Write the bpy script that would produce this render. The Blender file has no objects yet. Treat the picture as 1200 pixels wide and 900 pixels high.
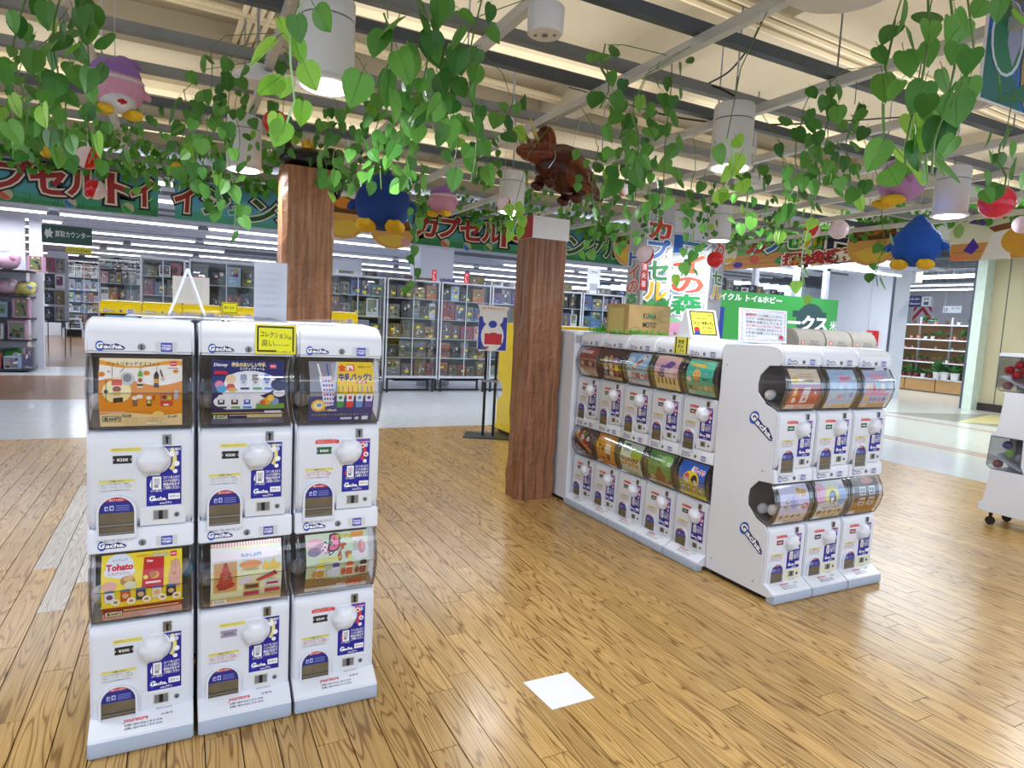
import bpy, bmesh, math, random
from mathutils import Vector, Matrix, noise as mnoise

random.seed(11)
S = bpy.context.scene
COL = S.collection
PI = math.pi

# ------------------------------------------------------------------ camera
def aim(yaw, pitch, roll):
    f = Vector((math.sin(yaw) * math.cos(pitch), math.cos(yaw) * math.cos(pitch), math.sin(pitch)))
    r = Vector((math.cos(yaw), -math.sin(yaw), 0)); u = r.cross(f)
    r2 = math.cos(roll) * r + math.sin(roll) * u
    u2 = -math.sin(roll) * r + math.cos(roll) * u
    return Matrix((r2, u2, -f)).transposed()
cd = bpy.data.cameras.new('camera'); cam = bpy.data.objects.new('camera', cd); COL.objects.link(cam)
cam.location = (0, 0, 1.5)
cam.rotation_euler = aim(.4748, -.0985, .0515).to_euler()
cd.sensor_width = 36; cd.lens = 755.22 / 1200 * 36; cd.clip_end = 200
S.camera = cam

# ------------------------------------------------------------------ world: even light of the rest of the mall
w = bpy.data.worlds.new('mall'); S.world = w; w.use_nodes = True
bg = w.node_tree.nodes['Background']; bg.inputs[0].default_value = (.68, .82, 1, 1); bg.inputs[1].default_value = .95

# ------------------------------------------------------------------ exposure
S.view_settings.view_transform = 'Standard'; S.view_settings.look = 'None'
S.view_settings.gamma = 1; S.view_settings.exposure = .60

# ------------------------------------------------------------------ area lights; mall ones unseen behind and beside the viewer, added to brighten machine fronts
def area(name, loc, sx, sy, power, col=(.84, .92, 1), rot=(0, 0, 0)):
    l = bpy.data.lights.new(name, 'AREA'); l.shape = 'RECTANGLE'; l.size = sx; l.size_y = sy; l.energy = power; l.color = col
    o = bpy.data.objects.new(name, l); COL.objects.link(o); o.location = loc; o.rotation_euler = rot
    return o
area('mall_fill_light', (-2.2, -1.6, 3.25), 3, 1.2, 45)
area('mall_fill_light', (2.5, -2.4, 3.25), 3, 1.2, 45)
area('mall_fill_light', (6.5, -1.4, 3.25), 3, 1.2, 45)
area('mall_fill_light', (-3.2, 3.5, 3.25), 1.2, 3, 45)
# unseen area lights above the grid, added to brighten the ceiling deck
for x, y in ((-1.0, 1.0), (1.7, .2), (4.4, 1.2), (-1.0, 3.7), (1.75, 3.66), (4.4, 3.5), (6.8, 3.6), (-.9, 6.4), (1.75, 6.4), (4.4, 6.4), (6.9, 6.5)):
    area('deck_fill_light', (x, y, 2.93), 2.2, 1.9, 17, (1, .98, .95), (PI, 0, 0))
area('hall_light', (11.5, 5.0, 3.5), 2.0, 6, 180)
area('hall_light', (13.5, 9.5, 3.5), 2.0, 5, 140)
area('garden_light', (18.6, 11.5, 3.4), 1.0, 5, 160, (.92, .95, 1))
area('shop_light', (-1.5, 15.5, 3.0), 9, .8, 130, (.9, .94, 1))
area('shop_light', (6, 15.5, 3.0), 8, .8, 110, (.9, .94, 1))
area('shop_light', (-2.5, 23, 3.0), 8, .8, 150, (.9, .94, 1))
area('shop_light', (-3.5, 28, 3.0), 4, .8, 110, (.9, .94, 1))
for x, y in ((-2, 12), (3, 12), (9, 12), (-2, 19), (4, 19), (10, 19), (0, 26)):
    area('shop_uplight', (x, y, 3.32), 4, .2, 24, (.9, .92, 1), (PI, 0, 0))
area('aisle_light', (1.0, 9.6, 3.02), 7, .5, 95, (.9, .94, 1))
area('aisle_light', (7.5, 10.2, 3.02), 5, .5, 100, (.9, .94, 1))

# ------------------------------------------------------------------ helpers
def lin(c):
    if isinstance(c, str):
        c = tuple(int(c[i:i + 2], 16) / 255 for i in (0, 2, 4))
    return tuple((x / 12.92 if x <= .04045 else ((x + .055) / 1.055) ** 2.4) for x in c[:3])

def nodes_of(m):
    m.use_nodes = True
    nt = m.node_tree
    return nt, nt.nodes['Principled BSDF']

def mat(name, c, rough=.5, metal=0, spec=.5, var=.06, scale=6, bump=0, bscale=60, emit=0):
    m = bpy.data.materials.new(name); nt, b = nodes_of(m)
    L = lin(c)
    b.inputs['Roughness'].default_value = rough; b.inputs['Metallic'].default_value = metal
    b.inputs['Specular IOR Level'].default_value = spec
    g = nt.nodes.new('ShaderNodeNewGeometry')
    n = nt.nodes.new('ShaderNodeTexNoise'); n.inputs['Scale'].default_value = scale; n.inputs['Detail'].default_value = 3
    nt.links.new(g.outputs['Position'], n.inputs['Vector'])
    r = nt.nodes.new('ShaderNodeValToRGB')
    r.color_ramp.elements[0].position = .3; r.color_ramp.elements[1].position = .7
    r.color_ramp.elements[0].color = (*[x * (1 - var) for x in L], 1); r.color_ramp.elements[1].color = (*[min(1, x * (1 + var)) for x in L], 1)
    nt.links.new(n.outputs['Fac'], r.inputs['Fac']); nt.links.new(r.outputs['Color'], b.inputs['Base Color'])
    if bump:
        n2 = nt.nodes.new('ShaderNodeTexNoise'); n2.inputs['Scale'].default_value = bscale; n2.inputs['Detail'].default_value = 4
        nt.links.new(g.outputs['Position'], n2.inputs['Vector'])
        bp = nt.nodes.new('ShaderNodeBump'); bp.inputs['Strength'].default_value = bump; bp.inputs['Distance'].default_value = .01
        nt.links.new(n2.outputs['Fac'], bp.inputs['Height']); nt.links.new(bp.outputs['Normal'], b.inputs['Normal'])
    if emit:
        b.inputs['Emission Color'].default_value = (*L, 1); b.inputs['Emission Strength'].default_value = emit
    return m

def print_mat(name, rough=.4, attr='Col'):
    m = bpy.data.materials.new(name); nt, b = nodes_of(m)
    a = nt.nodes.new('ShaderNodeAttribute'); a.attribute_name = attr
    nt.links.new(a.outputs['Color'], b.inputs['Base Color']); b.inputs['Roughness'].default_value = rough
    return m

def clear_mat(name, tint=(.95, .96, .97), refl=.10, rough=.04, graze=.55):
    m = bpy.data.materials.new(name); m.use_nodes = True; nt = m.node_tree
    for n in list(nt.nodes): nt.nodes.remove(n)
    out = nt.nodes.new('ShaderNodeOutputMaterial'); t = nt.nodes.new('ShaderNodeBsdfTransparent'); t.inputs[0].default_value = (*tint, 1)
    gl = nt.nodes.new('ShaderNodeBsdfGlossy'); gl.inputs['Roughness'].default_value = rough
    lw = nt.nodes.new('ShaderNodeLayerWeight'); lw.inputs['Blend'].default_value = .25
    mr = nt.nodes.new('ShaderNodeMapRange'); mr.inputs['To Min'].default_value = refl * .4; mr.inputs['To Max'].default_value = graze
    mx = nt.nodes.new('ShaderNodeMixShader')
    nt.links.new(lw.outputs['Fresnel'], mr.inputs['Value']); nt.links.new(mr.outputs['Result'], mx.inputs['Fac'])
    nt.links.new(t.outputs[0], mx.inputs[1]); nt.links.new(gl.outputs[0], mx.inputs[2]); nt.links.new(mx.outputs[0], out.inputs['Surface'])
    return m

class MB:
    """collects faces of one mesh; every face has a material slot and a colour"""
    def __init__(s): s.v = []; s.f = []; s.m = []; s.c = []
    def add(s, vs, fs, m=0, c=(1, 1, 1), M=None):
        o = len(s.v)
        s.v += [tuple(M @ Vector(v)) for v in vs] if M else [tuple(v) for v in vs]
        for f in fs: s.f.append([i + o for i in f]); s.m.append(m); s.c.append(c)
        return s
    def box(s, a, b, m=0, c=(1, 1, 1), M=None):
        x0, y0, z0 = a; x1, y1, z1 = b
        vs = [(x0, y0, z0), (x1, y0, z0), (x1, y1, z0), (x0, y1, z0), (x0, y0, z1), (x1, y0, z1), (x1, y1, z1), (x0, y1, z1)]
        return s.add(vs, [(3, 2, 1, 0), (4, 5, 6, 7), (0, 1, 5, 4), (1, 2, 6, 5), (2, 3, 7, 6), (3, 0, 4, 7)], m, c, M)
    def cbox(s, c0, d, m=0, c=(1, 1, 1), M=None):
        return s.box([c0[i] - d[i] / 2 for i in range(3)], [c0[i] + d[i] / 2 for i in range(3)], m, c, M)
    def prism(s, poly, axis, a, b, m=0, c=(1, 1, 1), M=None):
        """poly: 2-D outline; axis 'x': points are (y,z); 'y': (x,z); 'z': (x,y)"""
        def P(p, t): return (t, p[0], p[1]) if axis == 'x' else ((p[0], t, p[1]) if axis == 'y' else (p[0], p[1], t))
        n = len(poly); vs = [P(p, a) for p in poly] + [P(p, b) for p in poly]
        ar = sum(poly[i][0] * poly[(i + 1) % n][1] - poly[(i + 1) % n][0] * poly[i][1] for i in range(n))
        flip = (ar > 0) ^ (axis == 'y')
        A = list(range(n)); B = [i + n for i in range(n)]
        fs = [A[::-1] if flip else A, B if flip else B[::-1]]
        for i in range(n):
            j = (i + 1) % n
            fs.append((i, j, j + n, i + n) if flip else (j, i, i + n, j + n))
        return s.add(vs, fs, m, c, M)
    def tube(s, pts, r, n=6, m=0, c=(1, 1, 1), cap=True, closed=False):
        pts = [Vector(p) for p in pts]; rs = r if isinstance(r, (list, tuple)) else [r] * len(pts)
        vs = []; fs = []; up = None
        for i, p in enumerate(pts):
            a = pts[max(0, i - 1)]; b = pts[min(len(pts) - 1, i + 1)]
            d = (b - a).normalized()
            if up is None: up = d.orthogonal().normalized()
            up = (up - d * up.dot(d)); up = up.normalized() if up.length > 1e-6 else d.orthogonal().normalized()
            sd = d.cross(up)
            for k in range(n):
                t = 2 * PI * k / n
                vs.append(p + (up * math.cos(t) + sd * math.sin(t)) * rs[i])
        for i in range(len(pts) - 1):
            for k in range(n):
                k2 = (k + 1) % n
                fs.append((i * n + k, i * n + k2, (i + 1) * n + k2, (i + 1) * n + k))
        if cap: fs.append(list(range(n))[::-1]); fs.append([(len(pts) - 1) * n + k for k in range(n)])
        return s.add(vs, fs, m, c)
    def lathe(s, prof, n=20, m=0, c=(1, 1, 1), M=None, lobes=0, amp=0):
        """prof: (r,z) from bottom to top about z"""
        vs = []; fs = []
        for r, z in prof:
            for k in range(n):
                t = 2 * PI * k / n; q = r * (1 + amp * math.cos(lobes * t)) if lobes else r
                vs.append((q * math.cos(t), q * math.sin(t), z))
        for i in range(len(prof) - 1):
            for k in range(n):
                k2 = (k + 1) % n
                fs.append((i * n + k, i * n + k2, (i + 1) * n + k2, (i + 1) * n + k))
        fs.append(list(range(n))[::-1]); fs.append([(len(prof) - 1) * n + k for k in range(n)])
        return s.add(vs, fs, m, c, M)
    def ball(s, ce, r, m=0, c=(1, 1, 1), nu=14, nv=9, M=None, split=None):
        """split: material for the half with local x<0"""
        rx, ry, rz = r if isinstance(r, (list, tuple)) else (r, r, r)
        vs = [(0, 0, -1)]; fs = []; ms = []
        for j in range(1, nv):
            t = -PI / 2 + PI * j / nv
            for i in range(nu):
                q = 2 * PI * i / nu; vs.append((math.cos(t) * math.cos(q), math.cos(t) * math.sin(q), math.sin(t)))
        vs.append((0, 0, 1)); T = len(vs) - 1
        def idx(j, i): return 1 + (j - 1) * nu + i % nu
        for i in range(nu):
            fs.append((0, idx(1, i + 1), idx(1, i)))
            for j in range(1, nv - 1): fs.append((idx(j, i), idx(j, i + 1), idx(j + 1, i + 1), idx(j + 1, i)))
            fs.append((idx(nv - 1, i), idx(nv - 1, i + 1), T))
        R = M or Matrix()
        pts = [R.to_3x3() @ Vector((v[0] * rx, v[1] * ry, v[2] * rz)) + Vector(ce) for v in vs]
        o = len(s.v); s.v += [tuple(p) for p in pts]
        for f in fs:
            cx = sum(vs[i][0] for i in f) / len(f)
            s.f.append([i + o for i in f]); s.m.append(split if (split is not None and cx < 0) else m); s.c.append(c)
        return s
    def mesh(s, name, mats, smooth=False, bevel=0, seg=2, ang=35):
        me = bpy.data.meshes.new(name); me.from_pydata(s.v, [], s.f)
        if not isinstance(mats, (list, tuple)): mats = [mats]
        for q in mats: me.materials.append(q)
        me.polygons.foreach_set('material_index', s.m)
        if any(c != (1, 1, 1) for c in s.c):
            a = me.color_attributes.new('Col', 'FLOAT_COLOR', 'CORNER'); buf = []
            for f, c in zip(s.f, s.c): buf += [*c, 1.0] * len(f)
            a.data.foreach_set('color', buf)
        if bevel:
            bm = bmesh.new(); bm.from_mesh(me)
            bmesh.ops.remove_doubles(bm, verts=bm.verts, dist=1e-5)
            bmesh.ops.recalc_face_normals(bm, faces=bm.faces)
            es = [e for e in bm.edges if len(e.link_faces) == 2 and e.calc_face_angle(0) > math.radians(ang)]
            bmesh.ops.bevel(bm, geom=es, offset=bevel, segments=seg, affect='EDGES', clamp_overlap=True)
            bm.to_mesh(me); bm.free()
        if smooth or bevel:
            me.polygons.foreach_set('use_smooth', [True] * len(me.polygons))
            if bevel or smooth == 'auto': me.set_sharp_from_angle(angle=math.radians(40))
        me.update()
        return me
    def obj(s, name, mats, parent=None, loc=None, rotz=0, **k):
        return put(name, s.mesh(name, mats, **k), parent, loc, rotz)

def put(name, me, parent=None, loc=None, rotz=0, rot=None, scale=None):
    o = bpy.data.objects.new(name, me); COL.objects.link(o)
    if parent: o.parent = parent
    if loc is not None: o.location = loc
    if rotz: o.rotation_euler = (0, 0, rotz)
    if rot is not None: o.rotation_euler = rot
    if scale is not None: o.scale = scale
    return o

def tag(o, label, cat, group=None, kind=None):
    o['label'] = label; o['category'] = cat
    if group: o['group'] = group
    if kind: o['kind'] = kind
    return o

def thing(name, label, cat, loc=(0, 0, 0), rotz=0, group=None):
    o = bpy.data.objects.new(name, None); o.empty_display_size = .05; COL.objects.link(o)
    o.location = loc; o.rotation_euler = (0, 0, rotz)
    return tag(o, label, cat, group)

def struct(o):
    o['kind'] = 'structure'; return o

def copy_tree(root, loc=None, rotz=None):
    c = root.copy(); COL.objects.link(c)
    if loc is not None: c.location = loc
    if rotz is not None: c.rotation_euler = (0, 0, rotz)
    for ch in root.children:
        k = ch.copy(); COL.objects.link(k); k.parent = c
        for g in ch.children:
            d = g.copy(); COL.objects.link(d); d.parent = k
    return c

_tc = {}
def text_tris(s, bold=0):
    """triangles of a line of lettering, one em = 1"""
    k = (s, bold)
    if k in _tc: return _tc[k]
    cu = bpy.data.curves.new('lettering', 'FONT'); cu.body = s; cu.size = 1; cu.resolution_u = 2; cu.offset = bold
    o = bpy.data.objects.new('lettering', cu); COL.objects.link(o)
    dg = bpy.context.evaluated_depsgraph_get(); ev = o.evaluated_get(dg); me = ev.to_mesh()
    me.calc_loop_triangles()
    vs = [(v.co.x, v.co.y) for v in me.vertices]; tr = []
    for t in me.loop_triangles:
        a, b, c = [vs[i] for i in t.vertices]
        ar = (b[0] - a[0]) * (c[1] - a[1]) - (c[0] - a[0]) * (b[1] - a[1])
        if abs(ar) > 1e-7: tr.append((a, b, c) if ar > 0 else (a, c, b))
    ev.to_mesh_clear(); bpy.data.objects.remove(o); bpy.data.curves.remove(cu)
    xs = [p[0] for t in tr for p in t] or [0, 1]
    _tc[k] = (tr, min(xs), max(xs)); return _tc[k]

class Print:
    """flat print on a sheet: polygons in layers a hair apart. W,H in metres; art in 0..100 units.
    place(x,y,l): sheet metres + lift -> local point. cuts: heights where a bent sheet creases"""
    def __init__(s, W, H, place, cuts=None, eps=.00012):
        s.W, s.H, s.place, s.cuts, s.eps = W, H, place, cuts, eps; s.mb = MB(); s.l = 0
    def _emit(s, poly, col):
        pl = [(x * s.W / 100, y * s.H / 100) for x, y in poly]; z = s.l * s.eps
        parts = [pl]
        if s.cuts:
            parts = []
            lo, hi = min(p[1] for p in pl), max(p[1] for p in pl)
            for a, b in zip(s.cuts[:-1], s.cuts[1:]):
                if hi <= a or lo >= b: continue
                q = pl
                for lim, sg in ((a, 1), (b, -1)):
                    out = []
                    for i in range(len(q)):
                        p, r = q[i], q[(i + 1) % len(q)]
                        dp, dr = (p[1] - lim) * sg, (r[1] - lim) * sg
                        if dp >= 0: out.append(p)
                        if dp * dr < 0:
                            t = dp / (dp - dr); out.append((p[0] + (r[0] - p[0]) * t, lim))
                    q = out
                    if len(q) < 3: break
                if len(q) >= 3: parts.append(q)
        for q in parts:
            s.mb.add([s.place(x, y, z) for x, y in q], [list(range(len(q)))], 0, col)
    def poly(s, pts, col): s.l += 1; s._emit(pts, lin(col)); return s
    def r(s, x0, y0, x1, y1, col): return s.poly([(x0, y0), (x1, y0), (x1, y1), (x0, y1)], col)
    def e(s, cx, cy, rx, ry, col, n=18, a0=0, a1=360):
        pts = [(cx + rx * math.cos(math.radians(a0 + (a1 - a0) * i / n)), cy + ry * math.sin(math.radians(a0 + (a1 - a0) * i / n))) for i in range(n + (a1 - a0 < 360))]
        return s.poly(pts, col)
    def wave(s, y0, y1, amp, ph, col, x0=0, x1=100, n=12, per=100):
        """band from y0 up to a wavy edge about y1"""
        s.l += 1; L = lin(col)
        f = lambda x: min(100, y1 + amp * math.sin(2 * PI * x / per + ph))
        for i in range(n):
            a, b = x0 + (x1 - x0) * i / n, x0 + (x1 - x0) * (i + 1) / n
            s._emit([(a, y0), (b, y0), (b, f(b)), (a, f(a))], L)
        return s
    def t(s, x, y, h, txt, col, bold=.02, al='l', w=None, rot=0, slant=0, lift=1):
        """h: em height in units of H; w: fixed width in units of W"""
        tr = text_tris(txt, bold)[0]; a, b = text_tris(txt, 0)[1:]; s.l += lift
        em = h * s.H / 100; sx = em if w is None else w * s.W / 100 / (b - a)
        off = {'l': 0, 'c': -(a + b) / 2 * sx, 'r': -b * sx}[al] if al != 'l' else -a * sx
        X, Y = x * s.W / 100, y * s.H / 100; ca, sa = math.cos(math.radians(rot)), math.sin(math.radians(rot)); L = lin(col)
        for tri in tr:
            q = []
            for px, py in tri:
                u, v = off + px * sx + slant * py * em, py * em
                q.append(((X + u * ca - v * sa) * 100 / s.W, (Y + u * sa + v * ca) * 100 / s.H))
            s._emit(q, L)
        return s
    def ot(s, x, y, h, txt, layers, **k):
        """lettering with outlines: layers = [(bold, colour), ...] widest first"""
        for bd, c in layers: s.t(x, y, h, txt, c, bold=bd, **k)
        return s
    def art(s, items):
        for it in items: getattr(s, it[0])(*it[1:-1], **it[-1]) if isinstance(it[-1], dict) else getattr(s, it[0])(*it[1:])
        return s
    def mesh(s, name, m, back=None): return s.mb.mesh(name, m)

def flat(ox, oy, oz, ux, uz=(0, 0, 1), n=None):
    """placement on a plane: origin, right, up, lift direction"""
    o, a, b = Vector((ox, oy, oz)), Vector(ux), Vector(uz); nn = Vector(n) if n else a.cross(b)
    return lambda x, y, l: o + a * x + b * y + nn * l

# ------------------------------------------------------------------ shared materials
M = {}
M['white'] = mat('white_plastic', 'dfe3ee', .28, var=.02, scale=3)
M['panel'] = mat('panel_plastic', 'dbdfea', .32, var=.02, scale=3)
M['cream'] = mat('aged_plastic', 'd6d2c2', .4, var=.03)
M['yellowed'] = mat('yellowed_plastic', 'dcd9bd', .4, var=.03)
M['bumper'] = mat('bumper_grey', 'a9b4c8', .4, var=.04)
M['dark'] = mat('dark_hollow', '7c7672', .5, var=.1)
M['shade_brown'] = mat('shade_brown_flap', '6d6250', .18, var=.15, scale=20)  # brown that paints the shade inside the delivery hatch
M['black'] = mat('black_plastic', '141416', .4)
M['steel'] = mat('steel', '9a9ca0', .3, 1)
M['chrome'] = mat('chrome', 'c8cad0', .15, 1)
M['clear'] = clear_mat('clear_plastic', (.93, .93, .95), .08, .06, .30)
M['rim'] = clear_mat('clear_plastic_edge', (.60, .61, .65), .2, .1, .5)
M['glass'] = clear_mat('cabinet_glass', (.97, .985, .98), .06, .01, .5)
M['print'] = print_mat('print', .38)
M['gloss_print'] = print_mat('poster_print', .22)
M['yellow'] = mat('yellow_plastic', 'f0d200', .3, var=.03)
M['paper'] = mat('white_paper', 'e6e8ee', .6, var=.03)
M['card'] = mat('corrugated_card', 'b99a66', .75, var=.08, scale=12)
M['bar'] = mat('grey_steel_bar', '7f848a', .45, .3, var=.1)
M['pale_bar'] = mat('pale_steel_bar', 'c6c8ca', .4, .2, var=.06)
M['dark_bar'] = mat('dark_steel_bar', '525b66', .45, .3, var=.1)
M['deck'] = mat('ceiling_deck', 'a59b86', .9, var=.07, scale=1.2, bump=.3, bscale=40)
M['conduit'] = mat('cream_conduit', 'c3b595', .5, var=.05)
M['lamp_white'] = mat('lamp_housing', 'd8dae0', .4, var=.02)
M['wire'] = mat('black_cable', '17181a', .5)
M['wall'] = mat('white_wall', 'd5d7e2', .8, var=.02)
M['beige'] = mat('beige_wall', 'b5a98a', .8, var=.05, scale=1.5)
M['red'] = mat('red_plastic', 'd11a24', .2, var=.04)
M['pink'] = mat('pale_pink_plastic', 'e6bfcc', .2, var=.03)
M['cord'] = mat('hanging_thread', 'b9bcc0', .6)
def glow(name, col, strength):
    m = bpy.data.materials.new(name); m.use_nodes = True; nt = m.node_tree
    b = nt.nodes['Principled BSDF']; b.inputs['Base Color'].default_value = (.9, .9, .9, 1)
    b.inputs['Emission Color'].default_value = (*col, 1); b.inputs['Emission Strength'].default_value = strength
    return m
M['lamp_glow'] = glow('lamp_glow', (1, .97, .95), 9)
M['tube_glow'] = glow('tube_glow', (.86, .88, 1), 3.2)
ORD = ['first', 'second', 'third', 'fourth', 'fifth', 'sixth', 'seventh', 'eighth', 'ninth', 'tenth', 'eleventh', 'twelfth', 'thirteenth', 'fourteenth', 'fifteenth', 'sixteenth', 'seventeenth', 'eighteenth', 'nineteenth', 'twentieth']

# ================================================================== SETTING
def wood_mat(name, src, base='b8935a', dark='8a6634', pale='c29e62', rough=.25, gs=1.0):
    m = bpy.data.materials.new(name); nt, b = nodes_of(m); N = nt.nodes.new; K = nt.links.new
    g = N('ShaderNodeNewGeometry')
    if src == 'object':
        o = N('ShaderNodeObjectInfo'); rnd = o.outputs['Random']
    else:
        a = N('ShaderNodeAttribute'); a.attribute_name = 'Col'; rnd = a.outputs['Fac']
    mul = N('ShaderNodeMath'); mul.operation = 'MULTIPLY'; mul.inputs[1].default_value = 37; K(rnd, mul.inputs[0])
    mp = N('ShaderNodeMapping'); mp.inputs['Scale'].default_value = (15 * gs, 1.05 * gs, 1); K(g.outputs['Position'], mp.inputs['Vector'])
    cx = N('ShaderNodeCombineXYZ'); K(mul.outputs[0], cx.inputs['Z'])
    ad = N('ShaderNodeVectorMath'); K(mp.outputs[0], ad.inputs[0]); K(cx.outputs[0], ad.inputs[1])
    n = N('ShaderNodeTexNoise'); n.inputs['Scale'].default_value = 1; n.inputs['Detail'].default_value = 1.2; n.inputs['Roughness'].default_value = .4; K(ad.outputs[0], n.inputs['Vector'])
    s = N('ShaderNodeMath'); s.operation = 'MULTIPLY'; s.inputs[1].default_value = 88; K(n.outputs['Fac'], s.inputs[0])
    si = N('ShaderNodeMath'); si.operation = 'SINE'; K(s.outputs[0], si.inputs[0])
    r = N('ShaderNodeValToRGB'); K(si.outputs[0], r.inputs['Fac'])
    mr = N('ShaderNodeMapRange'); mr.inputs['From Min'].default_value = -1; K(si.outputs[0], mr.inputs['Value']); K(mr.outputs[0], r.inputs['Fac'])
    e = r.color_ramp.elements
    e[0].position = .0; e[0].color = (*lin(dark), 1); e[1].position = .20; e[1].color = (*lin(base), 1)
    q = e.new(1); q.color = (*lin(pale), 1)
    mp2 = N('ShaderNodeMapping'); mp2.inputs['Scale'].default_value = (170, 5, 1); K(g.outputs['Position'], mp2.inputs['Vector'])
    n2 = N('ShaderNodeTexNoise'); n2.inputs['Scale'].default_value = 1; n2.inputs['Detail'].default_value = 3; K(mp2.outputs[0], n2.inputs['Vector'])
    r2 = N('ShaderNodeValToRGB'); K(n2.outputs['Fac'], r2.inputs['Fac'])
    r2.color_ramp.elements[0].position = .32; r2.color_ramp.elements[0].color = (.74, .69, .62, 1); r2.color_ramp.elements[1].position = .6; r2.color_ramp.elements[1].color = (1, 1, 1, 1)
    mx = N('ShaderNodeMixRGB'); mx.blend_type = 'MULTIPLY'; mx.inputs[0].default_value = .75; K(r.outputs[0], mx.inputs[1]); K(r2.outputs[0], mx.inputs[2])
    hs = N('ShaderNodeHueSaturation'); K(mx.outputs[0], hs.inputs['Color'])
    v = N('ShaderNodeMapRange'); v.inputs['To Min'].default_value = .86; v.inputs['To Max'].default_value = 1.1; K(rnd, v.inputs['Value']); K(v.outputs[0], hs.inputs['Value'])
    K(hs.outputs[0], b.inputs['Base Color']); b.inputs['Roughness'].default_value = rough
    bp = N('ShaderNodeBump'); bp.inputs['Strength'].default_value = .05; bp.inputs['Distance'].default_value = .004; K(n2.outputs['Fac'], bp.inputs['Height']); K(bp.outputs[0], b.inputs['Normal'])
    return m

M['oak'] = wood_mat('oak_plank', 'object'); M['oak_far'] = wood_mat('oak_plank_far', 'attr')
M['oak_pale'] = wood_mat('pale_grey_plank', 'object', 'cac4be', 'b2a9a2', 'd2cdc8', .22)  # paler, greyer copy of the plank colour
M['brown_floor'] = wood_mat('brown_shop_floor', 'attr', '8d6a4c', '6e4c33', '9c7a5c', .25)
M['groove'] = mat('floor_groove', '2c2216', .9)
def tile_mat(name, c):
    m = mat(name, c, .16, var=.05, scale=9); return m
M['tile'] = tile_mat('white_tile', 'c9cdd2'); M['tile_cream'] = tile_mat('cream_tile', 'cfd0c6')
M['stripe'] = mat('red_floor_stripe', 'a06a62', .25)

floor = MB().box((-9, -5, -.06), (26, 34, -.007)).obj('floor', M['groove']); struct(floor)
EDGE_Y, EDGE_X = 8.22, 7.8
PW, PL = .1147, .93
pm = MB().box((-PW / 2 + .0020, -PL / 2 + .0016, -.007), (PW / 2 - .0020, PL / 2 - .0016, 0)).mesh('plank', M['oak'])
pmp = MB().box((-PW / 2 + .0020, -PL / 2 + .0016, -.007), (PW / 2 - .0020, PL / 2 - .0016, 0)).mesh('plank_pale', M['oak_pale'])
planks = []
x = -.735 - PW * 36
k = 0
while x < EDGE_X:
    off = (k * .37 + .23 * (k % 3)) % PL
    y = -2.0 - off
    while y < EDGE_Y:
        y0, y1, x1 = y, min(y + PL, EDGE_Y), min(x + PW, EDGE_X)
        if y1 - y0 > .05 and x1 - x > .02: planks.append((x, x1, y0, y1))
        y += PL
    x += PW; k += 1
def view_size(p):
    cx, cy = (p[0] + p[1]) / 2, (p[2] + p[3]) / 2
    f = .457 * cx + .889 * cy; r = .889 * cx - .457 * cy
    if f < 1.6 or abs(r) > f * .86 + .15: return 99
    return f
planks.sort(key=view_size)
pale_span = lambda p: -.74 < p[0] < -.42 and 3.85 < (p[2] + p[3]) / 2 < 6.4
far = MB()
for i, (x0, x1, y0, y1) in enumerate(planks):
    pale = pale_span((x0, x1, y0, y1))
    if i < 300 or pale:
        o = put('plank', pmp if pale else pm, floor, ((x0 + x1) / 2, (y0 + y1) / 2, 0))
        if y1 - y0 < PL - .01 or x1 - x0 < PW - .001: o.scale = ((x1 - x0) / PW, (y1 - y0) / PL, 1)
    else:
        t = random.random(); far.box((x0 + .0014, y0 + .0012, -.007), (x1 - .0014, y1 - .0012, 0), 0, (t, t, t))
o = far.obj('plank_field', M['oak_far'], floor); o['kind'] = 'stuff'

# white tiles of the aisle and the hall
TS = .45
tm = MB().box((.0008, .0008, -.007), (TS - .0008, TS - .0008, 0)).mesh('tile', M['tile']); tmc = MB().box((.0008, .0008, -.007), (TS - .0008, TS - .0008, 0)).mesh('tile_cream', M['tile_cream'])
tl = []
y = EDGE_Y
while y < 12.6:
    x = -5.85
    while x < EDGE_X - .3: tl.append((x, y)); x += TS
    y += TS
x = EDGE_X
while x < 16.2:
    y = EDGE_Y - TS * 22
    while y < 11.5: tl.append((x, y)); y += TS
    x += TS
def tsz(p): return view_size((p[0], p[0] + TS, p[1], p[1] + TS))
tl.sort(key=tsz)
tf, tfc = MB(), MB()
brown_zone = lambda x, y: y > 11.0 and x < -.3
for i, (x, y) in enumerate(tl):
    if brown_zone(x, y): continue
    cr = x > 8.9
    if i < 240: put('tile', tmc if cr else tm, floor, (x, y, 0))
    else: (tfc if cr else tf).box((x + .0008, y + .0008, -.007), (x + TS - .0008, y + TS - .0008, 0))
o = tf.obj('tile_field', M['tile'], floor); o['kind'] = 'stuff'
o = tfc.obj('tile_field', M['tile_cream'], floor); o['kind'] = 'stuff'
def strip(name, x0, y0, x1, y1, m, z=-.001): return MB().box((x0, y0, z - .006), (x1, y1, z), 0, (.4, .4, .4)).obj(name, m, floor)
strip('floor_strip', -8, 11.0, -.3, 14.9, M['brown_floor']); strip('floor_strip', -8, 14.9, -.3, 16.8, M['tile'])
strip('floor_strip', -8, 16.8, -.3, 33, M['brown_floor']); strip('floor_strip', -.3, 12.6, 16.2, 33, M['tile'], -.002)
strip('floor_strip', 16.2, -4, 25, 20, M['tile_cream'], -.002)
for xx in (9.55, 9.68, 9.81): strip('floor_stripe', xx, -2, xx + .05, 12, M['stripe'], .0015)
for xx in (12.4, 12.55): strip('floor_stripe', xx, -2, xx + .05, 12, M['stripe'], .0015)
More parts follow.
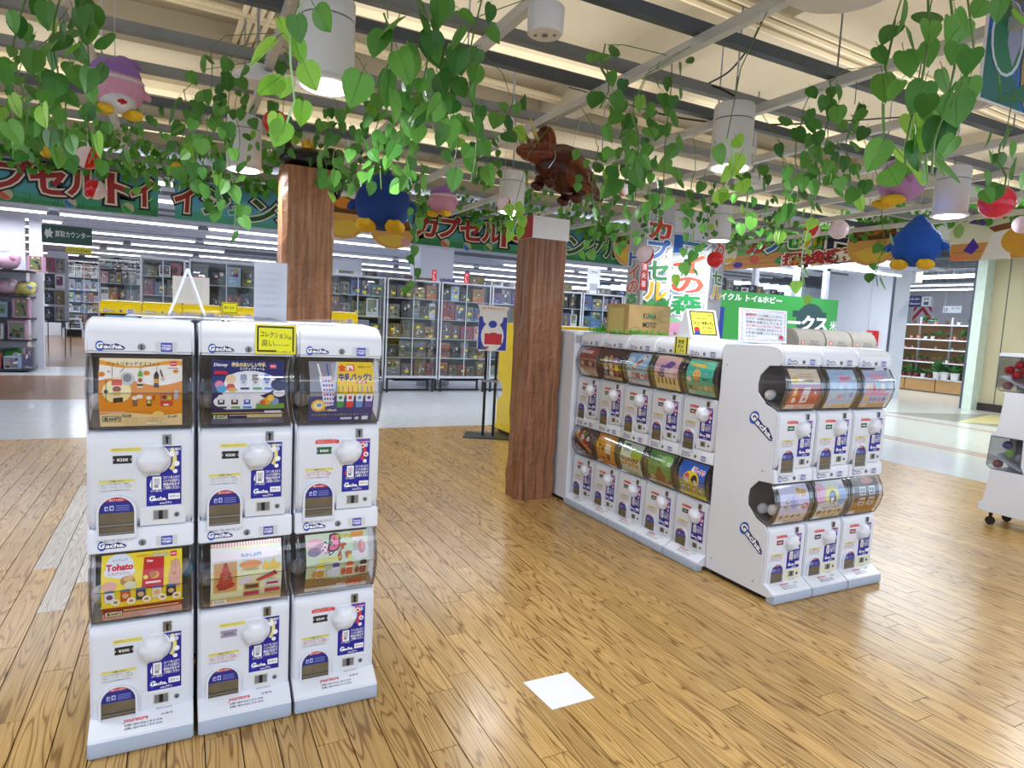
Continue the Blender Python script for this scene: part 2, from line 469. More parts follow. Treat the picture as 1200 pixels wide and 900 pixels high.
M['pattern_g'] = mat('grey_floor_inlay', '8f8c80', .25); M['pattern_y'] = mat('yellow_floor_inlay', 'd2c483', .25)
MB().prism([(12.9, 8.3), (15.6, 7.6), (13.2, 7.0)], 'z', -.004, .001).obj('floor_inlay', M['pattern_g'], floor)
MB().prism([(13.2, 7.0), (15.6, 7.6), (15.4, 5.8)], 'z', -.004, .0012).obj('floor_inlay', M['pattern_y'], floor)
MB().prism([(13.2, 7.0), (15.4, 5.8), (13.6, 5.4)], 'z', -.004, .001).obj('floor_inlay', M['pattern_g'], floor)

# plain white square sheet stuck on the planks
import_sheet = MB().prism([(1.265, 2.22), (1.481, 2.218), (1.484, 2.013), (1.282, 2.009)], 'z', .0, .0015)
tag(import_sheet.obj('floor_sheet', M['paper']), 'plain white square sheet stuck on the wooden floor', 'sheet')

# ---- ceiling over the capsule area
ceil = MB()
ceil.box((-9, -5, 3.55), (9.0, 8.6, 3.7))
for yb in (-1.2, 1.55, 5.4): ceil.box((-9, yb, 3.28), (9.0, yb + .38, 3.55))
for xb in (-2.6, 2.9, 6.9): ceil.box((xb, -5, 3.36), (xb + .3, 8.6, 3.55))
ceil = struct(ceil.obj('ceiling', M['deck'], None))
def bar(a, b, w, h, m, name='grid_bar'):
    a, b = Vector(a), Vector(b); mb = MB()
    if abs(a.x - b.x) > abs(a.y - b.y):
        mb.box((a.x, a.y - w / 2, a.z), (b.x, a.y + w / 2, a.z + .006)); mb.box((a.x, a.y - w / 2, a.z + .006), (b.x, a.y - w / 2 + .005, a.z + h)); mb.box((a.x, a.y + w / 2 - .005, a.z + .006), (b.x, a.y + w / 2, a.z + h))
    else:
        mb.box((a.x - w / 2, a.y, a.z), (a.x + w / 2, b.y, a.z + .006)); mb.box((a.x - w / 2, a.y, a.z + .006), (a.x - w / 2 + .005, b.y, a.z + h)); mb.box((a.x + w / 2 - .005, a.y, a.z + .006), (a.x + w / 2, b.y, a.z + h))
    return mb.obj(name, m, ceil)
YB = [-1.32, -.45, .42, 1.3, 2.13, 3.06, 3.93, 4.8, 5.67, 6.54, 7.4]
XB = [.6, 1.5, 2.43, 2.98, 3.29, 4.0, 4.6, 5.3, 6.05, 6.8, 7.5, 8.15]
for xx in YB: bar((xx, -2.5, 2.8), (xx, 8.3, 2.8), .042, .05, M['pale_bar'])
for i, yy in enumerate(XB): bar((-2.4, yy, 2.856), (8.4, yy, 2.856), .05, .055, M['dark_bar'] if i in (2, 4, 7) else M['bar'])
rods = random.Random(3)
for xx in YB[1::2]:
    for yy in XB[::2]:
        MB().tube([(xx + .03, yy, 2.85), (xx + .03, yy, 3.56)], .005, 5).obj('hanger_rod', M['bar'], ceil)
for j, (yy, zz) in enumerate([(2.72, 3.3), (2.80, 3.31), (2.88, 3.3), (4.95, 3.42), (5.02, 3.42)]):
    MB().tube([(-3 + .2 * j, yy - .25, zz), (.5, yy - .12, zz), (1.6, yy, zz), (8, yy + .3, zz)], .022, 7).obj('conduit', M['conduit'], ceil)
for j in range(4):
    MB().tube([(1.05 + .07 * j, -1, 3.42), (1.1 + .07 * j, 2.6, 3.42), (.4 + .05 * j, 4.0, 3.42), (.2 + .05 * j, 8.2, 3.42)], .02, 7).obj('conduit', M['conduit'], ceil)
MB().tube([(-3, 3.75, 3.2), (8, 3.8, 3.2)], .06, 10).obj('duct_pipe', M['conduit'], ceil)
MB().tube([(-3, 5.95, 3.2), (8, 6.0, 3.2)], .09, 10).obj('duct_pipe', M['conduit'], ceil)
MB().tube([(-3, 7.15, 3.15), (8, 7.1, 3.15)], .07, 10).obj('duct_pipe', M['conduit'], ceil)
for pts in ([(3.0, 1.3, 3.1), (2.75, 1.75, 2.98), (2.3, 2.1, 3.08), (1.9, 2.7, 3.3)], [(3.1, 2.9, 3.5), (2.9, 3.0, 3.05), (2.78, 3.1, 2.95), (2.72, 2.95, 2.9), (2.8, 2.85, 2.83)],
            [(-.2, 2.1, 2.75), (0, 2.25, 2.6), (.15, 2.35, 2.58), (.3, 2.4, 2.66), (.33, 2.42, 2.86)], [(-.35, 2.35, 2.9), (-.3, 2.5, 2.55), (-.2, 2.55, 2.48), (-.12, 2.6, 2.55), (-.15, 2.7, 2.95)],
            [(-2, 3.05, 2.95), (-.5, 3.15, 2.9), (.6, 3.35, 2.92), (1.6, 3.4, 2.9)], [(2.2, 3.7, 3.0), (3.2, 3.5, 2.92), (4.5, 2.7, 3.0)]):
    cv = bpy.data.curves.new('cable', 'CURVE'); cv.dimensions = '3D'; cv.bevel_depth = .006; cv.bevel_resolution = 1
    sp = cv.splines.new('BEZIER'); sp.bezier_points.add(len(pts) - 1)
    for b, p in zip(sp.bezier_points, pts): b.co = p; b.handle_left_type = b.handle_right_type = 'AUTO'
    cv.materials.append(M['wire']); put('cable', cv, ceil)

# ---- ceiling of the shop behind: open grid of white bars under a dark deck
shop_ceil = struct(MB().box((-9, 8.6, 3.75), (16.2, 34, 3.9)).obj('ceiling', mat('shop_ceiling_deck', '8c8e98', .9)))
shop_ceil.name = 'ceiling_shop'
M['shop_bar'] = mat('white_ceiling_bar', 'd4d5e2', .5)
bars = random.Random(5)
y = 9.1
while y < 33:
    MB().box((-8.5, y, 3.16), (16, y + .035, 3.22)).obj('grid_bar', M['shop_bar'] if bars.random() > .25 else M['bar'], shop_ceil)
    y += .42 if y < 16 else .7
for xx in [-7 + 1.8 * i for i in range(13)]: MB().box((xx, 8.8, 3.24), (xx + .05, 33, 3.3)).obj('grid_bar', M['shop_bar'], shop_ceil)
for i in range(14):
    xx, yy = bars.uniform(-4, 14), bars.uniform(10, 24)
    MB().tube([(xx, yy, 3.3), (xx + bars.uniform(-.5, .5), yy + bars.uniform(-.4, .4), 3.74)], .02, 5).obj('hanger_rod', M['shop_bar'], shop_ceil)

# ---- walls
def wall(name, a, b, m): return struct(MB().box(a, b).obj(name, m))
wall('wall_back', (-9, 32.6, 0), (16.2, 32.8, 3.8), M['wall'])
wall('wall_left', (-9, 8.6, 0), (-8.8, 34, 3.8), M['wall'])
wall('wall_bulkhead', (-9, 8.5, 3.25), (7.7, 8.62, 3.9), M['deck'])
# hall: white pier, garden shop opening, beige wall
wall('wall_pier', (16.0, 10.33, 0), (16.7, 12.3, 3.75), M['wall'])
MB().tube([(15.97, 10.9, 1.72), (15.97, 10.9, 3.7)], .022, 6).obj('trim_1', M['wall']); struct(bpy.data.objects['trim_1'])
struct(MB().box((15.98, 10.30, 0), (16.03, 10.34, 3.75)).obj('trim_2', M['dark_bar']))
wall('wall_right', (16.3, -3, 0), (16.6, 8.25, 3.75), M['beige'])
struct(MB().box((16.0, 8.22, 0), (16.5, 8.42, 3.75)).obj('trim_3', mat('pale_green_frame', 'cfdccf', .5)))
struct(MB().box((16.05, 8.42, 0), (16.35, 8.5, 3.75)).obj('trim_4', M['dark_bar']))
for yy in (7.9, 6.6, 5.2): struct(MB().box((16.285, yy, 0), (16.3, yy + .012, 3.75)).obj('trim_5', M['dark_bar']))
struct(MB().box((16.24, -3, 0), (16.3, 8.22, .17)).obj('baseboard_right', mat('dark_baseboard', '2b211c', .5)))
hall_ceil = struct(MB().box((9.0, -5, 3.75), (16.8, 8.6, 3.9)).obj('ceiling_hall', mat('hall_ceiling', 'a8a79c', .9)))
gc = struct(MB().box((16.2, 4, 4.1), (26, 20, 4.2)).obj('ceiling_garden', mat('garden_shop_deck', '5d5c58', .9)))
for i in range(16): MB().box((16.4 + i * .55, 5, 3.5), (16.45 + i * .55, 19, 3.56)).obj('grid_bar', M['bar'], gc)
for i in range(16): MB().box((16.6 + i * .55, 5, 3.62), (16.65 + i * .55, 19, 3.72)).obj('grid_bar', M['dark_bar'], gc)
wall('wall_garden', (24.5, 5, 0), (24.7, 20, 4.1), M['wall'])

# ================================================================== LAMPS
def downlight_meshes():
    r, h = .112, .33
    body = MB().lathe([(r * .96, .0), (r, .01), (r, .235), (r * .985, .24)], 28).lathe([(r * .985, .247), (r, .252), (r, h - .012), (r * .95, h)], 28).mesh('housing', M['lamp_white'], smooth='auto')
    neck = MB().lathe([(r * .95, .236), (r * .95, .252)], 28).mesh('joint', M['bar'], smooth='auto')
    ring = MB().lathe([(r * 1.1, -.016), (r * 1.12, -.008), (r * 1.0, .012)], 28).mesh('trim_ring', M['lamp_white'], smooth='auto')
    lens = MB().lathe([(r * .86, -.021), (r * .86, -.014)], 24).mesh('lens', M['lamp_glow'])
    rod = MB().tube([(0, 0, h), (0, 0, 1.1)], .006, 5).mesh('hanger', M['bar'])
    return body, neck, ring, lens, rod
DL = downlight_meshes()
def downlight(x, y, z, label, power=11, lit=True):
    t = thing('ceiling_downlight', label, 'lamp', (x, y, z), 0, 'cylindrical downlights under the beige ceiling')
    for n, m in zip(('housing', 'joint', 'trim_ring', 'lens', 'hanger'), DL): put(n, m, t)
    l = bpy.data.lights.new('downlight', 'AREA'); l.shape = 'DISK'; l.size = .17; l.energy = power; l.color = (.93, .96, 1)
    o = bpy.data.objects.new('downlight', l); COL.objects.link(o); o.location = (x, y, z - .03)
    return t
downlight(.53, 2.86, 2.44, 'white cylindrical downlight glowing behind pale ivy leaves above the left bank')
downlight(2.78, 2.83, 2.44, 'white cylindrical downlight above the middle capsule bank, lens lit beside ivy')
downlight(5.02, 2.88, 2.44, 'white cylindrical downlight above the purple-pink plush, nearest the hall')
downlight(.37, 4.88, 2.44, 'white cylindrical downlight between the ivy and the left wooden pillar')
downlight(2.6, 5.25, 2.47, 'white cylindrical downlight just over the red and white pillar top')
downlight(4.93, 5.09, 2.44, 'white cylindrical downlight above the picture sign with the red ball')
for x, y, wd in ((.53, .6, 'over the viewer'), (2.78, .6, 'in the row nearest the viewer'), (5.02, .6, 'near the hall in the first row'), (-1.72, 2.86, 'far left of the capsule area'), (-1.72, .6, 'left of the viewer'), (7.2, 2.88, 'at the edge of the tiled hall'), (7.2, .6, 'over the tiled hall edge')):
    downlight(x, y, 2.44, 'white cylindrical downlight ' + wd, 11)

def disc(x, y, z, r, label, bulb=False):
    t = thing('ceiling_disc', label, 'lamp', (x, y, z))
    MB().lathe([(r * .55, 0), (r * .8, .004), (r * .97, .03), (r, .045), (r * .97, .055), (r * .5, .075)], 40).obj('dish', M['lamp_white'], t, smooth='auto')
    MB().lathe([(r * .5, .075), (r * .48, .11)], 24).obj('base', M['lamp_white'], t, smooth='auto')
    MB().tube([(0, 0, .1), (0, 0, .8)], .008, 6).obj('stem', M['bar'], t)
    if bulb: MB().lathe([(.006, -.03), (.014, -.02), (.014, -.006), (.018, -.004), (.018, .002)], 12).obj('nozzle', M['chrome'], t, smooth='auto')
disc(2.19, 1.72, 2.78, .24, 'large white ceiling dish with a small chrome nozzle at its centre', True)
disc(.37, 4.0, 2.72, .125, 'white shallow ceiling dish by the red and white ball, above the left bank')
disc(4.39, 4.2, 2.75, .15, 'white ceiling dish in front of the hall, behind ivy leaves')
disc(2.12, 4.33, 2.75, .12, 'white ceiling dish beside the foil dinosaur balloon')
t = thing('emergency_lamp', 'small white drum emergency lamp on a ceiling bar', 'lamp', (1.22, 2.25, 2.58))
MB().lathe([(.062, 0), (.068, .006), (.070, .095), (.066, .1)], 28).obj('drum', M['lamp_white'], t, smooth='auto')
for dx, dy, rr in ((0, 0, .012), (.03, -.02, .006), (-.03, .02, .006)): MB().lathe([(rr, -.004), (rr, .002)], 10, M=Matrix.Translation((dx, dy, 0))).obj('sensor', M['steel'], t)
MB().tube([(0, 0, .1), (0, 0, .24)], .01, 6).obj('stem', M['bar'], t)

# fluorescent tubes of the shop
tubes = MB().tube([(-1.17, 0, 0), (1.17, 0, 0)], .019, 8).mesh('tube', M['tube_glow'], smooth='auto')
fix = MB().box((-1.2, -.035, .03), (1.2, .035, .085)).box((-.7, -.004, .085), (-.692, .004, .672)).box((.692, -.004, .085), (.7, .004, .672)).mesh('batten', M['lamp_white'])
r3 = random.Random(8)
y = 9.9; row = 0
while y < 31:
    x = -6.0 + r3.choice((0, .8, 1.4)); cnt_t = 0
    while x < 15:
        if r3.random() < .72:
            t = thing('fluorescent_tube', 'white fluorescent tube in ceiling row %s of the shop, %s from the left' % (ORD[row], ORD[cnt_t]), 'lamp', (x, y, 3.05), 0, 'fluorescent tubes over the shop floor')
            put('tube', tubes, t); put('batten', fix, t); cnt_t += 1
        x += 2.55
    y += 1.7 if y < 18 else 2.6; row += 1
for i, yy in enumerate((7.5, 9.4, 11.2, 13.0)):
    for j, xx in enumerate((19.0, 21.5, 23.3)):
        t = thing('fluorescent_tube', 'white fluorescent tube in the garden shop, %s from the right in the %s row' % (ORD[i], ORD[j]), 'lamp', (xx, yy + .5, 3.3), PI / 2, 'fluorescent tubes of the garden shop')
        put('tube', tubes, t); put('batten', fix, t)

# ================================================================== CAPSULE TOY MACHINES (two tiers on one base tray)
W = .3115
CASE = [(0, 1.079), (-.022, 1.086), (-.050, 1.143), (-.066, 1.205), (-.055, 1.262), (-.022, 1.318), (0, 1.325)]
REAR = [(.07, 1.322), (.128, 1.262), (.137, 1.21), (.132, 1.165), (.07, 1.105)]
SHEET = [(-.019, 1.090), (-.0455, 1.144), (-.0608, 1.205), (-.0500, 1.259), (-.018, 1.313)]
arc = [0]
for a, b in zip(SHEET[:-1], SHEET[1:]): arc.append(arc[-1] + math.dist(a, b))
PH = arc[-1]; PX0, PX1 = .040, .275
def sheet_place(x, y, l):
    y = max(0, min(PH, y)); i = 0
    while i < len(arc) - 2 and y > arc[i + 1] + 1e-9: i += 1
    (ya, za), (yb, zb) = SHEET[i], SHEET[i + 1]; t = (y - arc[i]) / (arc[i + 1] - arc[i])
    n = Vector((0, -(zb - za), yb - ya)).normalized()
    if n.y > 0: n = -n
    return Vector((PX0 + x, ya + (yb - ya) * t, za + (zb - za) * t)) + n * l
def poster_mesh(items):
    p = Print(PX1 - PX0, PH, sheet_place, cuts=arc, eps=.00006)
    p.art(items)
    return p.mesh('poster', M['gloss_print'])

def pl(x0, z0, y=-.0306): return flat(x0, y, z0, (1, 0, 0), (0, 0, 1), (0, -1, 0))
BLUE, NAVY = '1f2fae', '14197a'

def gacha_logo(p, x, y, h, w, ringcol='2f62c8', outline='1a2a78'):
    """maker's mark: ringed G and white italic letters on a navy outline"""
    p.poly([(x + w * .2, y - h * .2), (x + w * 1.0, y - h * .2), (x + w * 1.03, y + h * .3), (x + w * .72, y + h * .78), (x + w * .55, y + h * .55), (x + w * .2, y + h * .7)], outline)
    p.e(x + w * .13, y + h * .32, w * .17, h * .8, ringcol); p.e(x + w * .13, y + h * .32, w * .10, h * .5, outline)
    p.t(x, y, h * 1.15, 'G', outline, bold=.09, slant=.15); p.t(x + w * .25, y, h * .85, 'acha.', outline, bold=.12, slant=.15, w=w * .76)
    p.t(x, y, h * 1.15, 'G', 'ffffff', bold=.045, slant=.15); p.t(x + w * .27, y, h * .85, 'acha.', 'ffffff', bold=.035, slant=.15, w=w * .71)

mc = {}
def meshes(body):
    if body in mc: return mc[body]
    B = M[{'white': 'white', 'yellow': 'yellow'}[body]]; PN = M['panel'] if body == 'white' else M['yellow']
    d = {}
    # housing: two side plates cut out round the clear cases, back, decks, bottom
    def tier(dz): return [(y, z - dz) for y, z in [(.0, 1.327)] + REAR[:] + [(.0, 1.079)]]
    side = [(.42, .03), (.42, 1.405), (.0, 1.405)] + tier(0) + [(-.004, 1.06), (-.004, .68)] + tier(.655) + [(-.004, .41), (-.004, .03)]
    mb = MB()
    for x0 in (0, W - .006): mb.prism(side, 'x', x0, x0 + .006)
    mb.box((.006, .41, .03), (W - .006, .42, 1.405)); mb.box((.006, .0, 1.395), (W - .006, .41, 1.405))
    for z in (1.066, .411): mb.box((.006, .006, z), (W - .006, .41, z + .008))
    mb.box((.006, .006, .735), (W - .006, .41, .742)); mb.box((.006, .0, .03), (W - .006, .41, .04))
    d['housing'] = mb.mesh('housing', B)
    mb = MB()
    for dz in (0, .655):
        mb.box((.007, .15, 1.076 - dz), (W - .007, .156, 1.33 - dz)); mb.box((.007, .0, 1.3265 - dz), (W - .007, .15, 1.3305 - dz))
        mb.prism([(-.006, 1.0795 - dz), (.15, 1.15 - dz), (.15, 1.154 - dz), (-.006, 1.083 - dz)], 'x', .007, W - .007)
    d['hopper'] = mb.mesh('hopper', M['dark'])
    prof = [(.42, 1.329), (.42, 1.432), (.10, 1.442), (.03, 1.436), (-.004, 1.421), (-.021, 1.398), (-.026, 1.37), (-.028, 1.329)]
    d['top_cap'] = MB().prism(prof, 'x', .0005, W - .0005).mesh('top_cap', B, bevel=.009, seg=3)
    prof = [(.02, .748), (-.028, .748), (-.033, .738), (-.036, .684), (-.038, .672), (.02, .672)]
    d['header'] = MB().prism(prof, 'x', .0005, W - .0005).mesh('header', B, bevel=.004)
    # clear case, one mesh: shell with thicker smoky edges
    def ribbon(mb, poly, x0, x1, m): # closed outline swept across x, open ends
        n = len(poly); mb.add([(x0, *p) for p in poly] + [(x1, *p) for p in poly], [(i, (i + 1) % n, (i + 1) % n + n, i + n) for i in range(n)], m)
    def case():
        mb = MB(); out = CASE + REAR
        fr = [(y, z) for y, z in CASE]
        n = len(fr)
        def open_rib(poly, x0, x1, m): k = len(poly); mb.add([(x0, *p) for p in poly] + [(x1, *p) for p in poly], [(i, i + 1, i + 1 + k, i + k) for i in range(k - 1)], m)
        open_rib(fr, .004, .020, 1); open_rib(fr, .020, W - .020, 0); open_rib(fr, W - .020, W - .004, 1)
        for x0 in (.004, W - .004): mb.add([(x0, *p) for p in out], [list(range(len(out)))], 0)
        inner = [(y * .80, 1.205 + (z - 1.205) * .9) for y, z in CASE]
        open_rib(inner[1:-1], .006, .012, 1); open_rib(inner[1:-1], W - .012, W - .006, 1)
        # moulded ribs on the rim
        for xx in (.012, W - .012):
            mb.tube([(xx, y - .0015, z) for y, z in CASE[1:-1]], .0022, 5, 1)
        mb.tube([(.012, CASE[1][0] - .001, CASE[1][1]), (W - .012, CASE[1][0] - .001, CASE[1][1])], .003, 5, 1)
        mb.tube([(.02, -.0668, 1.205), (W - .02, -.0668, 1.205)], .0012, 4, 1)
        return mb.mesh('capsule_case', [M['clear'], M['rim']], smooth='auto')
    d['case'] = case()
    def panel(z0, foot):
        pr = [(.03, 1.074), (.0, 1.073), (-.016, 1.066), (-.027, 1.05), (-.030, 1.03), (-.030, z0 + .035)]
        pr += [(-.018, z0 + .012), (-.004, z0), (.03, z0)] if not foot else [(-.030, z0), (.03, z0)]
        return MB().prism(pr, 'x', .003, W - .003).mesh('front_panel', PN, bevel=.007, seg=2, ang=50)
    d['panel0'] = panel(.748, False); d['panel1'] = panel(.735, True)
    # knob with six lobes on a drop-shaped pocket
    rx = Matrix.Translation((.191, -.030, .976)) @ Matrix.Rotation(PI / 2, 4, 'X')
    k = MB().lathe([(.046, 0), (.047, .008), (.043, .020), (.036, .030), (.026, .037), (.012, .041), (.001, .042)], 30, M=rx, lobes=6, amp=.07)
    k.lathe([(.049, -.001), (.049, .004), (.044, .006)], 30, M=rx)
    d['knob'] = k.mesh('knob', M['white'], smooth='auto')
    d['pocket'] = MB().prism([(.146, .976), (.146, .955), (.168, .918), (.19, .932), (.235, .960), (.236, .985), (.2, 1.02), (.16, 1.01)], 'y', -.031, -.0345).mesh('knob_pocket', M['cream'], bevel=.001, seg=1)
    mb = MB(); mb.box((.217, -.033, 1.026), (.243, -.029, 1.060), 0); mb.box((.2265, -.0345, 1.03), (.2335, -.032, 1.055), 1); mb.ball((.23, -.033, 1.049), (.006, .003, .005), 1, nu=8, nv=6)
    d['coin_slot'] = mb.mesh('coin_slot', [M['steel'], M['black']])
    # delivery hatch: arched frame, brown flap painted as the shaded recess, blue printed top
    def arch(x0, x1, z0, z1, n=12):
        r = (x1 - x0) / 2; cx = (x0 + x1) / 2; hh = z1 - r
        return [(x0, z0), (x1, z0)] + [(cx + r * math.cos(PI * i / n), hh + r * 1.0 * math.sin(PI * i / n)) for i in range(n + 1)]
    def ring(mb, a, b, y0, y1, m=0):
        n = len(a)
        vs = [(p[0], y0, p[1]) for p in a] + [(p[0], y0, p[1]) for p in b] + [(p[0], y1, p[1]) for p in a] + [(p[0], y1, p[1]) for p in b]
        fs = []
        for i in range(n):
            j = (i + 1) % n
            fs += [(i, j, n + j, n + i), (i, 2 * n + i, 2 * n + j, j), (n + i, n + j, 3 * n + j, 3 * n + i)]
        mb.add(vs, fs, m)
    mb = MB(); A = arch(.027, .141, .726, .866); Bb = arch(.034, .134, .734, .859)
    ring(mb, A, Bb, -.042, -.030); mb.box((.027, -.047, .720), (.141, -.030, .734))
    for i in range(5): mb.box((.045 + i * .018, -.048, .715), (.050 + i * .018, -.034, .7205))
    d['hatch'] = mb.mesh('delivery_hatch', PN)
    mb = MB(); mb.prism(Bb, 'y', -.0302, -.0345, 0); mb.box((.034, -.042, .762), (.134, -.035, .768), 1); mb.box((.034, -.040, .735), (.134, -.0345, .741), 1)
    d['flap'] = mb.mesh('shade_brown_flap', [M['shade_brown'], M['steel']])
    p = Print(.1, .12, flat(.034, -.0345, .739, (1, 0, 0), (0, 0, 1), (0, -1, 0)))
    pts = [(50 + 49 * math.cos(PI * i / 16), 58.3 + 40.8 * math.sin(PI * i / 16)) for i in range(17)]
    p.poly([(99, 55), ] + pts + [(1, 55)], '262a86'); p.poly([q for q in pts if q[1] > 86], 'cf2a38')
    p.t(50, 88, 7, '閉じてください', 'ffffff', al='c', w=40); p.r(16, 62, 26, 74, 'b9c0e6'); p.r(30, 62, 42, 76, 'b9c0e6'); p.r(19, 64, 25, 70, '3c45a0'); p.r(33, 65, 40, 72, '3c45a0')
    for i in range(3): p.r(48, 61 + i * 6, 86, 63.5 + i * 6, '7d86cf')
    d['flap_print'] = p.mesh('flap_sticker', M['print'])
    # instruction sticker, cut round the knob
    def instr(arccol):
        p = Print(.104, .2, pl(.169, .818))
        arcp = [(-3 + 0, 50)] and [((.191 - .169 + .052 * math.cos(math.radians(t))) / .104 * 100, (.976 - .818 + .052 * math.sin(math.radians(t))) / .2 * 100) for t in range(-68, 59, 9)]
        base = [(0, 0), (100, 0), (100, 100), (47, 100)] + arcp[::-1] + [(0, 54)]
        # split into convex-friendly pieces
        p.l += 1; L = lin('1d1f96')
        p._emit([(0, 0), (100, 0), (100, 52), (0, 52)], L)
        pts = [q for q in arcp if q[1] > 52]
        pts = [(38, 52)] + pts + [(47, 100)]
        for a, b in zip(pts[:-1], pts[1:]): p._emit([a, (100, a[1]), (100, b[1]), b], L)
        for t in range(-36, 34, 10):
            def pt(t, r): return ((.191 - .169 + r * math.cos(math.radians(t))) / .104 * 100, (.976 - .818 + r * math.sin(math.radians(t))) / .2 * 100)
            p.l += 1; p._emit([pt(t, .056), pt(t + 10.5, .056), pt(t + 10.5, .068), pt(t, .068)], lin(arccol))
        for x, y, r in ((72, 88, 9), (86, 71, 9), (82, 58, 7)): p.e(x, y, r, r * .52, 'f2f2f6')
        p.e(86, 89, 6, 4, 'c9cce8'); p.t(52, 94, 6, 'ハンドルMAX', 'ffffff', w=46)
        if arccol != 'e9df8a': p.r(47, 96, 100, 100, '8a3fb0'); p.e(72, 88, 5, 2.6, arccol); p.e(86, 71, 4, 2.2, arccol)
        p.r(17, 28, 42, 50, 'f4f4f6'); p.r(21, 36, 38, 47, 'c4c6cc'); p.r(22, 31, 34, 36, '8e9097'); p.poly([(9, 36), (14, 30), (14, 46)], arccol if arccol != 'e9df8a' else 'ffffff')
        for i, s in enumerate(('コインを入れて', 'ハンドルを回すと', '商品が出ます', 'ご利用ください')): p.t(48, 46 - i * 6, 5.6, s, 'ffffff', w=47)
        p.t(12, 24.5, 4, 'コイン投入口', 'ffffff', w=32)
        gacha_logo(p, 8, 9.5, 10, 50, '3a57c8', '1d1f96'); p.r(62, 10, 96, 20, 'eef0f6'); p.t(66, 13, 5, 'ガチャ', '333a9a' if arccol == 'e9df8a' else 'c03050', w=26)
        p.t(38, 3, 5, 'www.ガチャ', 'ffffff', w=34)
        return p.mesh('instruction_sticker', M['print'])
    d['instr_y'] = instr('e9df8a'); d['instr_r'] = instr('d43a48')
    def caution(txtcol):
        p = Print(.100, .040, pl(.035, .875)); p.r(0, 0, 100, 100, 'c9ced6'); p.r(1.5, 3, 98.5, 97, 'dfe2e8'); p.r(0, 76, 100, 100, 'd9d06a'); p.t(50, 79, 19, 'ご注意ください', '3a3a20', al='c', w=42)
        p.t(5, 62, 12, 'コインを入れる前に必ずお読み', '555a70', w=80)
        for i in range(2): p.t(5, 30 + i * 16, 12, '両替はレジまでお越しください商品交換', txtcol, w=88)
        p.t(4, 8, 12, 'カプセルの中の商品は選べません', '555a70', w=84)
        return p.mesh('caution_sticker', M['print'])
    d['caution'] = caution('c05080'); d['caution_b'] = caution('a8adba')
    def pstrip(c):
        p = Print(.086, .016, pl(.069, 1.007)); p.r(0, 0, 100, 82, c)
        if c == 'd8332c':
            p.t(8, 84, 28, '100円硬貨専用です', 'b02a30', w=80); p.poly([(90, 2), (98, 2), (98, 40)], 'a01a20')
            for i in range(2): p.t(6, 16 + i * 32, 26, '100円玉を入れてください', 'f6c9c0', w=84)
        else: p.t(6, 30, 40, '両替機をご利用下さい', 'b9a94a', w=88)
        return p.mesh('price_strip', M['print'])
    d['strip_y'] = pstrip('e2d66a'); d['strip_r'] = pstrip('d8332c')
    mb = MB(); mb.box((.150, -.0318, .752), (.286, -.029, .812), 0)
    d['coin_door'] = mb.mesh('coin_door', PN, bevel=.001, seg=1)
    d['coin_door_aged'] = mb.mesh('coin_door_aged', M['yellowed'], bevel=.001, seg=1)
    d['return'] = MB().box((.186, -.0335, .768), (.236, -.031, .806), 0).box((.190, -.0345, .772), (.2045, -.0325, .802), 1).box((.2045, -.0345, .772), (.217, -.0325, .802), 2).box((.217, -.0345, .772), (.232, -.0325, .802), 1).mesh('coin_return', [M['cream'], M['bar'], M['black']])
    ry = Matrix.Rotation(PI / 2, 4, 'X')
    def lock(x, y, z, r): return MB().lathe([(r, 0), (r, .003), (r * .8, .0045)], 16, 0, M=Matrix.Translation((x, y, z)) @ ry).cbox((x, y - .0045, z), (r * .35, .002, r * 1.2), 1).mesh('lock', [M['bar'], M['black']], smooth='auto')
    d['keyhole'] = lock(.259, -.031, .784, .0085)
    d['lock_top'] = lock(.157, -.0275, 1.352, .011); d['lock_mid'] = lock(.157, -.0355, .698, .011)
    def mark(z, y):
        p = Print(.24, .034, flat(.03, y, z, (1, 0, 0), (0, 0, 1), (0, -1, 0)))
        gacha_logo(p, 1, 30, 62, 31); lg = p.mesh('logo', M['print'])
        p = Print(.24, .034, flat(.03, y, z, (1, 0, 0), (0, 0, 1), (0, -1, 0))); p.r(70, 0, 96, 100, 'cfd2d8'); p.r(76, 6, 90, 94, '2338b8'); p.t(83, 56, 30, 'TAKARA', 'ffffff', al='c', w=12); p.t(83, 22, 30, 'TOMY', 'ffffff', al='c', w=12); p.r(77, 44, 89, 48, 'ffffff')
        return lg, p.mesh('maker_badge', M['print'])
    d['mark_top'] = mark(1.335, -.0278); d['mark_mid'] = mark(.680, -.0368)
    # base tray with grey bumper
    tr = [(.41, .028), (.41, .0395), (-.002, .0395), (-.002, .101), (-.030, .098), (-.086, .066), (-.100, .060), (-.100, .048), (-.06, .028)]
    d['tray'] = MB().prism(tr, 'x', .0005, W - .0005).mesh('base_tray', B, bevel=.003)
    d['bumper'] = MB().prism([(-.05, .001), (-.098, .001), (-.106, .008), (-.106, .050), (-.101, .057), (-.05, .057)], 'x', .0008, W - .0008).mesh('bumper', M['bumper'], bevel=.004)
    d['plinth'] = MB().box((.02, .02, .0), (W - .02, .39, .0285)).mesh('plinth', M['black'])
    s = Vector((0, .056, .032)).normalized()
    p = Print(.16, .05, flat(.10, -.083, .0685, (1, 0, 0), s, (0, -s.z, s.y)))
    p.t(0, 58, 40, 'yourstore', 'd04a5a', bold=.03, w=44, slant=.2); p.t(70, 62, 16, '台番号', '8a8e98', w=22)
    for i in range(2): p.t(2, 28 - i * 24, 18, 'お問い合わせはこちら 0120', '5a5e70', w=70)
    p.t(60, 108, 14, 'MADE IN JAPAN', '9095a0', w=30)
    d['tray_print'] = p.mesh('tray_sticker', M['print'])
    mc[body] = d; return d

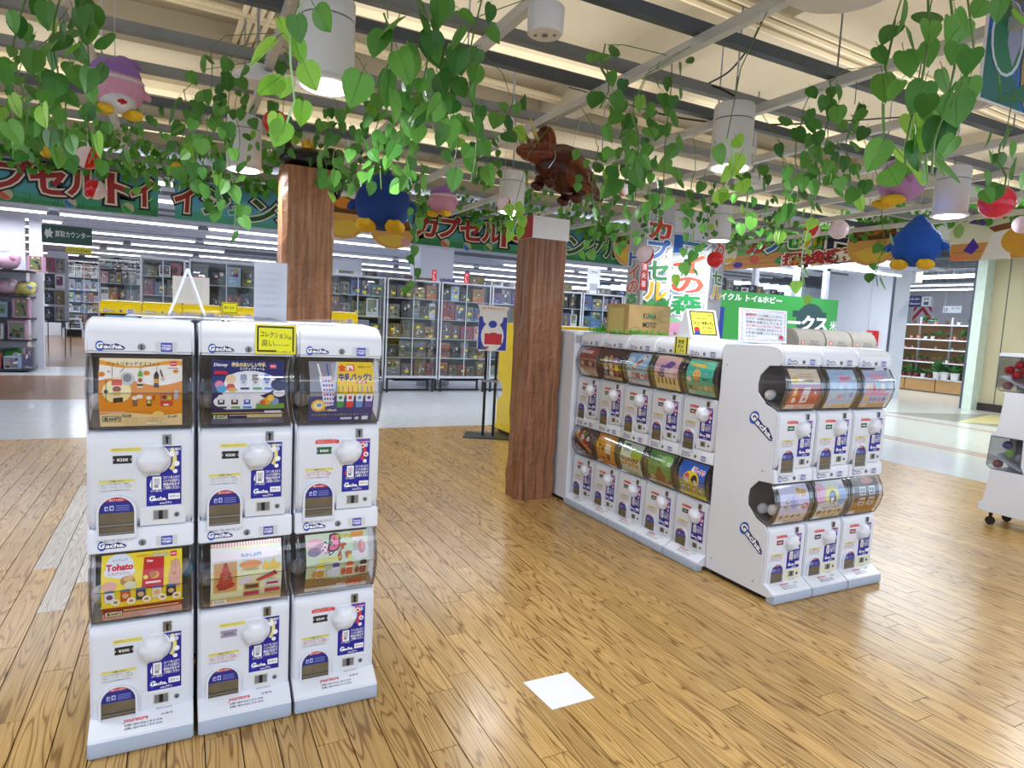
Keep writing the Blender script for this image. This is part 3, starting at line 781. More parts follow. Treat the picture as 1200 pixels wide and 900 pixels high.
def price_mesh(txt, bgc, fg='ffffff'):
    p = Print(.056, .028, pl(.073, .967)); p.r(0, 0, 100, 100, 'c9ccd2'); p.r(2, 3, 98, 97, bgc); p.t(50, 30, 50, txt, fg, bold=.012, al='c', w=56)
    p.r(4, 40, 8, 60, 'e8e8ee'); p.r(92, 40, 96, 60, 'e8e8ee')
    return p.mesh('price_tag', M['print'])
PC = {}
def price(txt, bgc, fg='ffffff'):
    k = (txt, bgc, fg)
    if k not in PC: PC[k] = price_mesh(*k)
    return PC[k]

def machine(label, loc, rotz, posters, prices, scheme='r', body='white', group=None, aged=(False, False), full=True, lower=True):
    d = meshes(body); t = thing('capsule_machine', label, 'capsule machine', loc, rotz, group)
    put('housing', d['housing'], t); put('hopper', d['hopper'], t)
    c = put('top_cap', d['top_cap'], t); put('logo', d['mark_top'][0], c); put('maker_badge', d['mark_top'][1], c); put('lock', d['lock_top'], c)
    c = put('header', d['header'], t); put('logo', d['mark_mid'][0], c); put('maker_badge', d['mark_mid'][1], c); put('lock', d['lock_mid'], c)
    c = put('base_tray', d['tray'], t); put('bumper', d['bumper'], c); put('plinth', d['plinth'], c)
    if full: put('tray_sticker', d['tray_print'], c)
    for k, dz in ((0, 0), (1, .655)):
        c = put('capsule_case', d['case'], t, (0, 0, -dz)); c['label'] = 'clear domed capsule case'
        if posters[k] is not None:
            o = put('poster', posters[k][1], c); o['label'] = posters[k][0]
        if not full: put('front_panel', d['panel%d' % k], t, (0, 0, -dz)); continue
        f = put('front_panel', d['panel%d' % k], t, (0, 0, -dz))
        put('knob_pocket', d['pocket'], f); put('knob', d['knob'], f); put('coin_slot', d['coin_slot'], f)
        put('delivery_hatch', d['hatch'], f); put('shade_brown_flap', d['flap'], f); put('flap_sticker', d['flap_print'], f)
        put('instruction_sticker', d['instr_' + scheme], f); put('caution_sticker', d['caution' if (scheme == 'r' or posters[k] is None or 'pink' in posters[k][0]) else 'caution_b'], f)
        put('price_strip', d['strip_' + scheme], f); put('price_tag', price(*prices[k]), f)
        put('coin_door', d['coin_door_aged' if aged[k] else 'coin_door'], f); put('coin_return', d['return'], f); put('keyhole', d['keyhole'], f)
    return t

def capsule(x, y, z, col, label, r=.032, group=None, tilt=.6, solid=False):
    mb = MB(); R = Matrix.Rotation(tilt, 4, 'Y') @ Matrix.Rotation(.4, 4, 'X')
    t = thing('toy_capsule', label, 'capsule', (x, y, z), 0, group)
    b = MB().ball((0, 0, 0), r, 0, nu=16, nv=10, M=R, split=1)
    b.obj('shell', [M['clear'] if col == 'clear' else col, col if solid else (M['clear_cap'] if col != 'clear' else M['grey_cap'])], t, smooth='auto')
    MB().lathe([(r * 1.02, -.002), (r * 1.02, .002)], 18, M=R @ Matrix.Rotation(PI / 2, 4, 'Y')).obj('seam_ring', M['grey_cap'], t, smooth='auto')
    return t
M['clear_cap'] = mat('milky_capsule', 'c8c4c4', .15); M['grey_cap'] = mat('grey_capsule', 'a9aeb6', .15)

# ================================================================== POSTERS
def pack(x, y, w, h, c, c2='ffffff'):
    return [('r', x, y, x + w, y + h, c2), ('r', x, y, x + w, y + h * .55, c), ('poly', [(x, y + h), (x + w, y + h), (x + w * .8, y + h * 1.15), (x + w * .2, y + h * 1.15)], c2), ('r', x + w * .25, y + h * .25, x + w * .75, y + h * .5, c2)]
def lines(x, y, w, n, c, dy=3.2, h=2.2, txt='カプセルの中には一つ入っています種類は選べません'):
    return [('t', x, y - i * dy, h, txt, c, dict(w=w, bold=0)) for i in range(n)]
PO = {}
PO['orange'] = ('orange sauce-bottle poster', [
    ('r', 0, 0, 100, 100, 'f3e3bd'), ('wave', 86, 93, 5, 2.2, 'e9a13b'), ('wave', 60, 88, 3, 2.4, 'f1efe9'), ('wave', 16, 66, 5, .3, 'dd8b22'), ('wave', 0, 20, 2.5, 0, 'efd9a0'), ('e', 70, 19, 7, 5, 'f0d27e'),
    ('t', 8, 89, 7, 'ペットリキッドマスコット', '4a3a30', dict(w=64)), ('r', 85, 89, 93, 96, 'd8344a'), ('t', 86, 91.5, 3, 'BANDAI', 'ffffff', dict(w=6)), ('r', 82, 85, 95, 86.5, 'e07a86'),
    ('e', 3, 76, 4, 3.5, 'd98832'), ('e', 11, 80, 1.6, 1.4, 'd98832'), ('e', 56, 78, 4, 3.5, 'd98832'), ('e', 92, 81, 3.5, 3, 'd98832'), ('e', 21, 53, 17, 16, 'f0e2a4'),
    ('e', 33, 70, 9, 9, 'c4c6c8'), ('e', 33, 71, 5, 5.5, '8a8c90'), ('poly', [(15, 40), (27, 39), (26, 72), (16, 72)], 'e9d9b8'), ('r', 15, 61, 27, 69, 'd8503c'), ('e', 21, 56, 5, 4, '8a4a2a'), ('r', 17, 47, 25, 53, 'e8c860'), ('poly', [(16, 37), (28, 38), (28, 45), (17, 44)], '3a2a22'),
    ('r', 8, 40, 8.8, 68, '4a3a2a'), ('e', 8.4, 53, 2.5, 2.5, '2a2018'),
    ('r', 45, 58, 52, 76, 'e6dcc4'), ('poly', [(45, 73), (52, 73), (50, 81), (47, 81)], '6aa84a'), ('r', 45, 60, 52, 63, '2e2420'), ('e', 48.5, 68, 2.5, 3, 'a84a2a'), ('r', 65, 58, 71, 76, '443430'), ('poly', [(65, 75), (71, 75), (69, 80), (67, 80)], '3a2a2a'), ('r', 65, 64, 71, 70, 'd8a048'), ('r', 68, 80, 68.5, 88, '4a4a4a'), ('r', 48.5, 81, 49, 88, '5a6a4a'), ('r', 15, 72, 15.6, 86, '6a5a4a'), ('poly', [(24, 78), (29, 86), (29.6, 85.6), (24.6, 77.6)], '5a5a5a'), ('poly', [(72, 82), (73, 84), (77, 72), (75, 71)], '5a3a2a'), ('e', 76, 70, 2, 3, 'c9bfa8'),
    ('r', 39, 32, 45, 43, '8a5a48'), ('e', 42, 44, 3.4, 3, 'e9e4da'), ('r', 56, 32, 62, 43, '5e4a32'), ('e', 59, 44, 3.4, 3, 'e9e4da'), ('r', 57, 36, 61, 40, 'e6c84a'), ('poly', [(64, 47), (67, 48), (66, 41), (64, 40)], 'b04a22'), ('e', 48, 46, 4, 3, 'efe9dc'),
    ('r', 73, 32, 88, 50, 'c63f36'), ('r', 74, 40, 87, 49, 'b88a52'), ('e', 78, 45, 3, 3, '7a3a20'), ('e', 84, 44, 2.6, 2.6, 'd8c040'), ('r', 77, 33, 83, 35, 'ffffff'), ('r', 90, 42, 95, 54, 'b8bac0'),
    ('r', 0, 23, 30, 25, 'e6b7a0'), ('r', 3, 8.5, 25, 17.5, '5a6a3a'), ('r', 4, 9.5, 24, 16.5, 'ece6c4'), ('t', 5, 10.5, 6.5, '各300円', '3a3a22', dict(w=18, bold=.05)), ('r', 27, 16, 37, 20, '3f3a22'), ('t', 28, 17, 3, '全種紹介', 'efe6c0', dict(w=8)), ('r', 80, 13, 95, 18, 'efe0b8'), ('t', 81, 14, 4, '全6種', '4a2a18', dict(w=13)),
] + lines(28, 13, 50, 4, '8a7040') + [('r', 55, 4, 70, 6.5, 'f4efdc'), ('r', 75, 5, 79, 9, 'e0d8c0')])
PO['navy'] = ('navy poster with milk cartons', [
    ('r', 0, 0, 100, 100, '1d2358'), ('r', 0, 62, 100, 100, '232c6e'), ('t', 3, 90, 7, 'Disney', 'ffffff', dict(w=18, slant=.2)), ('t', 27, 90, 7.5, '森永のおいしい牛乳', 'e9d7a0', dict(w=47, bold=.05)), ('t', 38, 84.5, 5, 'ミニチュアチャーム', 'ffffff', dict(w=34)), ('r', 80, 87, 89, 94, 'd84a68'), ('t', 81, 89.5, 3, 'BANDAI', 'ffffff', dict(w=7)), ('t', 5, 78, 8, 'm', 'd8242a', dict(bold=.08, w=14)),
    ('e', 52, 64, 36, 19, 'e9ecf4'), ('e', 30, 50, 16, 12, 'e9ecf4'), ('e', 38, 37, 36, 14, 'e4e8f2'), ('e', 80, 63, 14, 9, 'e9ecf4'), ('e', 92, 50, 9, 6, 'e9ecf4'), ('e', 92, 62, 12, 9, '1d2358'),
    ('e', 10, 62, 6, 6, 'd77aa2'), ('e', 13, 56, 7, 5, '3b9bd0'), ('e', 25, 58, 6, 6, 'c23a3a'), ('e', 25, 70, 7, 7, 'e6c9a4'), ('e', 27, 55, 7, 3, 'd8a030')]
    + [i for x, c in ((38, '9aa2b8'), (54, '8f8a84'), (70, '6a86c8')) for i in pack(x, 60, 9, 15, 'd8dce8', c)] + [i for x, c in ((8, '3a3c48'), (26, '4a2a26'), (43, '2f5ac0')) for i in pack(x, 33, 9, 13, c, 'dfe3ec')]
    + [('r', 38, 55, 50, 58, '28304e'), ('r', 55, 55, 67, 58, '4e9a58'), ('r', 71, 55, 83, 58, '3a86d0'), ('r', 8, 27, 20, 30, '3a3c48'), ('r', 26, 27, 38, 30, '6aa848'), ('r', 42, 27, 54, 30, '3a8ad0'), ('poly', [(0, 21), (66, 21), (60, 26), (0, 25)], '1a2052'),
       ('r', 60, 26, 100, 34, '6a9a42'), ('e', 75, 38, 6, 6, 'e0a030'), ('e', 86, 37, 6, 6, '7a9ac8'), ('e', 69, 36, 4, 4, 'c8583a'), ('e', 80, 43, 5, 5, 'f0c84a'), ('r', 0, 18.5, 100, 20.5, 'b59b4a'), ('r', 0, 0, 100, 10, '565b78'), ('r', 2, 9, 22, 17, '4a6a3a'), ('r', 3, 10, 21, 16, 'dde6d4'), ('t', 4.5, 11, 6, '各200円', '35552a', dict(w=15, bold=.04)), ('r', 24, 15, 98, 16, 'd8d8e0'), ('r', 48, 11, 98, 17, 'c9bb88'), ('r', 72, 19, 96, 23, 'd8d4e0')]
    + lines(28, 6, 55, 2, 'b8bcd0'))
PO['yellow'] = ('yellow milk-bag poster', [
    ('r', 0, 0, 100, 100, 'f0ca30'), ('r', 0, 0, 100, 44, '3d4580'), ('poly', [(38, 0), (100, 0), (100, 44), (38, 40)], '3d4580'), ('r', 0, 44, 42, 100, '8d8f9c'), ('poly', [(36, 40), (46, 100), (42, 100), (30, 44)], 'c9cdd6'),
    ('t', 45, 85, 11, '全', 'e0491e', dict(bold=.06)), ('r', 58, 84, 70, 95, 'd8401e'), ('t', 59, 85, 10, '国', 'ffffff', dict(bold=.05)), ('t', 76, 90, 4, '学校給食ミルク', '6a5020', dict(w=21)), ('ot', 44, 69, 13, '牛乳バッグ2', [(.09, 'f6e07a'), (.045, '2a3a86')], dict(w=52)), ('r', 72, 64, 88, 68, 'c0392a'), ('t', 74, 64.8, 3, '第2弾', 'ffffff', dict(w=12)),
    ('poly', [(12, 96), (15, 96), (19, 72), (16, 72)], 'e4e6ee'), ('poly', [(26, 96), (28, 96), (30, 73), (28, 73)], '3a56a8'), ('poly', [(14, 74), (34, 76), (38, 30), (22, 27)], 'dfe3ee'), ('poly', [(34, 96), (40, 98), (36, 70), (33, 70)], 'a9aebd')]
    + [('e', 20 + 4.2 * i + j * .8, 68 - j * 7, 1.5, 2, ('d84a68', '3a56c8', '7a4ab0')[(i + j) % 3]) for i in range(4) for j in range(6)]
    + [('e', 14, 29, 11, 10, 'e9c060'), ('e', 14, 29, 7, 6.5, 'f4e6b0'), ('e', 15, 30, 4, 3, '7a94c8')]
    + [i for x, c in ((42, '3a9a4a'), (57, 'd83a34'), (72, '6a98d8'), (87, '6a5aa8')) for i in (('poly', [(x + 1, 60), (x + 2, 60), (x + 3, 46), (x + 2, 46)], c), ('poly', [(x + 8, 60), (x + 9, 60), (x + 8, 46), (x + 7, 46)], c), ('poly', [(x, 26), (x + 10, 26), (x + 11, 48), (x - 1, 48)], 'e6e9f0'), ('poly', [(x, 26), (x + 10, 26), (x + 10.4, 36), (x - .4, 36)], c), ('e', x + 5, 42, 3, 3, c))]
    + [('t', 20, 20, 5, '全4種', 'e0c04a', dict(w=14)), ('t', 4, 12, 3.6, '小さな牛乳パックの形をした布のバッグ', 'c9b860', dict(w=90, bold=0)), ('r', 50, 4, 68, 8, 'd0d4e4'), ('e', 76, 6, 3.5, 3, 'd0d4e4'), ('r', 84, 3, 94, 10, 'e4e6ee'), ('t', 30, 20, 4, '300円', 'ffffff', dict(w=12))])
PO['tohato'] = ('yellow Tohato poster', [
    ('r', 0, 0, 100, 100, 'f0d82c'), ('r', 0, 10, 100, 25, 'a03a28'), ('r', 0, 0, 100, 12, 'dba79c')]
    + [('e', 4 * i, 25, 2, 1.4, 'f0d82c') for i in range(26)]
    + [('e', 22, 84, 17, 17, 'dfe6f2'), ('e', 10, 76, 7, 6, 'dfe6f2'), ('e', 34, 76, 7, 6, 'dfe6f2'), ('t', 6, 78, 12, 'Tohato', 'd02436', dict(w=32, bold=.05)), ('t', 13, 90, 4, 'ミニチュア', '7a88b0', dict(w=18)), ('t', 8, 72, 4.5, 'ミニチュアコレクション', 'c03a58', dict(w=28)), ('t', 42, 93, 4, '人気のお菓子がぎゅっと', 'd89a20', dict(w=20)), ('r', 62, 91, 82, 97, 'c0bd8c'), ('r', 85, 90, 93, 97, 'd82a48'), ('t', 86, 92.5, 3, 'BANDAI', 'ffffff', dict(w=6)),
       ('poly', [(49, 51), (76, 47), (77, 91), (52, 92)], 'c21f2c'), ('t', 55, 85, 5, 'Tohato', 'ffffff', dict(w=8)), ('e', 65, 67, 6, 5, 'e9a83a'), ('e', 63, 68, 5, 4.5, 'b8742a'), ('r', 54, 56, 73, 58.5, 'f4d8d8'), ('e', 54, 65, 3, 3, 'f0d84a'),
       ('e', 32, 63, 9, 7, 'b07a34'), ('e', 33, 66, 6, 4, 'd8a860'), ('e', 35, 57, 8, 5, 'cfcfae'), ('e', 10, 58, 9, 6, 'e0a9a0'),
       ('poly', [(82, 48), (97, 45), (99, 66), (96, 84), (92, 86), (88, 84), (84, 68)], 'd6a28e'), ('r', 86, 70, 87, 84, 'c8907c'), ('r', 91, 70, 92, 86, 'c8907c'), ('e', 90, 66, 3, 2, 'c8883a')]
    + [i for x, c in ((4, 'dce2ea'), (23, 'c8502a'), (42, '3c3a56'), (62, 'e6d8ba'), (80, '2e2a28')) for i in (('r', x, 33, x + 12, 50, c), ('r', x, 49, x + 12, 51.5, '4a88c0'), ('e', x + 6, 42, 4, 4, '6a4a6a' if x == 4 else 'd8b080'), ('e', x + 13, 33, 5.5, 5.5, 'f2eede'), ('e', x + 13, 33, 3, 2.5, 'b88a4a'))]
    + [('r', 3, 8, 25, 18, '7a3028'), ('r', 4, 9, 24, 17, 'ded9b8'), ('t', 5.5, 10.5, 6.5, '各300円', '3a4a2a', dict(w=17, bold=.05)), ('r', 26, 17, 96, 19, 'd8c070')] + lines(28, 12, 62, 3, 'b89a8a'))
PO['cream'] = ('cream poster with pink edge', [
    ('r', 0, 0, 100, 100, 'e4e4b4'), ('wave', 60, 90, 4, 1, 'dce8e0')] + [('r', 4 * i, 94, 4 * i + 2, 100, 'd89494') for i in range(25)] + [('r', 4 * i + 2, 94, 4 * i + 4, 100, 'f0dcd4') for i in range(25)]
    + [('wave', 74, 84, 4, .5, 'e9dde6'), ('e', 70, 80, 26, 10, 'e6e2ee'), ('r', 4, 26, 36, 72, 'd09c5a'), ('r', 6, 28, 34, 70, 'c8945a'), ('e', 20, 38, 13, 7, 'a8382e'), ('e', 20, 46, 10, 7, 'b0443a'), ('e', 20, 54, 8, 6, 'a8382e'), ('e', 20, 62, 5, 6, 'b84a3c'), ('e', 20, 68, 3, 4, 'a03028'), ('e', 20, 50, 5, 2, 'c87a4a'), ('r', 10, 30, 22, 33, '6a3a2a'),
       ('e', 55, 66, 16, 6, 'e09a4a'), ('r', 40, 66, 70, 68, 'd87a5a'), ('t', 42, 77, 6, 'おかしの国', '5a9ad0', dict(w=28, bold=.06)), ('t', 42, 57, 3.6, 'リアルなかたち', '6a6a5a', dict(w=24)), ('poly', [(38, 40), (52, 52), (58, 42), (44, 36)], 'd8d0e0'),
       ('poly', [(72, 60), (76, 70), (82, 64), (88, 72), (92, 64), (99, 64), (96, 56), (74, 56)], 'e6c24a'), ('poly', [(62, 42), (90, 54), (94, 48), (66, 38)], '9a2a34'), ('poly', [(64, 41), (88, 51), (90, 48), (66, 39)], 'c8505a'), ('t', 80, 40, 3, 'NEW', 'd83a3a', dict(w=10)),
       ('r', 46, 26, 68, 36, 'c9884a'), ('r', 48, 28, 66, 34, '4a4438'), ('r', 76, 28, 98, 38, 'cfd0d8'), ('r', 78, 31, 95, 35, 'a02a3a'), ('r', 46, 14, 68, 22, 'a8343a'), ('r', 76, 16, 98, 24, 'b03a40'), ('r', 0, 0, 100, 12, 'c8a860'), ('r', 0, 0, 100, 5, 'd8c2c4'), ('r', 3, 5, 22, 11, 'e4e6d8'), ('t', 4.5, 6, 5, '¥200', '4a4a3a', dict(w=15))])
PO['green'] = ('pale green snack-jar poster', [
    ('r', 0, 0, 100, 100, 'c6d8c0'), ('r', 0, 0, 100, 24, '8a6a3c'), ('wave', 20, 52, 3, 0, 'b4bc94'), ('wave', 12, 26, 3, 1, '8e7444'), ('r', 0, 0, 100, 8, 'd9d4d4'), ('e', 14, 84, 14, 9, 'dcaac0'), ('e', 26, 76, 14, 9, 'b890b0'), ('e', 12, 72, 10, 7, '8a7a9a'),
    ('ot', 22, 68, 20, 'タラ', [(.14, '3a2a30'), (.03, 'f0e4ec')], dict(w=22, slant=.2)), ('ot', 38, 74, 30, '3', [(.14, '3a2430'), (.05, 'e46a9a')], dict(slant=.15)), ('t', 48, 91, 6, 'ミニチュア', 'c8b830', dict(w=32, bold=.1, slant=.2)), ('r', 72, 90, 92, 98, 'e0984a'),
    ('poly', [(72, 60), (82, 52), (98, 58), (98, 90), (74, 90)], 'dadde4'), ('e', 88, 74, 6, 11, 'c88a94'), ('e', 90, 76, 3, 9, 'dcaab0'), ('r', 74, 68, 82, 84, 'b9bcb4'), ('e', 58, 80, 6, 3, 'a8583a'), ('e', 57, 77, 3, 5, 'a8583a'), ('e', 66, 66, 6, 3, 'b0603c'), ('e', 64, 63, 3, 5, 'b0603c'), ('poly', [(48, 62), (54, 76), (56, 58), (52, 54)], 'a8583a'), ('e', 68, 60, 3, 3, 'e0d048'), ('t', 20, 56, 7, 'ビッグなつまみ', 'e6e04a', dict(w=34, bold=.08, slant=.2))]
    + [i for x, c, c2 in ((14, 'd8c024', 'b8843c'), (38, '5a4aa8', 'c4ccd2'), (60, 'd8602a', 'b85a3c'), (82, '34303a', '8a4a40')) for i in (('r', x + 2, 28, x + 15, 46, 'd4d8d0'), ('r', x + 3, 29, x + 14, 42, c2), ('r', x + 3, 45, x + 14, 50, c), ('e', x + 8.5, 50, 5.5, 2.5, c), ('e', x - 1, 36, 4, 6, c2), ('r', x, 22, x + 14, 25, '5a3a22'), ('t', x + 1, 22.3, 2.4, 'おつまみ', 'f0e4d0', dict(w=12)))]
    + [('t', 66, 9, 11, '300円', 'c8402a', dict(w=24, bold=.06, slant=.15)), ('t', 50, 10, 4, '全4種 各', 'efe6da', dict(w=14))])
def simple(bg, shapes, title, tc, strip='e6dcc0', price='300円'):
    a = [('r', 0, 0, 100, 100, bg)] + shapes
    a += [('r', 0, 0, 100, 12, strip), ('r', 4, 2, 26, 10, 'f4f2e6'), ('t', 6, 3.5, 6, price, '3a3a30', dict(w=17)), ('t', 32, 4, 4, 'カプセルトイ 全5種', '5a5a50', dict(w=48, bold=0))]
    if title: a.append(('ot', 8, 80, 11, title, [(.10, 'ffffff' if tc != 'ffffff' else '2a2a3a'), (.03, tc)], dict(w=62)))
    return a
def blobs(spec): return [('e', x, y, rx, ry, c) for x, y, rx, ry, c in spec]
PO['maroon'] = ('brown and cream poster', simple('b89a8c', [('r', 0, 60, 100, 100, '8a3a34'), ('e', 70, 80, 22, 12, '9a4a40'), ('r', 8, 32, 92, 58, '7a5c4e')] + blobs([(20, 44, 9, 9, 'd8cabc'), (44, 44, 9, 9, '5a4238'), (68, 44, 10, 9, 'cdb8a8'), (86, 42, 6, 7, '4a342c')]) + [('r', 0, 12, 100, 24, 'd8c8a4')], '小さな台所', 'ecd8d0', 'd9cfae'))
PO['plumblack'] = ('black round-treats poster', simple('2a2440', blobs([(22, 66, 11, 10, 'e0c880'), (48, 70, 12, 11, 'c88a58'), (76, 66, 11, 10, 'b87ab0'), (24, 42, 12, 11, 'd8dfe0'), (54, 44, 13, 12, 'd86a8a'), (82, 42, 10, 10, 'e8d048'), (20, 22, 9, 8, '8ab0d8'), (50, 22, 12, 9, 'e9e2d2'), (80, 22, 9, 8, 'c0504a'), (52, 45, 7, 6, 'f2e8d8'), (24, 43, 6, 6, 'e0a8c0')]), '', 'ffffff', 'd8c69a'))
PO['sky'] = ('sky blue rocket poster', simple('7fb4e4', [('e', 80, 80, 30, 20, 'a8d0f0'), ('e', 20, 74, 18, 12, 'cfe4f6'), ('poly', [(20, 50), (78, 92), (86, 84), (30, 42)], 'e9eef6'), ('poly', [(26, 50), (70, 82), (76, 76), (34, 44)], 'c8343c'), ('poly', [(36, 54), (46, 62), (50, 58), (40, 50)], 'f4f6fa'), ('poly', [(78, 92), (90, 94), (86, 84)], 'd8404a')] + blobs([(14, 30, 10, 10, 'e6eaf4'), (34, 26, 10, 9, 'c85a6a'), (54, 28, 11, 10, 'a84a5a'), (74, 30, 10, 10, 'dfe6f2'), (90, 28, 8, 8, 'c84a58'), (34, 27, 5, 5, 'f2d8d0'), (74, 31, 5, 5, '5a78b8')]), '', 'ffffff', 'c9d6e6'))
PO['rose'] = ('pink violet-bottle poster', simple('dcaab6', [('poly', [(36, 66), (62, 86), (80, 82), (84, 74), (64, 62)], '6a4a94'), ('e', 34, 62, 12, 10, '7a5aa4'), ('e', 30, 44, 16, 9, '5a3a84'), ('e', 56, 48, 10, 10, 'e9d4dc'), ('e', 74, 48, 12, 10, 'efe0e6'), ('t', 50, 44, 12, 'はなの香り', 'c890a4', dict(w=44)), ('r', 0, 12, 100, 36, 'e6d488')] + [i for x in range(5) for i in (('r', 12 + 17 * x, 18, 19 + 17 * x, 32, '4a3040'), ('e', 15.5 + 17 * x, 32, 4, 3, '6a4058'))], '', '', 'e9dca0'))
PO['teal'] = ('teal biscuit poster', simple('3fb49c', [('ot', 14, 78, 13, 'HAPPIES!', [(.10, '1a4a40'), (.04, 'f0c83a')], dict(w=54)), ('e', 40, 56, 15, 16, 'd89a4a'), ('e', 40, 57, 12, 13, 'e8b868'), ('e', 35, 60, 1.8, 2.4, '3a2418'), ('e', 45, 60, 1.8, 2.4, '3a2418'), ('r', 36, 52, 44, 53, '7a4a28'), ('r', 32, 30, 36, 43, 'c8863a'), ('r', 44, 30, 48, 43, 'c8863a'), ('e', 12, 44, 9, 8, 'e9e2c0'), ('r', 62, 60, 92, 66, '2a8a78'), ('t', 64, 61.5, 4, 'マスコット', 'ffffff', dict(w=24)), ('r', 62, 44, 84, 48, '1a6a5a')] + blobs([(14, 22, 7, 6, '7a5a30'), (32, 22, 7, 5, 'c8a040'), (50, 21, 7, 5, 'd8b868'), (72, 23, 8, 8, 'd8c070'), (88, 23, 7, 8, 'c0a850')]), '', '', '7ac8b4', '400円'))
PO['diagonal'] = ('black diagonal-strip poster', simple('241e20', [('poly', [(0, 70), (100, 16), (100, 30), (0, 84)], 'd8a030')] + blobs([(12, 82, 9, 9, 'ded6cc'), (30, 76, 10, 10, 'c84a3a'), (48, 68, 10, 10, 'e9e4dc'), (64, 82, 9, 9, '3a8a5a'), (66, 58, 10, 10, 'c03a34'), (82, 66, 9, 9, 'efe9e0'), (82, 44, 9, 8, 'd85a6a'), (28, 60, 6, 6, '4a6ab0'), (46, 86, 7, 6, 'd0b050'), (92, 84, 7, 7, '8a5a9a')]) + [('t', 8, 30, 14, 'ミニチュア', 'e9e9ee', dict(w=50, rot=-28, bold=.05))], '', '', '54474a'))
PO['amber'] = ('amber parfait poster', simple('e09a2e', [('t', 14, 84, 10, 'パフェ物語', 'f8ecd0', dict(w=56, bold=.08)), ('e', 66, 52, 16, 18, 'efe9e2'), ('e', 60, 66, 8, 9, 'f6f2ec'), ('e', 74, 66, 7, 8, 'f2ece4'), ('poly', [(54, 40), (80, 40), (72, 16), (60, 16)], '8a4a22'), ('poly', [(14, 60), (28, 60), (21, 34)], 'c88a4a'), ('e', 21, 62, 7, 6, '7a3a2a'), ('poly', [(34, 52), (46, 52), (40, 28)], 'b8763a'), ('e', 40, 55, 6, 6, '5a3020'), ('e', 20, 22, 7, 5, '6a8a3a'), ('e', 38, 20, 7, 5, '4a5a30')], '', '', 'd88a28'))
PO['mint'] = ('mint dumpling poster', simple('d4e4d4', [('e', 76, 64, 26, 20, '86bc3a'), ('t', 14, 84, 12, '昔話', '4a5a4a', dict(w=24, bold=.04)), ('t', 14, 70, 14, 'だんご', '3a5a3a', dict(w=34, bold=.05))] + [i for x in range(5) for i in (('e', 12 + 17 * x, 46 - 3 * (x % 2), 8, 7, '8a5a34'), ('e', 12 + 17 * x, 30 + 3 * (x % 2), 8, 7, 'c89a5a'), ('e', 12 + 17 * x, 47 - 3 * (x % 2), 4, 3, 'd8b880'))] + [('e', 74, 60, 8, 4, 'd88a4a')], '', '', 'c8d8b0'))
PO['leafy'] = ('green beetle poster', simple('5a9a4c', [('e', 78, 78, 26, 16, '8ac070'), ('e', 18, 66, 20, 22, '4a8a44'), ('e', 90, 70, 10, 7, 'cfe0c4'), ('t', 30, 84, 8, 'いきもの', 'e9f4e0', dict(w=40)), ('t', 26, 72, 9, 'SERIES', 'e4f0da', dict(w=46, bold=.03)), ('r', 0, 12, 100, 24, '5a3a24'), ('poly', [(26, 14), (86, 14), (74, 34), (52, 46), (36, 34)], '7a5028'), ('e', 52, 36, 14, 10, '8a5a2a'), ('e', 52, 46, 8, 7, '6a3e1e'), ('poly', [(48, 50), (44, 60), (47, 60), (52, 52)], '4a2a16'), ('poly', [(56, 50), (62, 60), (59, 60), (53, 52)], '4a2a16'), ('e', 20, 20, 12, 6, 'c0a878'), ('e', 82, 20, 10, 5, 'a88a58')], '', '', 'b8a888'))
PO['comic'] = ('blue and yellow comic poster', simple('2f62c4', [('e', 50, 50, 30, 24, 'f2dc28'), ('r', 0, 12, 100, 34, '3aa04a'), ('ot', 46, 76, 14, 'どんぐり', [(.14, 'ffffff'), (.05, 'd83a5a')], dict(w=48, rot=-8)), ('e', 34, 56, 9, 10, 'd8474a'), ('e', 34, 46, 8, 9, 'e9e4da'), ('e', 62, 52, 12, 13, '26242c'), ('e', 66, 44, 8, 8, 'e6dccc'), ('e', 14, 46, 6, 4, 'c88ab8'), ('poly', [(0, 34), (100, 22), (100, 34), (0, 42)], '6ab83a')] + [i for x in range(4) for i in (('r', 8 + 22 * x, 16, 26 + 22 * x, 36, 'e9d43a'), ('r', 10 + 22 * x, 18, 24 + 22 * x, 34, ('4a5ac0', '8a5a3a', 'b84a5a', '3a6ab0')[x]), ('e', 17 + 22 * x, 26, 5, 5, 'e0c8a8'))], '', '', 'efd938'))
PO['robo'] = ('cream and red package poster', simple('e6dcc8', [('ot', 30, 78, 15, 'ロロロロ', [(.1, 'ffffff'), (.04, 'c89a3a')], dict(w=44)), ('t', 42, 68, 7, 'ロボ倶楽部', '5a5a6a', dict(w=34)), ('e', 14, 72, 10, 8, 'e6c92e'), ('r', 0, 58, 100, 62, '4a62b4'), ('r', 0, 12, 100, 58, 'c2262e'), ('r', 8, 34, 22, 54, 'e9b83a'), ('e', 15, 46, 4, 6, 'f2ead8'), ('poly', [(38, 16), (62, 18), (66, 56), (42, 54)], 'e4e2ea'), ('t', 44, 34, 5, 'カタログ', 'c05a60', dict(w=16)), ('e', 52, 26, 5, 5, 'b8463a'), ('r', 76, 34, 92, 56, 'd0303a'), ('e', 84, 46, 5, 7, '4a78c8'), ('e', 84, 42, 3, 4, 'e9e9ee'), ('e', 16, 24, 7, 7, 'e9e0d4'), ('e', 82, 22, 8, 7, '7a4228')], '', '', 'd8b0a8', '400円'))
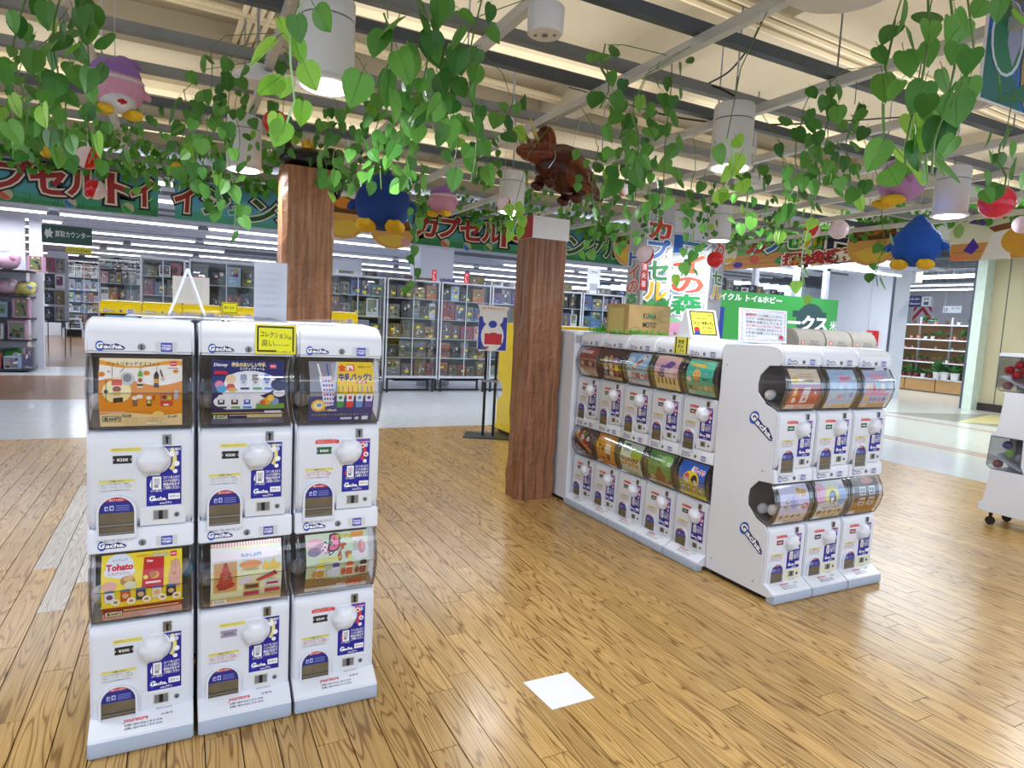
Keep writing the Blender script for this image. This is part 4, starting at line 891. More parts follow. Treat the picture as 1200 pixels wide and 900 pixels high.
PO['powder'] = ('powder blue cloud poster', simple('a9cdf0', [('e', 56, 76, 24, 12, 'dcc0e0'), ('e', 46, 74, 12, 8, 'e6b8d2'), ('t', 40, 72, 10, 'ゆめかわ', 'd878a8', dict(w=34, bold=.08)), ('t', 20, 86, 5, 'もこもこ ふわふわ', '7a94c8', dict(w=40))] + blobs([(14, 56, 6, 6, 'c4dcf6'), (40, 54, 8, 7, 'd4e4f8'), (72, 54, 9, 8, 'c8dcf4'), (20, 36, 9, 7, 'b8d4f0'), (42, 32, 8, 6, 'd890b4'), (60, 36, 9, 8, '9abce6'), (84, 36, 8, 7, '7a9ad8'), (88, 78, 6, 5, 'e9ecf8')]), '', '', 'd8c8a0'))
PO['pastel'] = ('pastel round-toy poster', simple('b4c4e8', [('e', 50, 82, 30, 10, 'e0aed0'), ('r', 4, 34, 96, 62, 'e6d0ea'), ('wave', 34, 44, 3, 0, 'd888b8', dict(x0=4, x1=96))] + blobs([(18, 56, 8, 9, 'e0b878'), (34, 56, 8, 9, 'c85a6a'), (52, 58, 8, 8, '6ac0d0'), (68, 56, 8, 8, 'efe6d2'), (84, 56, 8, 9, '8ab8e0'), (14, 26, 6, 7, 'd8c020'), (32, 24, 6, 6, '9a8ad0'), (48, 24, 7, 7, '7a9ae0'), (66, 24, 6, 6, 'c890c0'), (84, 24, 6, 6, '6a7ac8')]) + [('t', 30, 42, 8, 'コレクション', 'e84a8a', dict(w=52, bold=.08))], '', '', 'c8a878'))
PO['lavender'] = ('lavender comic-lettered poster', simple('c4c8ec', [('ot', 58, 76, 18, '熱闘', [(.12, 'f4e0a0'), (.05, 'c88a2a')], dict(w=32, rot=-12)), ('e', 50, 58, 12, 18, 'a8a4e0'), ('e', 56, 66, 8, 10, 'd0b4e4'), ('e', 44, 54, 10, 12, '8c94dc'), ('ot', 24, 38, 18, 'ズバン', [(.12, 'ffffff'), (.05, '26202c')], dict(w=30, rot=64)), ('ot', 66, 40, 12, 'どん', [(.12, 'ffffff'), (.05, '3a3044')], dict(w=18)), ('e', 88, 46, 9, 9, 'd86a84'), ('t', 82, 44, 8, '新', 'ffffff', dict(w=10)), ('r', 0, 12, 100, 28, 'd6cabc')] + blobs([(14, 20, 7, 5, '8a7a5a'), (34, 21, 7, 5, 'a09070'), (54, 20, 7, 5, '7a6c54'), (74, 21, 7, 5, '9a8860')]), '', '', 'cfc8c0'))
PO['pastelcat'] = ('pastel poster with dark shape', simple('c8d8e4', [('e', 10, 70, 22, 26, 'e0a8cc'), ('e', 86, 60, 20, 24, '86aee0'), ('e', 50, 64, 26, 22, 'e6e068'), ('e', 52, 58, 13, 18, '3a3e5a'), ('e', 50, 62, 9, 8, '5e86c0'), ('e', 50, 50, 6, 8, 'efeef4'), ('t', 6, 62, 14, 'シシシ', 'e060a0', dict(w=18, rot=74, bold=.06)), ('t', 70, 84, 8, 'にゃんこ', 'd878b0', dict(w=26, bold=.05)), ('t', 20, 30, 7, 'おふとんフィギュア', '8a2a3a', dict(w=64, bold=.06)), ('r', 0, 12, 100, 26, 'd8ccae')] + blobs([(14, 20, 8, 6, '7a5a3a'), (34, 20, 7, 6, 'b08a4a'), (54, 20, 7, 6, '9a6a6a'), (74, 20, 7, 6, 'c0a868'), (90, 20, 6, 6, '5a5a4a')]), '', '', 'd4c8a4'))
PO['bronze'] = ('bronze badge poster', simple('3a2e2c', [('r', 0, 12, 100, 36, 'a87a3c'), ('r', 0, 60, 100, 100, '2e3448'), ('e', 60, 90, 24, 8, 'b87a84')] + [i for x in (36, 72) for y in (54, 26) for i in (('r', x - 14, y, x + 10, y + 22, 'c8ccda' if y > 40 else 'e0cbb0'), ('e', x - 7, y + 14, 4, 4, '2e3a5a'), ('e', x + 3, y + 13, 4, 4, '4a3030'), ('r', x - 10, y + 3, x + 6, y + 7, '4a5878'))], '', '', 'b88a50', '500円'))
PM = {k: (v[0], None) for k, v in PO.items()}
def PP(k):
    if PM[k][1] is None: PM[k] = (PO[k][0], poster_mesh(PO[k][1]))
    return PM[k]

# ================================================================== THE BANKS
G1, G2, G3 = 'capsule machines of the left bank', 'capsule machines of the middle bank', 'capsule machines of the end bank'
BK, GR, RD, GY = ('¥300', '1c1c20'), ('¥400', '1f5a3a'), ('¥500', '7a2a30'), ('¥200', '9a94a8', '4a3a70')
LX = [-.2768, .0476, .369]; LY = 2.447
machine('white capsule machine with orange poster over the yellow Tohato poster', (LX[0], LY, 0), 0, (PP('orange'), PP('tohato')), (BK, BK), 'y', group=G1)
machine('white capsule machine with navy carton poster over a pale cream poster', (LX[1], LY, 0), 0, (PP('navy'), PP('cream')), (BK, GY), 'y', group=G1)
machine('white capsule machine with yellow milk-bag poster over the green jar poster', (LX[2], LY, 0), 0, (PP('yellow'), PP('green')), (GR, BK), 'r', group=G1)
for i, x in enumerate(LX):
    machine('white capsule machine turned away behind the %s column of the left bank' % ORD[i], (x + W + .12, LY + .87, 0), PI, (None, None), (BK, BK), full=False, group=G1)
MX, MY = 2.944, 4.4753
mp = [('maroon', 'diagonal', BK, BK), ('plumblack', 'amber', BK, BK), ('sky', 'mint', GR, BK), ('rose', 'leafy', BK, BK), ('teal', 'comic', RD, BK)]
for i, (a, b, p, q) in enumerate(mp):
    machine('white capsule machine with %s over %s' % (PO[a][0], PO[b][0]), (MX, MY - i * .3158, 0), -PI / 2, (PP(a), PP(b)), (p, q), 'r', group=G2)
for i in range(4):
    machine('white capsule machine turned away, behind the %s' % PO[mp[i][0]][0], (MX + .87, MY - i * .3158 - W, 0), PI / 2, (None, None), (BK, BK), full=False, group=G2)
EX, EY = 2.911, 2.473
ep = [('robo', 'lavender', GR, RD), ('powder', 'pastelcat', GR, BK), ('pastel', 'bronze', GR, RD)]
em = []
for i, (a, b, p, q) in enumerate(ep):
    em.append(machine('white capsule machine with %s over %s' % (PO[a][0], PO[b][0]), (EX + i * .3158, EY, 0), 0, (PP(a), PP(b)), (p, q), 'r', group=G3, aged=(False, True)))
for i in range(3):
    machine('white capsule machine facing the aisle behind the middle bank, %s from the pillar' % ORD[i], (2.862 + W + i * .3158, 4.905, 0), PI, (None, None), (BK, BK), full=False, group='capsule machines at the far end')
# diagonal maker's logos on the side of the end bank
for z in (1.024, .373):
    u = Vector((0, -.83, -.558)); v = Vector((0, -.558, .83))
    p = Print(.205, .07, flat(-.0008, .182, z - .008, u, v, (-1, 0, 0))); gacha_logo(p, 4, 12, 74, 92)
    o = put('side_logo', p.mesh('side_logo', M['print']), em[0]); o['label'] = 'diagonal blue maker logo'
mb = MB()
for y, z in ((.05, .728), (.05, .085), (.38, 1.3), (.38, .1)): mb.lathe([(.005, 0), (.005, .001)], 8, M=Matrix.Translation((-.001, y, z)) @ Matrix.Rotation(-PI / 2, 4, 'Y'))
mb.obj('side_screws', M['dark'], em[0])
# capsules seen in the clear cases
for x, y, z, c, l in ((2.945, 2.545, 1.155, 'teal', 'teal and grey toy capsule low in the clear case beside the cream and red poster'),
                      (2.95, 2.53, .505, 'clear', 'clear toy capsule at the near wall of the lower end case, first of two'),
                      (2.955, 2.465, .515, 'grey', 'pale grey toy capsule at the lower end case, nearest the lavender poster'),
                      (-.247, 2.50, .50, 'lime', 'yellow-green toy capsule beside the Tohato poster'), (-.247, 2.505, 1.16, 'grey', 'grey toy capsule beside the orange sauce bottle poster'),
                      (.008, 2.505, .56, 'teal', 'blue-green toy capsule at the right edge behind the Tohato poster'), (.08, 2.505, 1.165, 'grey', 'grey toy capsule at the left of the navy poster'), (.08, 2.505, .51, 'grey', 'grey toy capsule at the left of the pale cream poster'), (.40, 2.505, 1.165, 'grey', 'grey toy capsule at the left of the yellow milk-bag poster'), (.40, 2.505, .51, 'grey', 'grey toy capsule at the left of the green jar poster')):
    m = {'teal': mat('teal_capsule', '2a8ea8', .15), 'lime': mat('lime_capsule', 'b4c832', .15), 'grey': M['grey_cap'], 'clear': 'clear'}[c]
    capsule(x, y, z, m, l)

# yellow machines
yg = 'yellow capsule machines of the back row'
ylab = ['leftmost of the back row, over the step stool', 'second of the back row', 'third of the back row, under the white sheet board', 'fourth of the back row, with a yellow card on top', 'fifth of the back row', 'sixth of the back row, hidden by the left pillar', 'last of the back row, right of the left pillar']
for i in range(7):
    machine('yellow capsule machine, ' + ylab[i], (-.63 + i * .3135, 6.5, .055), 0, (PP(('sky', 'plumblack', 'robo', 'powder', 'mint', 'teal', 'maroon')[i]), PP('amber') if i < 3 else None), (BK, BK), 'y', body='yellow', full=i < 3, group=yg)
MB().box((-.63, 6.52, 0), (1.57, 6.9, .083)).obj('riser', M['black']); tag(bpy.data.objects['riser'], 'low black riser under the back row of yellow machines', 'riser')
for i in range(4):
    machine('yellow capsule machine facing the aisle, %s from the mascot-shaped stand sign' % ORD[i], (3.76 + W + i * .3135, 7.72, .02), PI, (None, None), (BK, BK), body='yellow', full=False, group='yellow capsule machines facing the aisle')
MB().box((3.78, 7.32, 0), (5.0, 7.7, .0485)).obj('riser', M['black']); tag(bpy.data.objects['riser.001'], 'low black riser under the aisle-facing yellow machines', 'riser')

# grey-topped machines beyond the end bank
M['grey_top'] = mat('warm_grey_plastic', 'a8a49c', .45)
for i in range(3):
    t = thing('capsule_machine', 'grey-topped capsule machine beyond the end bank, %s from the green shop sign' % ORD[i], 'capsule machine', (4.42 + i * .34, 3.62, 0), 0, 'grey-topped machines')
    MB().prism([(.4, 1.40), (.4, 1.53), (.1, 1.555), (.02, 1.54), (-.02, 1.47), (-.02, 1.40)], 'x', 0, .335).obj('top_cap', M['grey_top'], t, bevel=.01)
    MB().box((.01, .05, .0), (.325, .4, 1.398)).obj('cabinet', M['white'], t, bevel=.006)
    p = Print(.3, .06, flat(.02, -.0212, 1.41, (1, 0, 0), (0, 0, 1), (0, -1, 0))); p.r(8, 30, 20, 80, 'd04a50'); p.r(11, 38, 17, 72, 'e9e4e0'); put('logo', p.mesh('logo', M['print']), t); p = Print(.3, .06, flat(.02, -.0212, 1.41, (1, 0, 0), (0, 0, 1), (0, -1, 0))); p.t(44, 60, 30, 'ガシャ', '3a4a80', w=30); p.t(40, 20, 34, 'カプセル', '6a7080', w=44)
    put('lettering', p.mesh('lettering', M['print']), t)
    MB().box((.03, .02, 1.08), (.305, .05, 1.36)).obj('capsule_case', M['shade_brown'], t); MB().box((.03, .02, .42), (.305, .05, .7)).obj('capsule_case', M['shade_brown'], t)

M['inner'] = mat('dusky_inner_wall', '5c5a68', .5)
# white machine at the right edge, seen from its side
t = thing('capsule_machine', 'white capsule machine on casters at the right edge, red capsules in its window', 'capsule machine', (6.0, 2.91, 0))
prof = [(-.62, .11), (-.02, .11), (.022, .12), (.03, .17), (.0, .2), (-.035, .47), (-.035, .475), (-.62, .475)]
MB().prism(prof, 'x', 0, .34).obj('lower_body', M['white'], t, bevel=.006)
MB().prism([(-.62, .748), (-.012, .748), (-.0, .765), (-.045, .80), (-.07, 1.10), (-.05, 1.125), (-.62, 1.125)], 'x', 0, .34).obj('middle_body', M['white'], t, bevel=.006)
MB().prism([(-.62, 1.41), (.0, 1.41), (.005, 1.42), (.0, 1.44), (-.62, 1.44)], 'x', -.004, .344).obj('top_cap', M['white'], t, bevel=.004)
for z0, z1, nm in ((.475, .748, 'lower'), (1.125, 1.41, 'upper')):
    MB().prism([(-.62, z0), (-.27, z0), (-.245, z0 + .06), (-.24, z1), (-.62, z1)], 'x', 0, .34).obj('rear_body', M['white'], t)
    c = MB().add([(.002, 0.0, z0 + .03), (.002, -.01, z1), (.002, -.24, z1), (.002, -.245, z0 + .06), (.002, -.27, z0 + .005), (.002, -.03, z0 + .005)], [(0, 1, 2, 3, 4, 5)]).add([(.002, 0, z0 + .03), (.338, 0, z0 + .03), (.338, -.01, z1), (.002, -.01, z1)], [(0, 1, 2, 3)]).obj('side_window', M['rim'], t)
    fr = MB(); pts = [(.0, 0.0, z0 + .03), (.0, -.01, z1), (.0, -.24, z1), (.0, -.245, z0 + .06), (.0, -.27, z0 + .005), (.0, -.03, z0 + .005), (.0, 0.0, z0 + .03)]
    for a_, b_ in zip(pts[:-1], pts[1:]): fr.tube([a_, b_], .0035, 5)
    fr.obj('window_edge', M['rim'], t)
    MB().prism([(-.025, z0 + .115), (-.25, z0 + .015), (-.25, z0 + .025), (-.025, z0 + .128)], 'x', .004, .30).obj('chute', M['white'], t)
    MB().box((.15, -.125, z0 + .01), (.18, -.09, z1 - .002)).obj('inner_post', M['cream'], t)
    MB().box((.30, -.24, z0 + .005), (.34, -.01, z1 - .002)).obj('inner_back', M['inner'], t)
for y in (-.06, -.5):
    for x in (.04, .30):
        MB().lathe([(.034, -.012), (.036, -.006), (.036, .006), (.034, .012)], 16, M=Matrix.Translation((x, y, .036)) @ Matrix.Rotation(PI / 2, 4, 'Y')).box((x - .006, y - .012, .03), (x + .006, y + .012, .112)).obj('caster', M['black'], t)
n = 0
for (y, z) in ((2.855, 1.30), (2.785, 1.345), (2.80, 1.262), (2.735, 1.30), (2.70, 1.235)):
    capsule(6.062, y, z, M['red'], 'red toy capsule in the upper side window at the right edge, %s from the aisle' % ORD[n], .037, 'red capsules in the right-edge machine', solid=True); n += 1
rd = mat('dusty_red_capsule', 'a8605c', .3)
capsule(6.05, 2.85, 1.172, rd, 'dusty red toy capsule under the chute of the upper side window', .036, solid=True)
for y, z, c, l in ((2.775, .62, mat('green_capsule', '8cc832', .15), 'lime green'), (2.70, .595, M['grey_cap'], 'pale grey'), (2.70, .662, mat('brown_capsule', '5a4636', .2), 'dark brown'), (2.80, .685, mat('purple_capsule', '5a4a9a', .2), 'purple')):
    capsule(6.06, y, z, c, l + ' toy capsule on the chute of the lower side window', .036, solid=True)
capsule(6.05, 2.85, .52, rd, 'dusty red toy capsule under the chute of the lower side window', .037, solid=True)

# ================================================================== THINGS ON TOP OF THE BANKS
TOP = 1.443
def board(name, label, cat, W_, H_, th, loc, rotz, art, m='paper', tilt=0, edge=None):
    """upright sheet: origin at its bottom left, print on the front"""
    t = thing(name, label, cat, loc, rotz)
    R = Matrix.Rotation(tilt, 4, 'X')
    MB().box((0, 0, 0), (W_, th, H_), M=R).obj('sheet', M[m], t)
    if art:
        f = flat(0, -.0004, 0, (1, 0, 0), (0, 0, 1), (0, -1, 0)); p = Print(W_, H_, lambda x, y, l: R @ f(x, y, l)); p.art(art)
        put('print', p.mesh('print', M['print']), t)
    return t
board('price_card', 'yellow handwritten card with black border on the front of the left bank', 'card', .137, .103, .003, (.224, 2.412, 1.338), 0, [
    ('r', 0, 0, 100, 100, 'e9e000'), ('r', 5, 7, 95, 95, '16160e'), ('r', 9, 13, 91, 89, 'ecec10'), ('r', 52, 5, 92, 13, 'ecec10'), ('t', 13, 60, 22, 'コレクション', '16160e', dict(w=66, bold=.015, rot=-4)), ('t', 80, 52, 12, 'は', '16160e', dict(w=9)), ('t', 16, 28, 26, '高い', '16160e', dict(w=30, bold=.0, rot=-3)), ('t', 47, 30, 16, '. . . . …', '16160e', dict(w=34, bold=.05)), ('t', 54, 5, 7, 'ドン.キホーテ', '16160e', dict(w=34))])
wl = [('t', 8, 80 - 11 * i, 5, 'カプセルトイのご案内と注意事項について', 'c3c6ce', dict(w=70, bold=0)) for i in range(6)]
t = thing('acrylic_stand', 'tall white notice in a clear stand behind the yellow card', 'stand', (.255, 2.80, TOP))
M['frost'] = clear_mat('frosted_acrylic', (.80, .82, .86), .2, .2, .6)
MB().box((0, 0, 0), (.125, .006, .24)).obj('notice_sheet', M['paper'], t); p = Print(.125, .24, flat(0, -.0006, 0, (1, 0, 0), (0, 0, 1), (0, -1, 0))); p.art(wl); put('print', p.mesh('print', M['print']), t)
MB().box((-.002, -.006, 0), (.127, -.003, .243)).obj('front_cover', M['clear'], t); MB().box((-.002, -.05, 0), (.127, .06, .003)).obj('foot', M['clear'], t)
t = thing('easel_stand', 'white inverted-V easel stand on the left bank', 'stand', (.012, 3.12, TOP))
MB().tube([(-.065, 0, .002), (.006, .02, .205)], .006, 6).obj('leg', M['white'], t); MB().tube([(.075, 0, .002), (.006, .02, .205)], .006, 6).obj('leg', M['white'], t)
MB().box((-.06, -.03, 0), (.075, .05, .004)).obj('foot', M['clear'], t)
board('notice_board', 'plain white notice board standing on the yellow back row', 'board', .30, .245, .005, (-.082, 6.62, 1.498), 0, [('t', 8, 82 - 9 * i, 4, 'カプセルトイコーナーのご案内' * 2, 'c9ccd2', dict(w=72, bold=0)) for i in range(8)])
board('price_card', 'small tilted yellow card on the yellow back row', 'card', .135, .10, .003, (.315, 6.46, 1.43), 0, [('r', 0, 0, 100, 100, 'e9e000'), ('r', 4, 6, 96, 94, '1a1a10'), ('r', 7, 10, 93, 90, 'ecec10'), ('t', 16, 40, 28, '安いです', '16160e', dict(w=62))])
for i, (x, y, w_, d_) in enumerate(((-.2, 2.80, .34, .2), (.06, 2.72, .3, .16), (-.05, 3.0, .42, .14), (.42, 2.78, .24, .2))):
    t = thing('wrapped_sheet', 'crumpled clear-wrapped white sheet lying on the left bank, %s' % ('behind the first column', 'behind the second column', 'under the easel stand', 'behind the third column')[i], 'package', (x, y, TOP))
    r_ = random.Random(i); n = 7; vs = []; fs = []
    for a in range(n):
        for b in range(5): vs.append((w_ * a / (n - 1), d_ * b / 4, .004 + (.004 + .014 * r_.random() if 0 < a < n - 1 and 0 < b < 4 else .001)))
    for a in range(n - 1):
        for b in range(4): fs.append((a * 5 + b, a * 5 + 5 + b, a * 5 + 6 + b, a * 5 + 1 + b))
    MB().add(vs, fs).obj('film', M['clear'], t); MB().box((.01, .01, 0), (w_ - .01, d_ - .01, .003)).obj('card_insert', M['paper'], t)
# carton on the middle bank
t = thing('cardboard_box', 'brown cardboard box printed KUMAMOTO on the middle bank', 'box', (2.98, 3.94, TOP))
MB().box((0, 0, 0), (.40, .28, .225)).obj('carton', M['card'], t, bevel=.002, seg=1)
p = Print(.40, .225, flat(0, -.0006, 0, (1, 0, 0), (0, 0, 1), (0, -1, 0)))
p.t(34, 54, 26, 'KU', '1c1c18', bold=.015, w=13); p.t(48, 54, 26, 'M', '3aa06a', bold=.04, w=9); p.t(58, 52, 26, 'A', '1c1c18', bold=.015, w=7); p.t(34, 24, 26, 'MOTO', '1c1c18', bold=.015, w=31)
def ringp(p, cx, cy, rx, ry, c, w=.93, c2='b99a66', a0=0, a1=360):
    p.e(cx, cy, rx, ry, c, 22, a0, a1); p.e(cx, cy, rx * w, ry * w, c2, 22, a0, a1)
ringp(p, 86, 66, 13, 22, '4a8a4a'); p.t(78, 62, 10, 'ピーマン', '4a8a4a', w=16); ringp(p, 16, 1, 14, 24, '6a7a4a', a0=0, a1=180); p.t(6, 4, 8, '熊本産野菜', '3a3a2a', w=20)
p.r(0, 98.5, 100, 100, '8a6a3c')
put('print', p.mesh('print', M['print']), t)
p = Print(.28, .225, flat(-.0006, .28, 0, (0, -1, 0), (0, 0, 1), (-1, 0, 0))); p.r(8, 6, 78, 86, 'cbbd7a'); put('label_sheet', p.mesh('label_sheet', M['print']), t)
MB().box((.0, .10, .2252), (.40, .16, .2258)).obj('tape', M['frost'], t)
# green paper shreds round it
sh = MB(); r_ = random.Random(4)
for i in range(520):
    x, y = r_.uniform(2.96, 3.33), r_.uniform(3.88, 4.46)
    if 2.975 < x < 3.39 and 3.935 < y < 4.225: continue
    hgt = .012 + .03 * r_.random() + (.07 * r_.random() if abs(y - 4.26) < .07 and x < 3.08 else 0)
    p0 = Vector((x, y, TOP)); d = Vector((r_.uniform(-1, 1), r_.uniform(-1, 1), 0)).normalized() * r_.uniform(.02, .06)
    a = p0; b = p0 + d * .5 + Vector((0, 0, hgt)); c = p0 + d + Vector((0, 0, hgt * r_.uniform(.0, .7))); s_ = Vector((-d.y, d.x, 0)).normalized() * .003
    sh.add([a - s_, a + s_, b + s_, b - s_, c + s_, c - s_], [(0, 1, 2, 3), (3, 2, 4, 5)])
for i in range(60):
    x = r_.uniform(2.955, 2.975); y = r_.uniform(3.6, 4.4); sh.add([(x, y, TOP), (x, y + .004, TOP), (x - .012, y + .012, TOP + .02), (x - .012, y + .008, TOP + .02)], [(0, 1, 2, 3)])
o = sh.obj('paper_shreds', mat('green_paper_shred', '4fc23a', .6, var=.25, scale=30)); tag(o, 'bright green paper shreds around the cardboard box', 'shreds', kind='stuff')
# A-frame sign
t = thing('tent_sign', 'white A-frame sign with a yellow notice on the middle bank', 'sign', (3.0, 3.28, TOP), -.12)
MB().prism([(0, 0), (.16, 0), (.085, .195), (.075, .195)], 'x', 0, .235).obj('tent', M['paper'], t)
u = Vector((0, .075, .195)).normalized(); p = Print(.235, .208, flat(0, -.0006, 0, (1, 0, 0), u, (0, -u.z, u.y)))
p.art([('r', 8, 12, 92, 94, '15150f'), ('r', 12, 16, 88, 90, 'e9e05a'), ('t', 16, 78, 8, 'カプセルトイ コーナー 大好評', '1a1a14', dict(w=66)), ('t', 24, 66, 8, '〜お好きな 色 を〜', '1a1a14', dict(w=44)), ('t', 15, 46, 16, '「ドン・サポーテ」', '14140f', dict(w=68, bold=.04)), ('t', 46, 34, 8, 'まで お声がけ', '1a1a14', dict(w=38)), ('t', 40, 22, 6, 'くださいませ', '4a4a20', dict(w=34)), ('r', 16, 14, 34, 30, '2a4ab0'), ('e', 25, 32, 9, 8, 'c8303a')])
put('print', p.mesh('print', M['print']), t)
board('price_card', 'narrow yellow card hanging from the middle bank under the A-frame sign', 'card', .135, .11, .003, (2.908, 3.33, 1.338), -PI / 2, [('r', 0, 0, 100, 100, 'e6dc40'), ('r', 84, 0, 92, 100, '1a1a10'), ('r', 8, 0, 16, 100, '1a1a10'), ('r', 16, 6, 84, 94, 'ece660'), ('t', 26, 62, 26, '両替', '16160e', dict(w=44)), ('t', 26, 36, 22, '機は', '16160e', dict(w=40)), ('t', 26, 12, 20, 'こちら', '16160e', dict(w=46))])
r_ = random.Random(2); cols = ['d83a4a', '3a5ad0', 'e0a030', '4aa04a', '9a4ab0']
art = [('r', 0, 0, 100, 100, 'e9ebf4')] + [('e', 5 + 4.6 * i, y + r_.uniform(-1, 1), 1.1, 1.6, cols[(i * 3 + k) % 5]) for k, y in enumerate((93, 7)) for i in range(20)] + [('e', x, 10 + 7.6 * i, 1.1, 1.6, cols[(i + k) % 5]) for k, x in enumerate((5, 94)) for i in range(11)]
for i, (s, c) in enumerate((('両替機はここに設置していません', '3a3a4a'), ('ですのでお隣のお店の方でも', '3a3a4a'), ('両替をお断りしています', '3a3a4a'), ('売り場のレジまでのご用意と', 'c84a5a'), ('スタッフがお話しをお伺いした', '3a3a4a'), ('お客様に設置していますので', '3a3a4a'), ('ください', '3a3a4a'))):
    art.append(('t', 12, 78 - 10.6 * i, 7.5, s, c, dict(w=76 if i < 6 else 22, bold=.01, rot=-1)))
art += [('t', 12, 77.8, 8.4, '両替機', 'd04050', dict(w=22, bold=.05)), ('e', 86, 17, 5, 6, 'c83040'), ('r', 80, 11, 92, 13, '3a3a3a')]
t = board('notice_sheet', 'white notice with a dotted colourful border standing on the end bank', 'notice', .40, .205, .004, (2.995, 2.86, TOP), -.03, art, tilt=-.09)
MB().prism([(0, 0), (.10, 0), (.02, .19), (.012, .19)], 'x', .14, .26).obj('rear_prop', M['paper'], t)

# ================================================================== WRAPPED PILLARS
def wrap_mat(name, base, dark, pale):
    m = bpy.data.materials.new(name); nt, b = nodes_of(m); N = nt.nodes.new; K = nt.links.new
    g = N('ShaderNodeNewGeometry'); mp = N('ShaderNodeMapping'); mp.inputs['Scale'].default_value = (34, 34, 1.6); K(g.outputs['Position'], mp.inputs['Vector'])
    n = N('ShaderNodeTexNoise'); n.inputs['Scale'].default_value = 1; n.inputs['Detail'].default_value = 5; n.inputs['Roughness'].default_value = .6; n.inputs['Distortion'].default_value = .4; K(mp.outputs[0], n.inputs['Vector'])
    r = N('ShaderNodeValToRGB'); K(n.outputs['Fac'], r.inputs['Fac']); e = r.color_ramp.elements
    e[0].position = .3; e[0].color = (*lin(dark), 1); e[1].position = .5; e[1].color = (*lin(base), 1); q = e.new(.7); q.color = (*lin(pale), 1)
    K(r.outputs[0], b.inputs['Base Color']); b.inputs['Roughness'].default_value = .42
    n2 = N('ShaderNodeTexNoise'); n2.inputs['Scale'].default_value = 9; n2.inputs['Detail'].default_value = 3; n2.inputs['Distortion'].default_value = 1.2; K(g.outputs['Position'], n2.inputs['Vector'])
    bp = N('ShaderNodeBump'); bp.inputs['Strength'].default_value = .55; bp.inputs['Distance'].default_value = .03; K(n2.outputs['Fac'], bp.inputs['Height']); K(bp.outputs[0], b.inputs['Normal'])
    return m
M['wrap'] = wrap_mat('brown_wood_wrap', '8c5e44', '633d29', 'a97757')
M['wrap_warm'] = wrap_mat('warm_wood_wrap', '94633f', '6b4128', 'b07f57')
def wrapped(label, x0, x1, y0, y1, segs, m, rr):
    t = thing('wood_pillar', label, 'pillar', ((x0 + x1) / 2, (y0 + y1) / 2, 0))
    w2, d2 = (x1 - x0) / 2, (y1 - y0) / 2; r_ = random.Random(rr)
    for i, (z0, z1) in enumerate(segs):
        # crumpled wrap: a grid of points round the column pushed in and out a little
        ch = .045; ring = []
        per = [(-w2, -d2 + ch), (-w2 + ch * .6, -d2), (0, -d2), (w2 - .02, -d2), (w2, -d2 + .02), (w2, d2 - .02), (w2 - .02, d2), (0, d2), (-w2 + .02, d2), (-w2, d2 - .02), (-w2, 0)]
        nz = max(3, int((z1 - z0) / .07)); vs = []; fs = []; k = len(per)
        for j in range(nz + 1):
            z = z0 + (z1 - z0) * j / nz
            for (px, py) in per:
                q = mnoise.noise(Vector((px * 9 + rr, py * 9 + i * 3, z * 6))) * (.006 if rr == 1 else .012) * (0 if j in (0, nz) else 1)
                s = 1 + .004 * i + q / .16
                vs.append((px * s, py * s, z))
        for j in range(nz):
            for a in range(k):
                b = (a + 1) % k; fs.append((j * k + a, j * k + b, (j + 1) * k + b, (j + 1) * k + a))
        fs.append(list(range(k))[::-1]); fs.append([nz * k + a for a in range(k)])
        MB().add(vs, fs).obj('wrap_sheet', m, t)
    return t
p1 = wrapped('brown wood-patterned wrapped pillar behind the left bank, black cat balloon on top', .60, .935, 4.64, 4.95, [(0, 1.86), (1.85, 2.46)], M['wrap_warm'], 1)
p2 = wrapped('brown wood-patterned wrapped pillar beside the middle bank, red and white box on top', 2.50, 2.838, 4.64, 4.905, [(0, 1.42), (1.41, 2.175)], M['wrap'], 5)
mb = MB(); mb.box((-.172, -.138, 2.17), (.172, .138, 2.345), 0)
o = mb.obj('top_box', M['paper'], p2); o['label'] = 'white and red open carton top'
mb = MB(); mb.box((-.174, -.139, 2.172), (-.1722, .139, 2.344)); mb.box((.1722, -.139, 2.172), (.174, .139, 2.344)); o = mb.obj('red_sides', mat('red_card', 'a82434', .5), p2)

# ================================================================== BANNERS
M['banner'] = print_mat('banner_cloth', .55)
def banner(label, W_, H_, loc, rotz, art, fold=False, name='banner', m='banner'):
    t = thing(name, label, 'banner', loc, rotz)
    MB().box((0, .0015, 0), (W_, .006, H_)).obj('cloth', M['paper'], t)
    p = Print(W_, H_, flat(0, 0, 0, (1, 0, 0), (0, 0, 1), (0, -1, 0)), eps=.0003); p.art(art); put('print', p.mesh('print', M[m]), t)
    for x in (.05 * W_, .95 * W_): MB().tube([(x, .004, H_), (x, .004, H_ + .25)], .003, 4).obj('hanging_string', M['cord'], t)
    return t
TEAL, SEA = '3a9a86', '4aa0c4'
def jungle_bg(n, sky=True):
    a = [('r', 0, 0, 100, 100, '58a4c4'), ('wave', 0, 62, 10, .6, '4a9cb0'), ('wave', 0, 34, 8, 2.2, '3f9a7c'), ('wave', 0, 14, 5, 1.2, '2f8a58')]
    for i in range(n * 5):
        x = (i * 37.3 + 11) % 100; a.append(('poly', [(x, 0), (x + 2 / n * 1.2, 0), (x + 1.2 / n + 1.2, 16 + (i * 13) % 14)], '1f6a48'))
    return a
def balls(items, sx):
    a = []
    for x, y, c in items:
        a += [('e', x, y, 5.2 * sx, 13, 'c9c6a8'), ('e', x, y, 4.8 * sx, 12, 'b9b69c'), ('poly', [(x + 4.8 * sx * math.cos(math.radians(q)), y + 12 * math.sin(math.radians(q))) for q in range(140, 325, 15)], c)]
    return a
